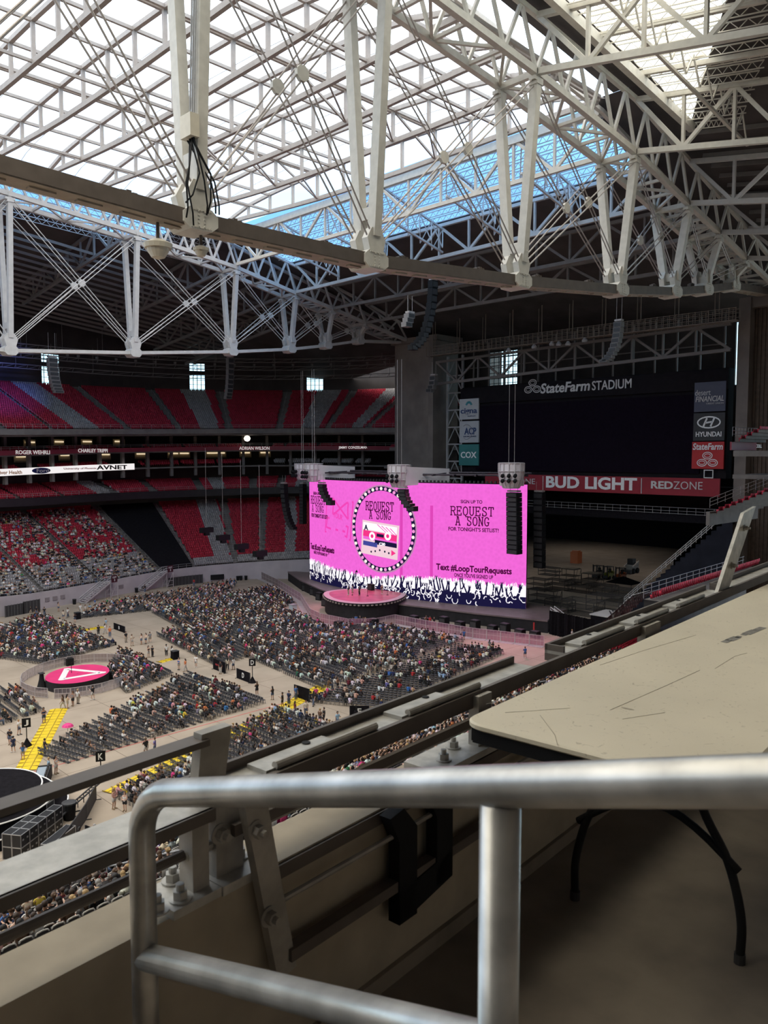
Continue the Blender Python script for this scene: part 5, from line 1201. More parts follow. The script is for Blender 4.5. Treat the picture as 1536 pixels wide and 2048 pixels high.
# ---------------------------------------------------------------- lighting pods over the screen
tail_m = mat('pale ribbed shroud', (.74, .68, .69), .6, 0, .06, .4); pod_m = mat('white pod lattice', (.55, .50, .50), .5)
def pod(px, py, R_, L, head, label, side=True):
    u = float(np.interp(min(px, 1052), _spx, _su)); c = sp(u, 0, 1.6); c.z = zat(c.x, c.y, py)
    n = (c-CS); n.z = 0; n.normalize(); td = Vector((-n.y, n.x, 0))
    s = thing('lighting_pod', tuple(c), label, 'lighting pod')
    b = MB(); b.lathe([(R_*.62, -R_), (R_*.9, -R_*.35), (R_, R_*.35), (R_, R_)], c, 20); b.build('basket', tail_m, s)
    b = MB()
    for q in np.linspace(0, 6.283, 15)[:-1]: b.tube([c+Vector((r*math.cos(q), r*math.sin(q), z)) for r, z in ((R_*.65, -R_), (R_*.94, -R_*.35), (R_*1.04, R_*.35), (R_*1.04, R_))], .1, 4)
    for r, z in ((R_*.65, -R_), (R_*.94, -R_*.35), (R_*1.04, R_*.35), (R_*1.04, R_)): b.tube([c+Vector((r*math.cos(q), r*math.sin(q), z)) for q in np.linspace(0, 6.283, 19)], .09, 4)
    b.build('lattice', pod_m, s)
    b = MB(); w0, w1 = R_*1.0, R_*.8; back = (RT*.9+F0*.4).normalized() if L > 3 else -n
    b.beam(c+back*R_*.2, c+back*L, 2*w0, 1.7*R_, ZU, 2*w1, 1.3*R_); b.build('shroud', tail_m, s)
    for i in range(3):
        for z in (.0, .9): b = MB(); b.lathe([(.2, .35), (.36, .1), (.3, -.3)], c+n*(R_+.3)+td*(i-1)*1.1+ZU*(z-.9), 8, Matrix.Rotation(.6, 3, 'X')); b.build('lamp_head', black, s)
    b = MB()
    for q in (-.5, .5): b.tube([c+td*q, c+td*q+ZU*22], .05, 4)
    b.build('hoist_chain', cable_m, s)
PL = [('pale lighting pod above the far end of the video wall', 577, 943, 1.7, 8), ('pale lighting pod with a long shroud above the left text', 641, 945, 1.9, 9), ('pale lighting pod with a long shroud right of the bulb ring', 808, 952, 2.1, 10), ('round white lighting pod seen end-on above the right text', 1024, 951, 2.2, 2.4)]
for lb, px, py, R_, L in PL: pod(px, py, R_, L, True, lb)
b = MB()                                           # crossing rig bars on top of the wall
for u in np.linspace(4, LS-1, 13): p = sp(u, 26.2, .2); q = sp(u, 26.6, -9); b.beam(p, q, .3, .3)
b.tube([sp(u, 26.3, -1) for u in us], .2, 6); b.tube([sp(u, 26.6, -6) for u in us], .2, 6)
tag(b.build('roof_rig', mat('dull plum rig', (.06, .045, .055), .6)), 'grid of dark rig bars lying over the top of the video wall', 'rig')
# speakers hung before the screen
line_array(1028, 985, 1029, 1108, ('x', 116.5), 13, 0, 2.3, 'tall straight black speaker array hanging before the right edge of the video wall', dep=1.6, hang=2)
line_array(644, 968, 664, 1008, ('x', 108.5), 6, .6, 1.7, 'short black tilted speaker array hanging before the left text', hang=2)
line_array(806, 978, 828, 1020, ('x', 106), 6, .6, 1.9, 'short black tilted speaker array hanging right of the bulb ring', hang=2)
line_array(568, 968, 588, 1058, ('x', 113), 12, .8, 1.5, 'tall curved black speaker array hanging left of the video wall', hang=2)
line_array(606, 968, 606, 1048, ('x', 116), 12, 0, 1.4, 'straight black speaker array hanging behind the left edge of the video wall', hang=2)
line_array(1079, 985, 1079, 1136, ('x', 124), 12, 0, 2.0, 'tall dark speaker array hanging behind the right edge of the video wall', hang=2)
for i, (px, py) in enumerate(((413, 1060), (446, 1075), (483, 1093), (520, 1107))):   # delay hangs over the far seats
    c = onx(px, py, 96); s = thing('delay_speaker', tuple(c), f'black hanging speaker box before the red seats, {nth(i)} of four from the left', 'loudspeaker', 'hanging delay speakers'); td = Vector((1, .1, 0)).normalized()
    b = MB(); b.beam(c-td*1.5, c+td*1.5, 1.2, 1.1); b.build('cabinet', black, s); b = MB(); b.box(c+Vector((-.2, -.4, -.85)), (1.1, .8, .6)); b.build('lower_cabinet', black, s); b = MB(); b.tube([c+ZU*.5, c+ZU*18], .035, 4); b.build('hoist_chain', cable_m, s)

# stage lamps washing the front floor pink
for i, (x, y, tx, ty, e_) in enumerate(((113, 86, 99, 68, 14000), (110, 100, 92, 92, 11000), (109, 116, 100, 112, 9000), (113, 134, 96, 140, 11000))):
    ld = bpy.data.lights.new('stage_lamp', 'SPOT'); ld.energy = e_; ld.color = (1, .28, .52); ld.spot_size = math.radians(62); ld.spot_blend = .9; ld.shadow_soft_size = .6
    lo_ = bpy.data.objects.new('stage_lamp', ld); COL.objects.link(lo_); lo_.location = (x-2.5, y, 25.2); lo_.rotation_euler = (Vector((tx, ty, 0))-Vector((x-2.5, y, 25.2))).to_track_quat('-Z', 'Y').to_euler()
ld = bpy.data.lights.new('blue_wash', 'SPOT'); ld.energy = 26000; ld.color = (.12, .2, 1); ld.spot_size = math.radians(44); ld.spot_blend = 1; ld.shadow_soft_size = .5
lo_ = bpy.data.objects.new('blue_wash', ld); COL.objects.link(lo_); lo_.location = (60, 150, 56); lo_.rotation_euler = (Vector((62, 186, 44))-Vector((60, 150, 56))).to_track_quat('-Z', 'Y').to_euler()
# ================================================================ PEOPLE
def skinned(nodes, edges, sub=1):
    """nodes: name -> (x, y, z, r); a continuous surface grown over the joints"""
    nm = list(nodes); me = bpy.data.meshes.new('figure'); me.from_pydata([nodes[k][:3] for k in nm], [(nm.index(a), nm.index(c)) for a, c in edges], [])
    o = bpy.data.objects.new('figure', me); COL.objects.link(o); md = o.modifiers.new('skin', 'SKIN'); md.use_smooth_shade = True
    for i, k in enumerate(nm):
        r = nodes[k][3]; me.skin_vertices[0].data[i].radius = (r, r) if not isinstance(r, tuple) else r; me.skin_vertices[0].data[i].use_root = (i == 0)
    if sub: ms = o.modifiers.new('sub', 'SUBSURF'); ms.levels = sub
    out = bpy.data.meshes.new_from_object(o.evaluated_get(bpy.context.evaluated_depsgraph_get())); bpy.data.objects.remove(o); return out
def pose(sit, arm=0, lean=0.0, stride=0.0, wide=1.0):
    """joint positions of a figure facing +x, hips at the seat or standing on z = 0"""
    hz = .50 if sit else .93; N = {}
    lx = lambda z: lean*(z-hz)
    N['pelvis'] = (0, 0, hz, .125); N['waist'] = (lx(hz+.2), 0, hz+.2, .115); N['chest'] = (lx(hz+.4)+.01, 0, hz+.40, .135); N['neck'] = (lx(hz+.56), 0, hz+.56, .055); N['jaw'] = (lx(hz+.66)+.02, 0, hz+.655, .078); N['head'] = (lx(hz+.74)+.012, 0, hz+.745, .100); N['crown'] = (lx(hz+.8), 0, hz+.81, .085)
    E = [('pelvis', 'waist'), ('waist', 'chest'), ('chest', 'neck'), ('neck', 'jaw'), ('jaw', 'head'), ('head', 'crown')]
    for s, t in ((1, 'a'), (-1, 'b')):
        sh = (lx(hz+.47), .185*s*wide, hz+.475); N['sh'+t] = (*sh, .062); E.append(('chest', 'sh'+t))
        if sit: el = (sh[0]+.10, .235*s, hz+.22); wr = (sh[0]+.33, .13*s, hz+.16+(.16 if arm == 1 and s > 0 else 0)); hd = (wr[0]+.08, wr[1]-.02*s, wr[2]+.02)
        elif arm == 1 and s > 0: el = (.12, .25, hz+.20); wr = (.34, .16, hz+.36); hd = (.41, .13, hz+.40)
        elif arm == 2: el = (.10, .27*s, hz+.20); wr = (.27, .02*s, hz+.20); hd = (.30, -.04*s, hz+.20)
        else: el = (-.02, .245*s, hz+.19); wr = (.05+stride*.2*s, .255*s, hz-.05); hd = (.07+stride*.25*s, .255*s, hz-.14)
        N['el'+t] = (*el, .045); N['wr'+t] = (*wr, .030); N['hd'+t] = (*hd, .036); E += [('sh'+t, 'el'+t), ('el'+t, 'wr'+t), ('wr'+t, 'hd'+t)]
        d = Vector(hd)-Vector(wr); d.normalize(); sd = Vector((0, 1, 0)) if abs(d.y) < .9 else Vector((0, 0, 1))
        for j, (o, L) in enumerate(((-.03, .075), (-.01, .085), (.01, .08), (.028, .062))):
            p = Vector(hd)+d*.03+sd*o; q = p+d*L*.55; r = q+d*L*.4-ZU*.02; N[f'f{j}{t}'] = (*q, .010); N[f'g{j}{t}'] = (*r, .008); E += [('hd'+t, f'f{j}{t}'), (f'f{j}{t}', f'g{j}{t}')]
        p = Vector(hd)-d*.01-sd*.055*s; N['th'+t] = (*p, .011); E.append(('wr'+t, 'th'+t))
        N['hip'+t] = (.02, .10*s, hz-.04, .10)
        if sit: N['kn'+t] = (.43, .13*s, hz+.0, .068); N['an'+t] = (.46, .14*s, .09, .042); N['to'+t] = (.60, .15*s, .045, .034)
        else: N['kn'+t] = (.03+stride*.25*s, .11*s, .50, .066); N['an'+t] = (-.02+stride*.35*s, .11*s, .09, .042); N['to'+t] = (.14+stride*.35*s, .13*s, .04, .035)
        E += [('pelvis', 'hip'+t), ('hip'+t, 'kn'+t), ('kn'+t, 'an'+t), ('an'+t, 'to'+t)]
    return N, E
def sub_nodes(N, keys, edges, grow, tip=None):
    M_ = {k: (*N[k][:3], N[k][3]+grow) for k in keys}
    for nk, (a, c, f) in (tip or {}).items(): M_[nk] = (*[lerp(N[a][i], N[c][i], f) for i in range(3)], lerp(N[a][3], N[c][3], f)+grow)
    return M_, edges
def figure_set(sit, arm, lean, stride, sleeve, legs, hair):
    N, E = pose(sit, arm, lean, stride); R = {}
    me = skinned(N, E); bm = bmesh.new(); bm.from_mesh(me); h = Vector(N['head'][:3])
    for c, sc in (((.098, 0, -.045), (.02, .014, .026)), ((0, .098, -.03), (.018, .012, .03)), ((0, -.098, -.03), (.018, .012, .03))):      # nose, ears
        bmesh.ops.create_icosphere(bm, subdivisions=1, radius=1, matrix=Matrix.Translation(h+Vector(c)) @ Matrix.Diagonal((*sc, 1)))
    bm.to_mesh(me); bm.free(); R['body'] = me
    N['collar'] = (lerp(N['chest'][0], N['neck'][0], .55), 0, lerp(N['chest'][2], N['neck'][2], .55), .092)
    N['hem'] = (0, 0, N['pelvis'][2]-.075, .13); sk = ['waist', 'pelvis', 'chest', 'sha', 'shb', 'collar', 'hem']; tips = {}; ed = [('waist', 'pelvis'), ('pelvis', 'hem'), ('waist', 'chest'), ('chest', 'collar'), ('chest', 'sha'), ('chest', 'shb')]
    for t in 'ab':
        if sleeve == 'long': tips['s'+t] = ('el'+t, 'wr'+t, .85); sk.append('el'+t); ed += [('sh'+t, 'el'+t), ('el'+t, 's'+t)]
        elif sleeve == 'short': tips['s'+t] = ('sh'+t, 'el'+t, .7); ed.append(('sh'+t, 's'+t))
    R['shirt'] = skinned(*sub_nodes(N, sk, ed, .036, tips))
    sk = ['pelvis']; tips = {'top': ('pelvis', 'waist', .75)}; ed = [('pelvis', 'top')]
    for t in 'ab':
        sk.append('hip'+t); ed.append(('pelvis', 'hip'+t))
        if legs == 'long': sk.append('kn'+t); tips['l'+t] = ('kn'+t, 'an'+t, .9); ed += [('hip'+t, 'kn'+t), ('kn'+t, 'l'+t)]
        else: tips['l'+t] = ('hip'+t, 'kn'+t, .75); ed.append(('hip'+t, 'l'+t))
    R['trousers'] = skinned(*sub_nodes(N, sk, ed, .032, tips))
    bm = bmesh.new(); bmesh.ops.create_uvsphere(bm, u_segments=14, v_segments=10, radius=1, matrix=Matrix.Translation(h+Vector((-.012, 0, .022))) @ Matrix.Diagonal((.122, .116, .125, 1)))
    kill = [f for f in bm.faces if (f.calc_center_median()-h).x > .035 and (f.calc_center_median()-h).z < .055 or (f.calc_center_median()-h).z < -.075]
    bmesh.ops.delete(bm, geom=kill, context='FACES'); me = bpy.data.meshes.new('hair'); bm.to_mesh(me); bm.free()
    mb = MB(); mb.v = [tuple(v.co) for v in me.vertices]; mb.f = [tuple(p.vertices) for p in me.polygons]; mb.mi = [0]*len(mb.f)
    if hair == 'long': mb.tube([h+Vector((-.05, 0, .02)), h+Vector((-.07, 0, -.10)), h+Vector((-.10, 0, -.24)), h+Vector((-.13, 0, -.36))], [.10, .10, .095, .05], 8)
    elif hair == 'bun': mb.tube([h+Vector((-.09, 0, .05)), h+Vector((-.14, 0, .07)), h+Vector((-.19, 0, .06))], [.04, .055, .03], 8)
    R['hair'] = mb.mesh('hair', None, True); R['hair'].materials.clear(); mb = MB()
    for t in 'ab': A_, T_ = Vector(N['an'+t][:3]), Vector(N['to'+t][:3]); mb.tube([A_+Vector((-.05, 0, -.03)), A_+Vector((.02, 0, -.015)), T_+Vector((.01, 0, .005)), T_+Vector((.06, 0, 0))], [.045, .056, .05, .03], 8)
    R['shoes'] = mb.mesh('shoes', None, True); R['shoes'].materials.clear(); return R
SETS = [(figure_set(True, 0, -.06, 0, 'short', 'long', 'long'), 'long', 'short'), (figure_set(True, 1, .0, 0, 'short', 'short', 'short'), 'short', 'short'), (figure_set(True, 0, .12, 0, 'long', 'long', 'short'), 'short', 'long'), (figure_set(True, 1, -.03, 0, 'none', 'short', 'long'), 'long', 'none'), (figure_set(True, 0, .05, 0, 'short', 'long', 'bun'), 'tied', 'short')]
STAND = [(figure_set(False, 0, 0, 0, 'short', 'long', 'short'), 'short', 'short'), (figure_set(False, 1, 0, .3, 'short', 'short', 'short'), 'short', 'short'), (figure_set(False, 2, 0, .1, 'none', 'short', 'long'), 'long', 'none'), (figure_set(False, 0, .03, .8, 'short', 'long', 'long'), 'long', 'short')]
SHIRT = {'white': (.66, .64, .62), 'black': (.016, .015, .017), 'cream': (.55, .47, .37), 'grey': (.22, .22, .23), 'pale pink': (.55, .30, .29), 'bright pink': (.62, .05, .20), 'red': (.42, .03, .035), 'maroon': (.14, .02, .03), 'navy': (.02, .03, .08), 'blue': (.05, .13, .36), 'light blue': (.28, .42, .55), 'green': (.04, .17, .08), 'orange': (.55, .17, .06), 'yellow': (.55, .42, .06), 'brown': (.14, .08, .05), 'purple': (.14, .12, .34)}
SHW = [24, 42, 8, 9, 5, 1.5, 1.6, 2.5, 5, 2, 2, .4, 1, .6, 4, .5]
HAIR = {'black': (.012, .010, .010), 'dark brown': (.035, .02, .013), 'brown': (.09, .05, .028), 'blond': (.36, .24, .11), 'auburn': (.16, .05, .02), 'grey': (.32, .31, .30)}
HRW = [30, 30, 20, 12, 4, 4]
SKIN = [(.50, .30, .21), (.42, .24, .16), (.30, .16, .10), (.56, .36, .27)]
TRS = [(.02, .02, .024), (.05, .07, .12), (.10, .13, .2), (.35, .30, .24), (.45, .43, .41)]
cloth = lambda n, c: mat('cloth '+n, c, .85, 0, .15, 6)
skin_ms = [mat(f'skin tone {i}', c, .6, 0, .06, 5) for i, c in enumerate(SKIN)]; trs_ms = [mat(f'leg cloth {i}', c, .85, 0, .15, 6) for i, c in enumerate(TRS)]; shoe_ms = [mat('white shoe', (.6, .58, .56), .6), mat('black shoe', (.02, .02, .02), .5), mat('tan shoe', (.25, .17, .1), .6)]; hair_ms = {k: mat('hair '+k, c, .6, 0, .2, 20) for k, c in HAIR.items()}
for st, _, _ in SETS+STAND:
    for me in st.values(): me.materials.clear(); me.materials.append(None)
pr = random.Random(11); N_PERSON = [0]; USED = {}
def person(p, ang, sit=True, where='', top=None, group=None, k=None, hairc=None, label=None):
    st, hl, sl = (SETS if sit else STAND)[pr.randrange(len(SETS if sit else STAND)) if k is None else k]
    top = top or pr.choices(list(SHIRT), SHW)[0]; hc = hairc or pr.choices(list(HAIR), HRW)[0]
    s = bpy.data.objects.new('person', st['body']); COL.objects.link(s); s.location = p; s.rotation_euler = (0, 0, ang); sc = pr.uniform(.95, 1.05) ; s.scale = (sc, sc, sc)
    s.material_slots[0].link = 'OBJECT'; s.material_slots[0].material = pr.choice(skin_ms)
    for nm, m in (('shirt', cloth(top, SHIRT[top])), ('trousers', pr.choice(trs_ms)), ('hair', hair_ms[hc]), ('shoes', shoe_ms[pr.randrange(3)])):
        o = bpy.data.objects.new(nm, st[nm]); COL.objects.link(o); o.parent = s; o.material_slots[0].link = 'OBJECT'; o.material_slots[0].material = m
    art = {'none': 'sleeveless ', 'short': '', 'long': 'long-sleeved '}[sl]
    lb = label or f"person, {top} top, {hl} {hc} hair, {where}"
    nw = lambda q: len(q.replace(',', ' ').split())
    if nw(lb) > 16: lb = f"person, {top} top, {hc} hair, {where}"
    if nw(lb) > 16: lb = lb.replace('standing ', '')
    tag(s, ' '.join(lb.split()), 'person', group); N_PERSON[0] += 1; return s
# low figures and chairs for the far mass
def ball(c, r, sq=1.0):
    V = []; Fq = []; n = 6
    for z, rr in ((-.95, .35), (-.4, .95), (.35, 1.0), (.95, .4)):
        for j in range(n): V.append((c[0]+r*rr*math.cos(2*math.pi*j/n), c[1]+r*rr*math.sin(2*math.pi*j/n), c[2]+r*z*sq))
    for i in range(3):
        for j in range(n): Fq.append((i*n+j, i*n+(j+1) % n, (i+1)*n+(j+1) % n, (i+1)*n+j))
    Fq += [(18, 19, 20, 21), (21, 22, 23, 18)]; return V, Fq
def limb(a, c, r0, r1):
    b = MB(); b.beam(a, c, r0*2, r0*2, ZU, r1*2, r1*2); return [tuple(v) for v in b.v], b.f
def low_figure(sit):
    hz = .5 if sit else .93; parts = []
    parts.append((ball((.02, 0, hz+.72), .115, 1.15), 3)); parts.append((ball((-.04, 0, hz+.76), .118, 1.05), 2)); parts.append((limb((0, 0, hz-.05), (0, 0, hz+.34), .15, .19), 0)); parts.append((limb((0, 0, hz+.34), (0, 0, hz+.56), .19, .07), 0))
    for s in (-1, 1):
        if sit: parts += [(limb((0, .21*s, hz+.46), (.1, .24*s, hz+.2), .06, .05), 0), (limb((.1, .24*s, hz+.2), (.36, .1*s, hz+.18), .045, .04), 3), (limb((0, .1*s, hz), (.45, .12*s, hz), .1, .075), 1), (limb((.45, .12*s, hz+.04), (.48, .12*s, .03), .07, .05), 1)]
        else: parts += [(limb((0, .22*s, hz+.48), (0, .25*s, hz+.18), .06, .05), 0), (limb((0, .25*s, hz+.18), (.08, .25*s, hz-.1), .045, .04), 3), (limb((0, .1*s, hz), (.05*s, .11*s, .5), .1, .075), 1), (limb((.05*s, .11*s, .5), (0, .11*s, .02), .075, .05), 1)]
    V, Fq, C_ = [], [], []
    for (v, f), c in parts: Fq += [tuple(i+len(V) for i in q) for q in f]; V += v; C_ += [c]*len(v)
    return V, Fq, C_
LOWF = {True: low_figure(True), False: low_figure(False)}
def rnd_cols():
    return [tuple(c*pr.uniform(.85, 1.15) for c in SHIRT[pr.choices(list(SHIRT), SHW)[0]]), pr.choice(TRS), HAIR[pr.choices(list(HAIR), HRW)[0]], pr.choice(SKIN)]
# folding chair
CH_BOX = [((0, 0, .445), (.42, .42, .035)), ((-.20, 0, .74), (.035, .42, .22)), ((-.17, .2, .42), (.03, .025, .84)), ((-.17, -.2, .42), (.03, .025, .84)), ((.17, .2, .22), (.03, .025, .44)), ((.17, -.2, .22), (.03, .025, .44)), ((0, 0, .08), (.36, .40, .02))]
CHQ = quads(*CH_BOX[:6])
CCOL = [0]*16+[1]*32
ch_dark = mat('dark grey chair cushion', (.055, .055, .062), .6, 0, .15, 8); ch_steel = mat('grey chair steel', (.14, .14, .15), .45, .5, .1, 8)
CHM = {}
for nm, bx, m in (('seat', CH_BOX[0:1], ch_dark), ('backrest', CH_BOX[1:2], ch_dark), ('rear_leg', CH_BOX[2:3], ch_steel), ('rear_leg_', CH_BOX[3:4], ch_steel), ('front_leg', CH_BOX[4:5], ch_steel), ('front_leg_', CH_BOX[5:6], ch_steel), ('crossbar', CH_BOX[6:7], ch_steel)):
    b = MB()
    for c, d in bx: b.box(c, d)
    CHM[nm] = b.mesh(nm.strip('_'), m)
def chair(p, ang, label):
    s = thing('folding_chair', tuple(p), label, 'chair', 'grey folding chairs on the floor', ang)
    for nm, me in CHM.items():
        o = bpy.data.objects.new(nm.strip('_'), me); COL.objects.link(o); o.parent = s
# ---------------------------------------------------------------- seating blocks (corner pixels on the floor): row start, row end ... last row
BLK = {'C': ([(540, 1176), (588, 1208), (400, 1278), (305, 1225)], 'far block', .58),
 'G': ([(560, 1220), (655, 1258), (440, 1335), (315, 1272)], 'mid-far block', .62),
 'D': ([(715, 1247), (925, 1285), (650, 1382), (490, 1312)], 'letter-D block', .62),
 'E': ([(915, 1296), (1008, 1309), (768, 1420), (618, 1404)], 'letter-E block', .42),
 'K': ([(377, 1352), (529, 1408), (140, 1527), (78, 1508)], 'island block', .42),
 'L': ([(553, 1422), (690, 1476), (330, 1645), (228, 1592)], 'walkway block', .50),
 'A': ([(75, 1234), (228, 1292), (90, 1330), (-120, 1300)], 'left block', .66),
 'H': ([(240, 1304), (345, 1352), (255, 1387), (215, 1347)], 'fence-side block', .55),
 'J': ([(20, 1377), (82, 1425), (0, 1452), (-70, 1402)], 'edge block', .6),
 'W': ([(160, 1238), (218, 1209), (470, 1167), (440, 1207)], 'wedge block', .6)}
SEATS = []          # (block, row, seat, position, facing angle, taken)
stage_c = Vector((108, 112, 0)); br = random.Random(5)
for kx, (cr_, ds, occ) in BLK.items():
    Q = [onz(*q) for q in cr_]; nrow = max(2, int(((Q[3]-Q[0]).length+(Q[2]-Q[1]).length)/2/1.0)); u = (Q[1]-Q[0]).normalized()
    for r in range(nrow+1):
        a, c = Q[0].lerp(Q[3], r/nrow), Q[1].lerp(Q[2], r/nrow); d = c-a; n = Vector((-d.y, d.x, 0)).normalized(); mid = (a+c)/2
        if n.dot(stage_c-mid) < 0: n = -n
        ns = int(d.length/.54); run = 0; ph = br.uniform(0, 9)
        for i in range(ns):
            if 6 < i < ns-6 and ns > 34 and i == ns//2: continue
            dens = occ*.85*(.55+.75*(math.sin(i*.21+ph)+math.sin(r*.6+i*.07+ph*.3)+2)/4)
            if run > 0: run -= 1; tk = True
            else:
                tk = br.random() < dens*.55
                if tk: run = br.choice([0, 1, 1, 2])
            SEATS.append((kx, r, i, a+d*((i+.5)/ns), math.atan2(n.y, n.x), tk, ds, nrow))
def vis_key(p): q = proj(p); return q[2] if (-10 < q[0] < 1546) else 1e6
free_first = sorted([s for s in SEATS], key=lambda s: vis_key(s[3]))
def shown(p):
    """rough test: not behind the rails, table and parapet in front"""
    x, y, _ = proj(p+ZU*.6)
    if x < 0 or x > 1530: return False
    if 240 < x and y > 1570: return False
    if y > 1640-.42*x+40 and x < 400: return y < 1590-.0*x and y < 1640-.40*x
    return y < 1585-(x-320)*.40 if x > 420 else True
vis = [s for s in free_first if shown(s[3])]
people_big = []; chairs_big = []
for s in vis:
    if s[5] and len(people_big) < 108: people_big.append(s)
    if not s[5] and len(chairs_big) < 285: chairs_big.append(s)
big_ids = {id(s) for s in people_big}; bigc = {id(s) for s in chairs_big}
for s in chairs_big: chair(s[3], s[4], f'empty grey folding chair, {nth(s[1])} row back, {nth(s[2])} along, {s[6]}')
for s in people_big:
    person(s[3]+Vector((math.cos(s[4]), math.sin(s[4]), 0))*-.06, s[4]+pr.uniform(-.4, .4), True, f'seated {nth(s[1])} row back, {nth(s[2])} along, {s[6]}')
rest = [s for s in SEATS if id(s) not in bigc]
V, Q, Cc = stamp(CHQ[0], CHQ[1], [s[3] for s in rest], [s[4] for s in rest], CCOL, np.array([[(.055, .055, .062), (.13, .13, .14)]]*len(rest)))
tag(raw_mesh('folding_chair_rows', V, Q, [attr_mat('grey chair plastic', .55)], Cc), 'rows of grey folding chairs filling the blocks on the floor farther off', 'chairs', 'grey folding chairs on the floor', 'stuff')
crowd_P, crowd_A, crowd_C = [], [], []
for s in SEATS:
    if s[5] and id(s) not in big_ids: crowd_P.append(tuple(s[3]+Vector((math.cos(s[4]), math.sin(s[4]), 0))*-.06)); crowd_A.append(s[4]+pr.uniform(-.5, .5)); crowd_C.append(rnd_cols())
# spectators in the far lower stand
tA = tpx(LOW, 318)
for k in range(LOW.n-1):
    t = -80.0
    while t < tA:
        t += .56
        if inr(t, gl): continue
        den = .52*(.5+.8*(math.sin(t*.5+k*.4)+1)/2)
        if t < tpx(LOW, 198): den *= 1.25
        if pr.random() < den:
            d = LOW.d0+(k+.45)*LOW.tread; x, y, a = path(t, d); crowd_P.append((x, y, LOW.zz(t, k)-.02)); crowd_A.append(a+math.pi+pr.uniform(-.4, .7)); crowd_C.append(rnd_cols())
V, Q, Cc = stamp(LOWF[True][0], LOWF[True][1], crowd_P, crowd_A, LOWF[True][2], np.array(crowd_C), [pr.uniform(.92, 1.06) for _ in crowd_P])
tag(raw_mesh('seated_crowd', V, Q, [attr_mat('crowd clothing', .85)], Cc), 'mass of seated spectators across the floor blocks and the far lower stand', 'crowd', 'spectators', 'stuff')
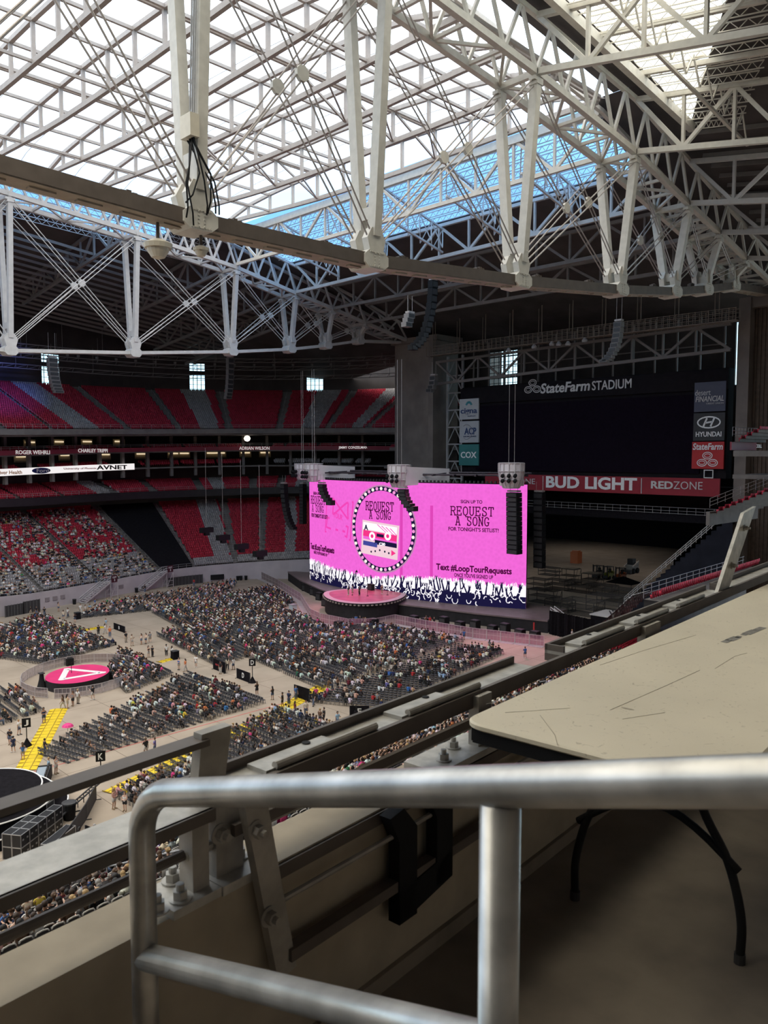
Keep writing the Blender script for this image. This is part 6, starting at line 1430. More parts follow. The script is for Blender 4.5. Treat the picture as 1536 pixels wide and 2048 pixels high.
# people on their feet: pixel of the feet, clothing
STD = [(957, 1431, 'blue', 'by the pink floor line right of letter E'), (755, 1412, 'grey', 'beside the black letter E panel'), (675, 1455, 'light blue', 'walking below letter E'), (648, 1447, 'black', 'walking left of the person in light blue'), (640, 1449, 'brown', 'walking near letter E in a small group'), (627, 1412, 'black', 'by the row end left of letter E'), (545, 1400, 'black', 'on the yellow walkway'), (565, 1415, 'black', 'just right of the yellow walkway'), (578, 1410, 'navy', 'second right of the yellow walkway'), (592, 1400, 'blue', 'in front of the dark sign by the yellow walkway'), (590, 1432, 'maroon', 'walking off the yellow walkway'), (612, 1432, 'cream', 'walking past letter E block'), (514, 1391, 'black', 'alone on bare floor left of the walkway'), (441, 1348, 'black', 'in front of the dark sign left of letter D'), (455, 1340, 'cream', 'beside the dark sign left of letter D'), (467, 1340, 'white', 'second beside the dark sign left of letter D'), (371, 1343, 'orange', 'alone on the bare floor near letter D'), (392, 1335, 'white', 'on the bare floor near letter D'), (358, 1340, 'blue', 'at the end of the fence-side block'), (333, 1312, 'white', 'by the black box near letter B rows'), (344, 1316, 'white', 'leaning on the black box near letter B rows'), (297, 1315, 'black', 'in a pair on the bare floor, left one'), (305, 1314, 'black', 'in a pair on the bare floor, right one'), (283, 1289, 'white', 'in a trio on bare floor, left'), (292, 1288, 'cream', 'in a trio on bare floor, middle'), (300, 1286, 'grey', 'in a trio on bare floor, right'), (264, 1292, 'cream', 'on the bare floor by a pair'), (252, 1285, 'black', 'on the bare floor beside a cream top'), (220, 1275, 'orange', 'near the yellow strip by letter B'), (197, 1270, 'black', 'near the short yellow strip'), (210, 1268, 'white', 'near letter B, left of an orange top'), (212, 1257, 'light blue', 'near letter B table'), (150, 1245, 'black', 'at the wedge block corner'), (136, 1235, 'white', 'walking by the wedge block'), (127, 1240, 'cream', 'walking left of the wedge block'), (117, 1223, 'cream', 'walking along the far wall'), (89, 1233, 'black', 'security at the head of the left block'), (62, 1230, 'black', 'at the top left chairs, left of two'), (73, 1231, 'black', 'at the top left chairs, right of two'), (4, 1232, 'grey', 'at the far fence by the picture edge'), (161, 1227, 'white', 'in a group by the exit stair, first'), (171, 1228, 'white', 'in a group by the exit stair, second'), (180, 1226, 'light blue', 'in a group by the exit stair, third'), (190, 1215, 'blue', 'by the field wall beyond the exit stair'), (388, 1173, 'red', 'standing at the upper end of the floor chairs'), (435, 1180, 'black', 'standing behind the wedge block'), (446, 1180, 'red', 'second behind the wedge block'), (502, 1158, 'red', 'by the stage corner, first'), (510, 1158, 'red', 'by the stage corner, second'), (290, 1185, 'black', 'by the bins at the field wall'), (186, 1400, 'black', 'alone at the island fence'), (126, 1418, 'brown', 'by the island fence, first of a group'), (135, 1417, 'cream', 'by the island fence, second of a group'), (146, 1412, 'grey', 'by the island fence, third of a group'), (156, 1408, 'white', 'by the island fence, last of a group'), (88, 1447, 'navy', 'alone on the floor left of the yellow strip'), (38, 1470, 'white', 'near letter J'), (20, 1490, 'black', 'in a group below letter J, first'), (27, 1505, 'navy', 'in a group below letter J, second'), (46, 1520, 'blue', 'in a group below letter J, third'), (90, 1510, 'black', 'on the yellow strip'), (112, 1548, 'white', 'at the bottom end of the island block'), (98, 1550, 'light blue', 'crouching beside the person in white'), (292, 1512, 'black', 'at the corner of the island block, left'), (310, 1508, 'purple', 'at the corner of the island block'), (228, 1618, 'pale pink', 'walking on the near floor, first'), (250, 1622, 'white', 'walking on the near floor, second'), (160, 1700, 'blue', 'behind the black fence'), (190, 1692, 'blue', 'beside the small black panel'), (1050, 1316, 'blue', 'on the bare pink floor'), (986, 1305, 'black', 'in a pair on the pink floor, right one'), (979, 1303, 'grey', 'in a pair on the pink floor, left one'), (928, 1280, 'blue', 'at the head of the side aisle by the barrier'), (676, 1262, 'black', 'at the barrier before the stage, left'), (687, 1262, 'light blue', 'at the barrier before the stage, right'), (712, 1250, 'blue', 'behind the barrier, first'), (720, 1250, 'black', 'behind the barrier, second'), (748, 1345, 'black', 'in the middle aisle, first of a dark group'), (762, 1342, 'navy', 'in the middle aisle, second of a dark group'), (776, 1335, 'white', 'in the middle aisle, third of a dark group'), (792, 1340, 'black', 'in the middle aisle, fourth of a dark group'), (738, 1352, 'grey', 'in the middle aisle, a step before the group'), (684, 1362, 'cream', 'at the row ends of the middle block'), (675, 1380, 'brown', 'walking up the middle aisle'), (860, 1252, 'red', 'at the barrier, middle of three'), (868, 1254, 'black', 'at the barrier, last of three'), (852, 1250, 'brown', 'at the barrier, first of three'), (1144, 1280, 'white', 'by the black drape'), (632, 1402, 'bright pink', 'at the letter-E block corner, first'), (655, 1400, 'bright pink', 'at the letter-E block corner, second'), (826, 1404, 'black', 'at the lower row end of letter-E block'), (410, 1262, 'black', 'in the far block, first'), (367, 1264, 'white', 'in the far block, second'), (388, 1265, 'black', 'in the far block, third'), (520, 1310, 'white', 'in the mid-far aisle')]
for px, py, tp, wh in STD:
    p = onz(px, py); k_ = None
    person(p, pr.uniform(0, 6.28), False, 'standing '+wh if not wh.startswith('walking') else wh, tp, None, k_)
for px, py, tp, k_, wh in ((697, 1190, 'black', 0, 'left of two crew on the round stage'), (705, 1190, 'grey', 1, 'right of two crew on the round stage'), (719, 1191, 'black', 0, 'alone near the middle of the round stage'), (764, 1188, 'black', 2, 'beside the drum kit on the round stage')):
    person(onz(px, py, RZ+.07), pr.uniform(2, 4), False, 'standing '+wh, tp, None, k_)
# ================================================================ FLOOR FITTINGS
# island stage
bc = Vector((44.4, 102.0, 0)); BZ = 1.25
def ering(c, ka, kb, z, n=49): return [Vector((c.x, c.y, z))+VD*(math.cos(q)*kb)+RT*(math.sin(q)*ka) for q in np.linspace(0, 2*math.pi, n)]
s = thing('island_stage', tuple(bc), 'low round island stage with a pink-red top and white triangle inside a steel fence', 'stage')
rose = mat('pink red stage paint', (.62, .035, .16), .5, 0, .08, .6)
b = MB(); b.grid([ering(bc, 3.8, 4.6, 0), ering(bc, 3.85, 4.65, BZ)]); b.build('skirt', skirt_m, s)
b = MB(); b.grid([ering(bc, 3.85, 4.65, BZ), ering(bc, .05, .05, BZ+.02)]); b.build('top', rose, s)
wp = mat('white stage paint', (.74, .70, .70), .5, 0, .05)
T3 = [onz(123, 1359, BZ+.04), onz(134, 1338, BZ+.04), onz(206, 1345, BZ+.04)]
b = MB()
for i in range(3): b.beam(T3[i], T3[(i+1) % 3], .75, .03)
for p in T3: b.lathe([(.42, -.02), (.42, .02)], p, 12)
b.build('triangle_mark', wp, s)
b = MB(); p = onz(143, 1346, BZ); b.tube([p, p+ZU*1.5], .04, 6); b.tube([p+ZU*1.4, p+ZU*1.7+RT*.8], .03, 5); b.build('microphone_boom', black, s)
for i, (px, py, lb) in enumerate(((84, 1378, 'black wrapped stand left of the island stage'), (218, 1358, 'black road case right of the island stage'), (236, 1350, 'black low case at the right inside the island fence'), (138, 1330, 'black speaker behind the island stage'), (170, 1372, 'black box in front of the island stage'))):
    p = onz(px, py); s = thing('equipment_case', tuple(p), lb, 'equipment case'); h = 2.0 if i == 0 else 1.0
    b = MB()
    if i == 0: b.lathe([(.7, 0), (.5, .6), (.32, 1.3), (.25, 2.0)], p, 9)
    else: b.box(p+ZU*h/2, (1.0, 1.1, h))
    b.build('body', black, s); b = MB(); b.box(p+ZU*(h+.05), (.6, .7, .12)); b.build('lid', charcoal, s)
# barriers: panel by panel
bar_m = mat('pale barrier aluminium', (.52, .47, .47), .45, .35, .08, 3); mesh_m = sheet('barrier mesh', (.62, .56, .56), .55)
def barrier_run(pts, L, h, where, closed=False, foot=True):
    seg = []; P = [Vector(p) for p in pts]; acc = 0; cur = P[0]; out = [cur]
    for p in P[1:]:
        d = p-cur
        while (p-out[-1]).length >= L and (p-cur).length > 1e-6: q = out[-1]+(p-out[-1]).normalized()*L; out.append(q)
        cur = p
    for i, (a, c) in enumerate(zip(out[:-1], out[1:])):
        if (c-a).length > L*1.5: continue
        s = thing('crowd_barrier', tuple((a+c)/2), f'pale crowd barrier panel {where}, {nth(i)} along', 'barrier', 'barrier panels '+where)
        d = (c-a).normalized(); n = Vector((-d.y, d.x, 0)); b = MB()
        for q in (a+d*.04, c-d*.04): b.beam(q, q+ZU*h, .07, .07)
        for z in (.1, h*.5, h): b.beam(a+ZU*z, c+ZU*z, .06, .06)
        for f in (.25, .5, .75): q = a.lerp(c, f); b.beam(q+ZU*.1, q+ZU*h, .035, .035)
        b.build('frame', bar_m, s); b = MB(); b.quad(a+ZU*.1+n*.01, c+ZU*.1+n*.01, c+ZU*h+n*.01, a+ZU*h+n*.01); b.build('mesh_sheet', mesh_m, s)
        if foot: b = MB(); b.box((a+c)/2-n*.5*(1 if n.dot(Vector((-1, -1, 0))) < 0 else -1)+ZU*.03, (L*.96, 1.0, .05), Matrix.Rotation(math.atan2(d.y, d.x), 3, 'Z')); b.build('foot_plate', bar_m, s)
BP = [onz(*q) for q in ((515, 1154), (560, 1176), (606, 1206), (622, 1238), (650, 1250), (700, 1258), (765, 1256), (800, 1246), (870, 1264), (960, 1279), (1095, 1294))]
barrier_run(BP, 2.4, 1.7, 'curving before the main stage')
fc = Vector((45.6, 103.6, 0)); barrier_run(ering(fc, 7.3, 8.9, 0, 40), 1.9, 1.25, 'ringing the island stage', foot=False)
# yellow cable ramps
yel_m = mat('yellow cable ramp', (.66, .47, .02), .55, 0, .12, 1.2); yel_d = mat('yellow ramp seam', (.30, .20, .02), .6)
def ramp(pts, w, label):
    P = [onz(*p) for p in pts]; k = 0
    s = thing('cable_ramp', tuple(P[0]), label, 'cable ramp'); bl = MB(); 
    for a, c in zip(P[:-1], P[1:]):
        d = (c-a).normalized(); n = Vector((-d.y, d.x, 0)); m = max(1, round((c-a).length/1.0))
        for i in range(m):
            q0, q1 = a.lerp(c, i/m)+d*.02, a.lerp(c, (i+1)/m)-d*.02; b = MB()
            b.add([q0-n*w/2+ZU*.01, q1-n*w/2+ZU*.01, q1-n*w*.2+ZU*.09, q0-n*w*.2+ZU*.09, q1+n*w*.2+ZU*.09, q0+n*w*.2+ZU*.09, q1+n*w/2+ZU*.01, q0+n*w/2+ZU*.01], [(0, 1, 2, 3), (3, 2, 4, 5), (5, 4, 6, 7)]); b.build('ramp_section', yel_m, s)
        for o in (-.2, .2): bl.beam(a+n*w*o+ZU*.1, c+n*w*o+ZU*.1, .08, .03)
        for i in range(m): q = a.lerp(c, i/m); bl.beam(q-n*w/2+ZU*.05, q+n*w/2+ZU*.1, .06, .05)
    bl.build('ramp_seam', yel_d, s)
ramp([(50, 1542), (118, 1418)], 2.0, 'yellow cable ramp from the island stage toward the mixing area')
ramp([(222, 1588), (560, 1421), (648, 1372)], 2.1, 'long bright yellow cable ramp walkway between the two near seating blocks')
ramp([(154, 1263), (206, 1254)], 1.6, 'short yellow cable ramp on the bare floor near letter B'); ramp([(318, 1325), (346, 1317)], 1.2, 'short yellow cable ramp by the black box near the far block'); ramp([(0, 1284), (32, 1280)], 1.6, 'short yellow cable ramp inside the left block')
# letter signs
def sign_panel(px0, py, px1, py1, h, letter, label, text=None):
    a, c = onz(px0, py), onz(px1, py1); s = thing('section_sign', tuple((a+c)/2), label, 'sign'); d = (c-a).normalized(); n = Vector((-d.y, d.x, 0)); n = n if n.dot(CAM-a) > 0 else -n
    b = MB(); b.beam(a+ZU*h/2, c+ZU*h/2, .08, h); b.build('panel', black_cloth, s)
    for q in (a, c): b = MB(); b.beam(q-n*.3, q+n*.3+ZU*.02, .08, .08); b.beam(q, q+ZU*h, .09, .09); b.build('leg', charcoal, s)
    up = ZU; right = -n.cross(ZU) if n.cross(ZU).dot(RT) < 0 else n.cross(ZU)
    if letter: letters(letter, h*.36, h*.5, white_m, (a+c)/2+n*.06+ZU*h*.52, right, up, s, .02)
    if text: letters(text, (c-a).length*.6, h*.16, mat('red sign ink', (.35, .03, .04), .6), (a+c)/2+n*.06+ZU*h*.55, right, up, s, .02)
sign_panel(474, 1356, 500, 1366, 1.35, 'D', 'low black panel with a white letter D at the corner of the middle block')
sign_panel(427, 1338, 451, 1347, 1.5, None, 'low black panel with red writing left of the letter D panel', 'NO ENTRY')
sign_panel(700, 1433, 738, 1433, 1.25, 'E', 'low black panel with a white letter E at the end of the side block')
sign_panel(589, 1394, 619, 1404, 1.6, None, 'leaning black panel by the end of the yellow walkway'); sign_panel(228, 1258, 250, 1266, 1.1, 'B', 'low black table front with a white letter B near the far wall')
sign_panel(172, 1688, 206, 1702, 1.5, None, 'small black panel on the near floor beside the person in a blue shirt')
def sign_post(px, py, top, letter, label):
    p = onz(px, py); s = thing('section_sign', tuple(p), label, 'sign'); h = zat(p.x, p.y, top); n = (CAM-p); n.z = 0; n.normalize()
    b = MB(); b.tube([p, p+ZU*h], .05, 6); b.build('pole', black, s); b = MB(); b.lathe([(.55, 0), (.3, .35), (.08, .8)], p, 8); b.build('base', black_cloth, s)
    b = MB(); b.box(p+ZU*(h-.45), (.85, .1, .95), Matrix.Rotation(math.atan2(n.y, n.x)-math.pi/2, 3, 'Z')); sg = b.build('board', black, s); letters(letter, .42, .6, white_m, p+n*.07+ZU*(h-.45), ZU.cross(n), ZU, s, .02)
sign_post(505, 1365, 1318, 'D', 'black letter D sign on a pole beside the low letter D panel'); sign_post(54, 1492, 1437, 'J', 'black letter J sign on a pole left of the yellow ramp'); sign_post(202, 1556, 1503, 'K', 'black letter K sign on a pole at the near corner of the chairs')
p = onz(712, 1437); s = thing('weight_base', tuple(p), 'black cone weight before the letter E panel', 'weight'); b = MB(); b.lathe([(.45, 0), (.3, .3), (.22, .9)], p, 8); b.build('cone', black_cloth, s); b = MB(); b.tube([p, p+ZU*1.6], .05, 6); b.build('pole', black, s)
for px, py, lb in ((350, 1318, 'black draped box at the end of the far block'), (155, 1238, 'black draped stand at the corner of the wedge block')):
    p = onz(px, py); s = thing('draped_box', tuple(p), lb, 'box'); b = MB(); b.box(p+ZU*.6, (.9, .9, 1.2)); b.build('drape', black_cloth, s); b = MB(); b.box(p+ZU*1.22, (1.0, 1.0, .06)); b.build('top', charcoal, s)
p = onz(586, 1226); s = thing('utility_bin', tuple(p), 'pale square bin at the corner of the barrier before the stage', 'bin'); b = MB(); b.box(p+ZU*.8, (1.1, 1.1, 1.6)); b.build('body', mat('pale bin', (.45, .5, .53), .6), s); b = MB(); b.box(p+ZU*1.65, (1.2, 1.2, .1)); b.build('lid', grey_m, s)
# umbrella held open among the seats of the near block
p = onz(136, 1470); s = thing('umbrella', tuple(p), 'small bright pink umbrella open over the seats beside the yellow ramp', 'umbrella'); b = MB(); b.lathe([(.62, .95), (.45, 1.16), (.2, 1.28), (.01, 1.32)], p, 10); b.build('canopy', mat('pink cloth', (.62, .04, .2), .7), s); b = MB(); b.tube([p+ZU*.4, p+ZU*1.3], .02, 5); b.build('shaft', black, s)
# ---------------------------------------------------------------- mixing area at the lower left
rc0 = onz(-35, 1640)
s = thing('curved_riser', tuple(rc0), 'black curved riser with white edging at the lower left of the floor', 'riser')
for i, (r, z) in enumerate(((6.6, .9), (5.6, 1.7), (4.6, 2.5))):
    b = MB(); b.lathe([(r, 0), (r, z)], rc0, 48); b.build('tier', black_cloth, s); b = MB(); b.tube([rc0+Vector((r*math.cos(q), r*math.sin(q), z)) for q in np.linspace(0, 6.283, 49)], .07, 5, False); b.build('edge_trim', white_m, s)
p = onz(84, 1572); s = thing('mixing_desk', tuple(p), 'mixing desk with pale lit panels behind the curved riser', 'mixing desk'); A_ = Matrix.Rotation(-.5, 3, 'Z')
b = MB(); b.box(p+ZU*.5, (1.2, 5.0, 1.0), A_); b.build('desk', black, s); b = MB(); b.box(p+ZU*1.08, (1.0, 3.4, .12), A_); b.build('fader_panel', mat('pale panel', (.28, .33, .38), .4), s)
for o in (-1.0, 0, 1.0): b = MB(); b.box(p+A_@Vector((.45, o, 1.35)), (.1, .8, .5), A_); b.build('screen', charcoal, s)
case_m = mat('black laminate case', (.014, .014, .016), .4, 0, .2, 4); edge_m = mat('aluminium edging', (.52, .52, .53), .35, .8, .05, 5)
def road_case(p, ang, dims, label):
    s = thing('road_case', tuple(p), label, 'road case', 'road cases at the mixing area'); R_ = Matrix.Rotation(ang, 3, 'Z'); w, d, h = dims
    b = MB(); b.box(p+ZU*h/2, (w*.985, d*.985, h*.985), R_); b.build('shell', case_m, s)
    b = MB()
    for x in (-w/2, w/2):
        for y in (-d/2, d/2): b.beam(p+R_@Vector((x, y, 0)), p+R_@Vector((x, y, h)), .05, .05)
    for z in (0, h):
        for y in (-d/2, d/2): b.beam(p+R_@Vector((-w/2, y, z)), p+R_@Vector((w/2, y, z)), .05, .05)
        for x in (-w/2, w/2): b.beam(p+R_@Vector((x, -d/2, z)), p+R_@Vector((x, d/2, z)), .05, .05)
    b.build('edging', edge_m, s)
    for y in (-d/2-.01, d/2+.01):
        b = MB()
        for x in (-w*.25, w*.25): b.box(p+R_@Vector((x, y, h*.55)), (.16, .04, .12), R_)
        b.build('latch', edge_m, s)
c0, c1 = onz(34, 1722), onz(104, 1668); d = (c1-c0).normalized(); an = math.atan2(d.y, d.x); nn = Vector((-d.y, d.x, 0))
for i in range(5):
    for j in range(2):
        for k in range(2 if i < 3 else 1): road_case(c0+d*(1.05*i+.5)+nn*(.8*k)+ZU*(1.0*j), an, (1.0, .76, .97), f"black road case with silver edging, {('lower', 'upper')[j]} tier, {nth(i)} from the near end, {('front', 'rear')[k]} row")
for i, (px, py, lb) in enumerate(((92, 1640, 'tall open black road case behind the stacked ones'), (118, 1700, 'long low black case lying before the stack'), (45, 1640, 'black case behind the stack at the picture edge'))): road_case(onz(px, py), an, ((1.0, .9, 1.6), (3.2, .8, 1.2), (2.0, .9, 1.0))[i], lb)
p = onz(139, 1638); bin_(p, 'round black bin with a pale lid beside the black mesh fence on the near floor', .55, 1.5)
def cloth_fence(pts, h, label):
    P = [onz(*q) for q in pts]
    for i, (a, c) in enumerate(zip(P[:-1], P[1:])):
        s = thing('cloth_fence', tuple(a), f'black cloth-covered fence panel round the mixing area, {nth(i)} from the yellow ramp', 'fence', 'cloth fence panels')
        d = (c-a).normalized(); b = MB(); b.beam(a+ZU*h/2, c+ZU*h/2, .06, h*.96); b.build('cloth', fence_m, s); b = MB(); b.beam(a, a+ZU*h, .08, .08); b.beam(a+ZU*h, c+ZU*h, .07, .07); b.build('frame', charcoal, s)
        for q in (a, c): b = MB(); b.beam(q-Vector((.4, -.2, 0)), q+Vector((.4, -.2, .03)), .1, .05); b.build('foot', charcoal, s)
cloth_fence([(192, 1600), (172, 1640), (142, 1684), (112, 1722), (72, 1738), (36, 1756), (4, 1768), (-30, 1782)], 1.35, '')
b = MB(); a, c = onz(105, 1660), onz(190, 1585); 
for o in (0, .6): b.tube([a+Vector((o, 0, .8)), c+Vector((o, 0, .8))], .07, 6)
for f in np.linspace(0, 1, 8): b.beam(a.lerp(c, f), a.lerp(c, f)+ZU*.8, .06, .06); b.beam(a.lerp(c, f)+ZU*.8, a.lerp(c, f)+Vector((.6, 0, .8)), .05, .05)
tag(b.build('cable_tray', charcoal), 'long dark frame rail lying beside the black cloth fence', 'frame')
p = onz(158, 1628); b = MB(); b.tube([p+Vector((.55*math.cos(q), .55*math.sin(q), .05)) for q in np.linspace(0, 6.283, 19)], .05, 6); tag(b.build('cable_coil', black, base=None), 'coil of black cable on the near floor by the round bin', 'cable')
# ================================================================ NEAR LOWER STAND
yN = lambda x: interp(x, [-40, 15.7, 23.2, 60, 90, 118, 130], [44.5, 47.4, 48.0, 50.5, 55, 60, 62])
slN = lambda x: interp(x, [35, 60], [.41, .30])
NR = 26
def npt(x, k, dz=0): return Vector((x+.0, yN(x)-.85*k, 3.4+slN(x)*k+dz))
b = MB(); xs = list(np.arange(-40, 100, 5))+[100]
rows = []
for k in range(NR+1): rows.append([npt(x, k) for x in xs]); rows.append([Vector((x, yN(x)-.85*(k+1), npt(x, k).z)) for x in xs])
b.grid(rows); struct(b.build('floor_near_bowl', concrete_dk))
b = MB(); b.grid([[(x, yN(x)+.3, 0) for x in xs], [(x, yN(x)+.3, 4.0) for x in xs], [(x, yN(x), 4.0) for x in xs]]); struct(b.build('wall_near_field', wallm))
b = MB(); P = [Vector((x, yN(x)+.1, 4.0)) for x in np.arange(-30, 100, 2.0)]
for dz in (.5, 1.0): b.tube([p+ZU*dz for p in P], .045, 6)
for p in P: b.beam(p, p+ZU, .07, .07)
tag(b.build('guard_railing', railm), 'steel guard railing along the front of the near lower stand', 'railing')
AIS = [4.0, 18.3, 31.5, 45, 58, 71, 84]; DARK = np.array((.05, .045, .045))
NS = []
for k in range(NR):
    x = -20.0
    while x < 99:
        x += .53
        if any(abs(x-a-.12*k*0) < .8 for a in AIS): continue
        NS.append((k, x))
def nshow(k, x):
    q = proj(npt(x, k, .8)); return -5 < q[0] < 1540 and (q[0] < 250 and q[1] < 1965-.5*q[0] and q[1] > 1745-.4*q[0] or 285 < q[0] < 395 and 1690 < q[1] < 1850 or 430 < q[0] < 930 and 1440 < q[1] < 1760)
big = [s_ for s_ in NS if nshow(*s_)]; big.sort(key=lambda s_: proj(npt(s_[1], s_[0]))[2]); bigs = set(big[:290])
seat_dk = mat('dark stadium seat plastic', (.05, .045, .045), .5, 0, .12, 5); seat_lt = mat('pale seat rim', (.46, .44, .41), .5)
def qmesh(nm, boxes, m):
    b = MB()
    for c, d in boxes: b.box(c, d)
    return b.mesh(nm, m)
SM = {'backrest': qmesh('backrest', [((0, .30, .66), (.47, .06, .5))], seat_dk), 'pan': qmesh('pan', [((0, .12, .46), (.44, .36, .09))], seat_dk), 'armrest': qmesh('armrest', [((.25, .12, .58), (.05, .36, .05)), ((.25, .2, .3), (.05, .08, .56))], charcoal)}
b = MB(); b.tube([(-.22, .33, .86), (-.17, .33, .93), (0, .33, .95), (.17, .33, .93), (.22, .33, .86)], .03, 6); SM['top_rim'] = b.mesh('top_rim', seat_lt)
ais_n = lambda x: min(range(len(AIS)), key=lambda j: abs(AIS[j]-x))
def angN(x): return math.atan2(yN(x+1)-yN(x-1), 2)+math.pi
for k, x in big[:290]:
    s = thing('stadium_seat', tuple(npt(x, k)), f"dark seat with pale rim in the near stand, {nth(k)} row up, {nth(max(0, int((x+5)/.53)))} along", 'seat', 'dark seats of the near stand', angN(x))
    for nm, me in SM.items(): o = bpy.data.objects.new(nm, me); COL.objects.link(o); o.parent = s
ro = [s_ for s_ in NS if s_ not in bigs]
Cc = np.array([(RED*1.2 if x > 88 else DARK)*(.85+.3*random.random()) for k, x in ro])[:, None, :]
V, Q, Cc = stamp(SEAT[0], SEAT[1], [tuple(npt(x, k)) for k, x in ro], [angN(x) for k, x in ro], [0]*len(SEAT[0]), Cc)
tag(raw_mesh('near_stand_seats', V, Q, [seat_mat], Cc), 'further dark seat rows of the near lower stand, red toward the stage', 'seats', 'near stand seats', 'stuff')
b = MB(); b.add([npt(100, k) for k in range(0, NR+1)]+[Vector((100, yN(100)-.85*NR, 0)), Vector((100, yN(100), 0))], [tuple(range(NR+3))]); struct(b.build('wall_bowl_end', black_cloth))
# the bank of seats at the corner beyond the stage: red and grey front rows, the rest under a tarp
def ept(x, k, dz=0): return Vector((x, 70.0+.063*(x-129.7)-.85*k, 3.2+.80*k+dz))
b = MB(); rows = []; xe = list(np.linspace(129.7, 205, 12))
for k in range(22): rows += [[ept(x, k) for x in xe], [ept(x, k)-Vector((0, .85, 0)) for x in xe]]
b.grid(rows); b.grid([[Vector((x, ept(x, 0).y, 0)) for x in xe], rows[0]]); b.add([Vector(r[0]) for r in rows]+[Vector((129.7, 51, 0)), Vector((129.7, 70, 0))], [tuple(range(len(rows)+2))]); struct(b.build('floor_corner_bank', mat('navy black tarp', (.016, .017, .024), .9, 0, .2, .5, spec=.08)))
tarp_m = mat('navy black tarp', (.016, .017, .024), .9, 0, .2, .5, spec=.08)
for k0, k1, lb in ((2, 9, 'lower dark tarpaulin over the corner seat bank beyond the stage'), (10, 21, 'upper dark tarpaulin over the corner seat bank beyond the stage')):
    b = MB(); x0 = 138 if k0 == 2 else 131
    b.grid([[ept(x, k0, 0) for x in np.linspace(x0, 204, 14)]]+[[ept(x, k, .8) for x in np.linspace(x0, 204, 14)] for k in range(k0, k1+1)]); tag(b.build('seat_tarp', tarp_m), lb, 'tarpaulin')
for kk, x0, lb in ((1.6, 139, 'low steel rail along the lower edge of the dark tarpaulin'), (9.4, 132, 'steel rail between the two dark tarpaulins')):
    b = MB(); P = [ept(x, kk, .3) for x in np.arange(x0, 200, 2)]
    for dz in (.4, 1.0): b.tube([p+ZU*dz for p in P], .06, 5)
    for p in P: b.beam(p, p+ZU, .07, .07)
    tag(b.build('guard_railing', railm), lb, 'railing')
b = MB(); P = [ept(129.9, k, .3) for k in range(0, 22, 1)]
for dz in (.4, .8, 1.2): b.tube([p+ZU*dz for p in P], .07, 5)
for p in P: b.beam(p, p+ZU*1.2, .08, .08)
tag(b.build('stair_railing', mat('light rail steel', (.42, .41, .40), .5, .2)), 'long pale stair railing climbing past the dark tarpaulin beside the stage area', 'railing')
PE = [(84+.6*i, 42+.037*i, 13.9) for i in range(58)]+[(84.3+.6*i, 41.1+.037*i, 14.4) for i in range(58)]+[(87.6+.53*i, 50.2-.75*k, 8.7+.78*k) for k in range(6) for i in range(9)]
V, Q, Cc = stamp(SEAT[0], SEAT[1], PE, [math.pi+.06]*len(PE), [0]*len(SEAT[0]), np.array([(GREY*1.1 if y > 45.2 else RED*1.3)*(.7+.5*random.random()) for x, y, z in PE])[:, None, :], [.86]*len(PE))
tag(raw_mesh('corner_seats', V, Q, [seat_mat], Cc), 'red seat row and grey seats before the dark tarpaulin, just over the channel rail', 'seats', 'corner seats', 'stuff')
b = MB(); b.add([(83.5, 42.6, 13.8), (119, 44.8, 13.8), (119, 40.5, 13.8), (83.5, 38.5, 13.8), (83.5, 42.6, 9), (119, 44.8, 9)], [(0, 1, 2, 3), (0, 4, 5, 1)]); b.grid([[(87, 50.8, 8.6), (93, 51, 8.6)], [(87, 45.8, 13.4), (93, 46, 13.4)]]); struct(b.build('floor_corner_row', concrete_dk))
b = MB()
for dz in (.5, 1.0, 1.5): b.tube([(84+.53*i, 42.9+.033*i, 13.8+dz) for i in range(0, 66, 5)], .04, 5)
for i in range(0, 66, 4): b.beam((84+.53*i, 42.9+.033*i, 13.8), (84+.53*i, 42.9+.033*i, 15.3), .06, .06)
tag(b.build('guard_railing', railm), 'steel guard railing just behind the red seat row over the channel rail', 'railing')
for j, a in enumerate(AIS[:6]):
    b = MB(); P = [npt(a, k, 0) for k in range(0, NR, 2)]
    b.tube([p+ZU*.9 for p in P], .05, 6); b.tube([p+ZU*.5 for p in P], .04, 6)
    for p in P: b.beam(p, p+ZU*.9, .06, .06)
    tag(b.build('aisle_handrail', railm), f'steel handrail up the {nth(j)} aisle of the near lower stand', 'handrail')
# spectators in the near stand
tk = [s_ for s_ in big[:290] if pr.random() < .42]; cntr = 0
for k, x in tk[:88]:
    person(npt(x, k, -.02)+Vector((0, .02, 0)), angN(x)-math.pi/2+pr.uniform(-.2, .5), True, f"near stand, {nth(k)} row, {nth(max(0, int((x+5)/.53)))} along")
for k, x, tp, lb in ((1, 18.2, 'red', 'standing first at the near stand aisle'), (1, 17.6, 'maroon', 'standing second at the near stand aisle'), (0, 18.9, 'black', 'standing third at the near stand aisle'), (2, 31.4, 'white', 'standing at the second near stand aisle')): person(npt(x, k), math.pi/2, False, lb, tp, None, 3)
P_, A_, C_ = [], [], []
for k, x in ro:
    if x < 86 and pr.random() < .42: P_.append(tuple(npt(x, k, -.02))); A_.append(angN(x)-math.pi/2+pr.uniform(-.3, .5)); C_.append(rnd_cols())
V, Q, Cc = stamp(LOWF[True][0], LOWF[True][1], P_, A_, LOWF[True][2], np.array(C_))
tag(raw_mesh('seated_crowd', V, Q, [MATS['crowd clothing']], Cc), 'seated spectators filling the rest of the near lower stand under the gutter rail', 'crowd', 'spectators', 'stuff')
print('PERSONS', N_PERSON[0])
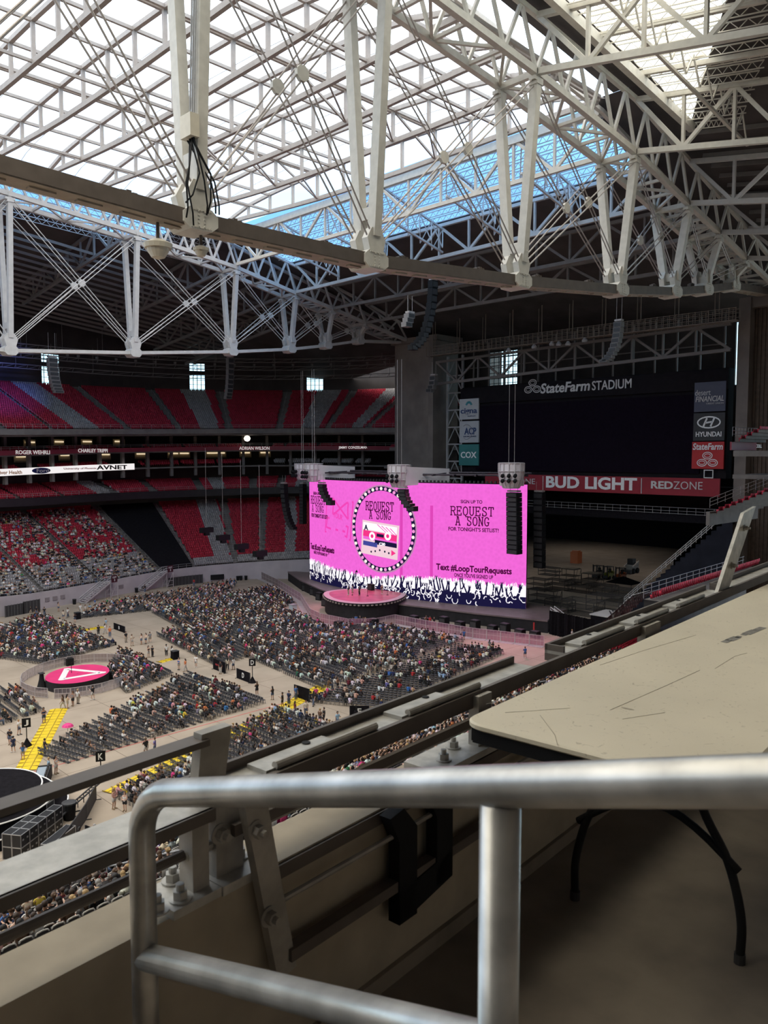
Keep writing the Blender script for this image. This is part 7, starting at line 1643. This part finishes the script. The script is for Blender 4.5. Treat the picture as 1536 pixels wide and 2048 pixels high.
# ================================================================ FOREGROUND: platform, parapet, guard rail, table, handrail
GA = math.radians(40); GV = F0*math.cos(GA)+RT*math.sin(GA); NV = F0*math.sin(GA)-RT*math.cos(GA)
def L(a, D, h): return CAM+GV*a+NV*D-ZU*h
FM = Matrix((GV, NV, ZU)).transposed()
def along(px, D): t_ = (px-768)/FPX; return D*(math.cos(GA)+math.sin(GA)*t_)/(math.sin(GA)-math.cos(GA)*t_)
HF = 1.52
plat = mat('worn platform concrete', (.235, .195, .155), .8, 0, .2, 5, bump=.05); para = mat('sand coloured parapet concrete', (.38, .325, .25), .85, 0, .14, 6, bump=.12)
galv = mat('galvanised steel', (.44, .425, .395), .45, .35, .2, 22, bump=.04); galv_dk = mat('dull galvanised steel', (.36, .335, .30), .5, .3, .2, 14, bump=.05); bronze = mat('dark bronze rail paint', (.12, .10, .088), .5, .15, .15, 10)
def lbox(b, a0, a1, D0, D1, h0, h1): b.box(L((a0+a1)/2, (D0+D1)/2, (h0+h1)/2), (abs(a1-a0), abs(D1-D0), abs(h1-h0)), FM)
b = MB(); lbox(b, -6, 24, -4, 1.41, HF, HF+.4); struct(b.build('floor_platform', plat))
b = MB(); lbox(b, -6, 24, 1.41, 1.56, .99, HF+.4); struct(b.build('wall_parapet', para))
b = MB(); lbox(b, -6, 24, -4.3, -4, -1.5, HF+.4); struct(b.build('wall_platform_back', plat))
b = MB(); lbox(b, -6, 24, 1.395, 1.41, HF-.05, HF); struct(b.build('baseboard_parapet', plat))
def bolt(b, a, D, h, r=.017, up=None):
    ax = None
    if up is not None: ax = up.to_track_quat('Z', 'Y').to_matrix()
    p = L(a, D, h)
    b.lathe([(r*1.5, 0), (r*1.5, .004)], p, 16, ax); b.lathe([(r, .004), (r, .022)], p, 6, ax); b.lathe([(r*.55, .022), (r*.55, .036)], p, 10, ax)
# left guard rail segment
aE = along(388, 1.46)
s = thing('guard_rail', tuple(L(.5, 1.46, .99)), 'galvanised guard rail with a wide flat plate and bolted foot on the parapet, at left', 'guard rail')
b = MB(); lbox(b, -2, aE, 1.405, 1.53, .785, .80); b.build('flat_plate', galv, s)
b = MB(); lbox(b, -2, aE, 1.40, 1.412, .785, .812); b.build('plate_edge', bronze, s)
b = MB(); lbox(b, -2, along(398, 1.46), 1.435, 1.485, .640, .655); b.build('top_bar', bronze, s)
b = MB(); a0 = along(372, 1.46)
b.prism([L(a0, 1.475, .80), L(a0+.075, 1.475, .80), L(a0+.105, 1.475, .628), L(a0+.02, 1.475, .628)], -NV*.03); b.build('end_bracket', galv_dk, s)
b = MB(); lbox(b, along(358, 1.45), along(392, 1.45), 1.425, 1.475, .80, .975); b.build('post', galv_dk, s)
b = MB(); lbox(b, along(300, 1.45), along(425, 1.45), 1.395, 1.52, .970, .99); b.build('base_plate', galv, s)
for px, D in ((345, 1.425), (297, 1.425), (330, 1.50)): b = MB(); bolt(b, along(px, D), D, .97); b.build('bolt', galv, s)
b = MB(); b.tube([L(-2, 1.46, .895), L(along(362, 1.46), 1.46, .895)], .012, 10); b.build('round_rail', bronze, s)
# right guard rail segment with its channel
s = thing('channel_rail', tuple(L(2.5, 1.5, .99)), 'long galvanised channel rail with hinge plates running along the parapet toward the stage', 'guard rail')
A0, A1, A2, A3 = along(330, 1.5), along(1062, 1.5), along(1128, 1.5), along(1440, 1.5)
for a0, a1 in ((A0, A1), (A2, A3), (A3+.1, A3+4)):
    b = MB(); lbox(b, a0, a1, 1.468, 1.575, .797, .81); b.build('channel_floor', galv, s)
    b = MB(); lbox(b, a0, a1, 1.563, 1.575, .772, .81); lbox(b, a0, a0+.012, 1.49, 1.575, .772, .84) ; b.build('outer_lip', bronze, s)
b = MB(); lbox(b, A0, A3+4, 1.452, 1.468, .79, .842); b.build('inner_beam', bronze, s)
for a0 in (A0+.26, A0+.80, A2+.12, A2+.66, A2+1.2):
    b = MB(); lbox(b, a0, a0+.27, 1.472, 1.545, .785, .80); hp = b.build('hinge_plate', galv, s)
    b = MB(); b.tube([L(a0+.03, 1.474, .781), L(a0+.42, 1.474, .781)], .011, 10); b.build('hinge_rod', galv_dk, hp)
    b = MB(); b.lathe([(.012, 0), (.012, .002)], L(a0+.2, 1.535, .784), 12); b.build('hole', black, hp)
b = MB(); lbox(b, A0+.1, A3, 1.40, 1.415, .845, .872); b.build('lower_bar', bronze, s)
b = MB(); b.tube([L(A0, 1.45, .895), L(A3, 1.45, .895)], .012, 10); b.build('round_rail', galv_dk, s)
for pa, pb, lb in ((410, 466, 0), (1290, 1320, 1)):
    b = MB(); lbox(b, along(pa, 1.45), along(pb, 1.45), 1.43, 1.47, .80, .972); b.build('post', galv_dk, s)
b = MB(); lbox(b, along(400, 1.45), along(492, 1.45), 1.39, 1.53, .968, .99); b.build('base_plate', galv, s)
ab = along(905, 1.45); b = MB(); lbox(b, ab-.13, ab+.22, 1.40, 1.54, .968, .99); b.build('base_plate', galv, s); b = MB(); lbox(b, ab+.13, ab+.21, 1.43, 1.47, .80, .972); b.build('post', galv_dk, s)
for a_, D in ((along(473, 1.46), 1.47), (ab-.04, 1.45), (ab+.07, 1.49)): b = MB(); bolt(b, a_, D, .968); b.build('bolt', galv, s)
b = MB(); b.tube([L(ab+.1, 1.44, .90), L(ab+.16, 1.44, .86), L(ab+.14, 1.44, .80)], .005, 6); b.build('cable_tie', galv, s)
b = MB(); bolt(b, along(428, 1.43)+.0, 1.43, .865, .016, -NV); b.build('side_bolt', galv_dk, s)
# end bracket far along
b = MB(); a4 = A3-.02; b.prism([L(a4-.06, 1.49, .80), L(a4+.15, 1.49, .80), L(a4+.66, 1.49, .33), L(a4+.40, 1.49, .36)], -NV*.02); eb = b.build('end_bracket', galv, s)
for f in (.28, .78): b = MB(); bolt(b, a4+.05+.47*f, 1.468, lerp(.78, .36, f), .014, -NV); b.build('bolt', galv_dk, eb)
# inner swing frame hung on the parapet
s = thing('swing_frame', tuple(L(1.3, 1.36, 1.0)), 'dark steel frame with thin rods bolted to the inner face of the parapet', 'frame')
b = MB(); a5 = along(497, 1.37); b.prism([L(a5-.03, 1.385, .79), L(a5+.035, 1.385, .79), L(a5+.125, 1.385, 1.24), L(a5+.065, 1.385, 1.25)], -NV*.025); b.build('side_plate', galv_dk, s)
for f, da in ((.12, .0), (.62, .035)): b = MB(); bolt(b, a5+da, 1.36, lerp(.80, 1.24, f), .016, -NV); b.build('bolt', galv_dk, s)
b = MB(); b.tube([L(a5+.06, 1.37, 1.06), L(a5+2.6, 1.37, 1.06)], .008, 8); b.build('thin_rod', galv_dk, s)
b = MB(); lbox(b, a5+.1, a5+2.6, 1.35, 1.385, 1.185, 1.215); b.build('lower_bar', bronze, s)
b = MB(); lbox(b, a5+.04, a5+2.6, 1.40, 1.409, .995, 1.03); b.build('upper_strip', bronze, s)
s = thing('clamp_bracket', tuple(L(1.8, 1.36, 1.0)), 'black square-armed clamp bracket hooked on the inside of the parapet', 'bracket')
b = MB(); aa, ac = along(800, 1.37), along(884, 1.37)
b.prism([L(aa-.07, 1.345, .99), L(aa-.01, 1.345, .98), L(aa+.05, 1.345, 1.05), L(aa+.05, 1.345, 1.31), L(aa-.03, 1.345, 1.31), L(aa-.03, 1.345, 1.07)], NV*.04); b.build('left_arm', black, s)
b = MB(); b.prism([L(ac-.09, 1.345, .99), L(ac-.03, 1.345, .98), L(ac+.03, 1.345, 1.04), L(ac+.03, 1.345, 1.27), L(ac-.05, 1.345, 1.27), L(ac-.05, 1.345, 1.06)], NV*.04); b.build('right_arm', black, s)
b = MB(); b.prism([L(aa-.03, 1.345, 1.22), L(ac+.03, 1.345, 1.19), L(ac+.03, 1.345, 1.27), L(aa-.03, 1.345, 1.31)], NV*.04); b.build('cross_arm', black, s)
def smooth(P, k=6):
    P = [Vector(p) for p in P]; Q = [P[0]*2-P[1]]+P+[P[-1]*2-P[-2]]; out = []
    for i in range(1, len(Q)-2):
        for j in range(k):
            t_ = j/k; a, b_, c, d = Q[i-1:i+3]; out.append(.5*((2*b_)+(c-a)*t_+(2*a-5*b_+4*c-d)*t_**2+(3*b_-a-3*c+d)*t_**3))
    return out+[P[-1]]
# folding table
s = thing('folding_table', tuple(L(3.6, .93, HF)), 'worn beige folding table with rounded corner and black wishbone legs standing by the parapet', 'table')
tm = mat('worn beige table top', (.60, .53, .40), .5, 0, .07, 2.2, bump=.02)
t = tm.node_tree; bs = t.nodes['Principled BSDF']; src = bs.inputs['Base Color'].links[0].from_socket
nz = t.nodes.new('ShaderNodeTexNoise'); nz.inputs['Scale'].default_value = 26; nz.inputs['Detail'].default_value = 8; nz.inputs['Distortion'].default_value = 2.5; rp = t.nodes.new('ShaderNodeValToRGB'); rp.color_ramp.elements[0].position = .30; rp.color_ramp.elements[0].color = (.62, .60, .56, 1); rp.color_ramp.elements[1].position = .37; rp.color_ramp.elements[1].color = (1, 1, 1, 1)
tc = t.nodes.new('ShaderNodeTexCoord'); mx = t.nodes.new('ShaderNodeMix'); mx.data_type = 'RGBA'; mx.blend_type = 'MULTIPLY'; mx.inputs[0].default_value = .8
t.links.new(tc.outputs['Object'], nz.inputs['Vector']); t.links.new(nz.outputs['Fac'], rp.inputs[0]); t.links.new(src, mx.inputs[6]); t.links.new(rp.outputs[0], mx.inputs[7]); t.links.new(mx.outputs[2], bs.inputs['Base Color'])
TA0, TA1, TD0, TD1, TH = 1.916, 5.7, .552, 1.312, .78
def rrect(a0, a1, D0, D1, r, h, n=6):
    out = []
    for ca, cD, q0 in ((a1-r, D1-r, 0), (a0+r, D1-r, 90), (a0+r, D0+r, 180), (a1-r, D0+r, 270)):
        for i in range(n+1): q = math.radians(q0+90*i/n); out.append(L(ca+r*math.cos(q), cD+r*math.sin(q), h))
    return out
b = MB(); rg = [rrect(TA0+.006, TA1-.006, TD0+.006, TD1-.006, .06, TH), rrect(TA0, TA1, TD0, TD1, .065, TH+.005), rrect(TA0, TA1, TD0, TD1, .065, TH+.016), rrect(TA0+.008, TA1-.008, TD0+.008, TD1-.008, .06, TH+.022)]
b.grid([r+[r[0]] for r in rg]); n = len(rg[0]); b.add(rg[0], [tuple(range(n))]); b.add(rg[3], [tuple(range(n-1, -1, -1))]); b.build('top', tm, s)
b = MB()
for D in (TD0+.03, TD1-.03): lbox(b, TA0+.03, TA1-.03, D-.012, D+.012, TH+.022, TH+.065)
for a in (TA0+.03, TA1-.03): lbox(b, a-.012, a+.012, TD0+.03, TD1-.03, TH+.022, TH+.065)
lbox(b, TA0+.04, TA1-.04, TD0+.04, TD1-.04, TH+.022, TH+.03)
b.build('apron', black, s)
al = 2.446
for D0, D1, nm in ((1.197, 1.06, 'leg'), (.66, .80, 'leg')):
    b = MB(); b.tube(smooth([L(al, D0, HF), L(al, D0, HF-.14), L(al, lerp(D0, D1, .3), HF-.30), L(al, lerp(D0, D1, .85), HF-.44), L(al, D1, HF-.56), L(al, D1, TH+.03)]), .0135, 10); b.build('leg', black, s, smooth=True)
b = MB(); b.tube([L(al, lerp(1.19, .67, f), HF-.28-.135*math.sin(math.pi*f)) for f in np.linspace(0, 1, 13)], .0125, 10); b.build('arch_brace', black, s, smooth=True)
for D in (1.197, .66): b = MB(); b.tube([L(al, D, HF), L(al, D, HF-.03)], .017, 10); b.build('foot_cap', charcoal, s)
b = MB(); lbox(b, al-.05, al+.12, .74, .86, TH+.03, TH+.07); b.tube([L(al, 1.12, TH+.045), L(al, .74, TH+.045)], .013, 8); b.build('leg_hinge', black, s)
b = MB(); b.tube([L(al, .93, TH+.05), L(al+.5, .93, TH+.05)], .009, 8); b.build('stay_bar', black, s)
# scuffs and a strip of old tape on the table
p0, p1 = onz(1447, 1285, HCAM-TH-0), onz(1527, 1255, HCAM-TH)
b = MB(); d = (p1-p0).normalized(); nn = Vector((-d.y, d.x, 0)); tape_m = mat('grey tape residue', (.19, .175, .15), .8, 0, .3, 60)
for f0, f1, w in ((0, .14, .030), (.12, .34, .038), (.30, .40, .022), (.46, .55, .026), (.53, .8, .040), (.78, 1.0, .034)):
    q0, q1 = p0+(p1-p0)*f0, p0+(p1-p0)*f1; b.add([q0-nn*w*.5+ZU*.0009, q1-nn*w*.42+ZU*.0009, q1+nn*w*.5+ZU*.0009, q0+nn*w*.46+ZU*.0009], [(0, 1, 2, 3)])
b.build('tape_strip', tape_m, s)
scuff = mat('brown scuff', (.30, .26, .19), .7, 0, .3, 40)
b = MB()
for pts in ([(1430, 1337), (1470, 1312), (1494, 1306)], [(1220, 1420), (1330, 1372), (1400, 1340)], [(1010, 1425), (1070, 1421), (1140, 1416)], [(972, 1408), (1010, 1401)], [(1200, 1330), (1290, 1300), (1392, 1270)], [(1080, 1430), (1110, 1470), (1115, 1490)], [(1245, 1438), (1330, 1425)]):
    P = [onz(x, y, HCAM-TH+.0006) for x, y in pts]
    for p, q in zip(P[:-1], P[1:]): b.beam(p, q, .0016, .0004)
b.build('scratch', scuff, s)
b = MB(); c = onz(1255, 1417, HCAM-TH+.0008); b.add([c+GV*(.006*math.cos(q))+NV*(.022*math.sin(q)) for q in np.linspace(0, 6.283, 11)[:-1]], [tuple(range(10))]); b.build('dent', scuff, s)
# the stair handrail right in front
RA = CAM+F0*.903+RT*.135; RB_ = CAM+F0*1.45-RT*.453; RD = (RB_-RA); RL = RD.length; RD.normalize()
s = thing('stair_handrail', tuple(RA-ZU*HF), 'thick galvanised pipe handrail with rounded end and two posts, closest to the viewer', 'handrail')
def R3(u, h): return RA+RD*u-ZU*h
PR = .0245
htop = lambda u: .383+.306*u
pts = [R3(-1.3, htop(-1.3)), R3(-.6, htop(-.6)), R3(0, htop(0)), R3(RL*.55, htop(RL*.55)), R3(RL-.13, htop(RL-.13))]
for q in np.linspace(0, math.pi/2, 7)[1:]: pts.append(R3(RL-.11+.11*math.sin(q), htop(RL-.11)+.02*math.sin(q)+.095*(1-math.cos(q))))
pts += [R3(RL, .95), R3(RL, 1.9)]
gp = mat('mottled galvanised pipe', (.44, .425, .40), .38, .6, .4, 9, bump=.03)
gb = gp.node_tree.nodes['Principled BSDF']; gb.inputs['Coat Weight'].default_value = .35; gb.inputs['Coat Roughness'].default_value = .1
b = MB(); b.tube(pts, PR, 20); b.build('top_pipe', gp, s, smooth=True)
b = MB(); b.tube([R3(0, htop(0)+.02), R3(0, 1.9)], PR*.98, 20); b.build('post', gp, s, smooth=True)
b = MB(); b.tube([R3(RL, htop(RL)+.318), R3(-.9, htop(-.9)+.318)], PR*.98, 20); b.build('lower_pipe', gp, s, smooth=True)
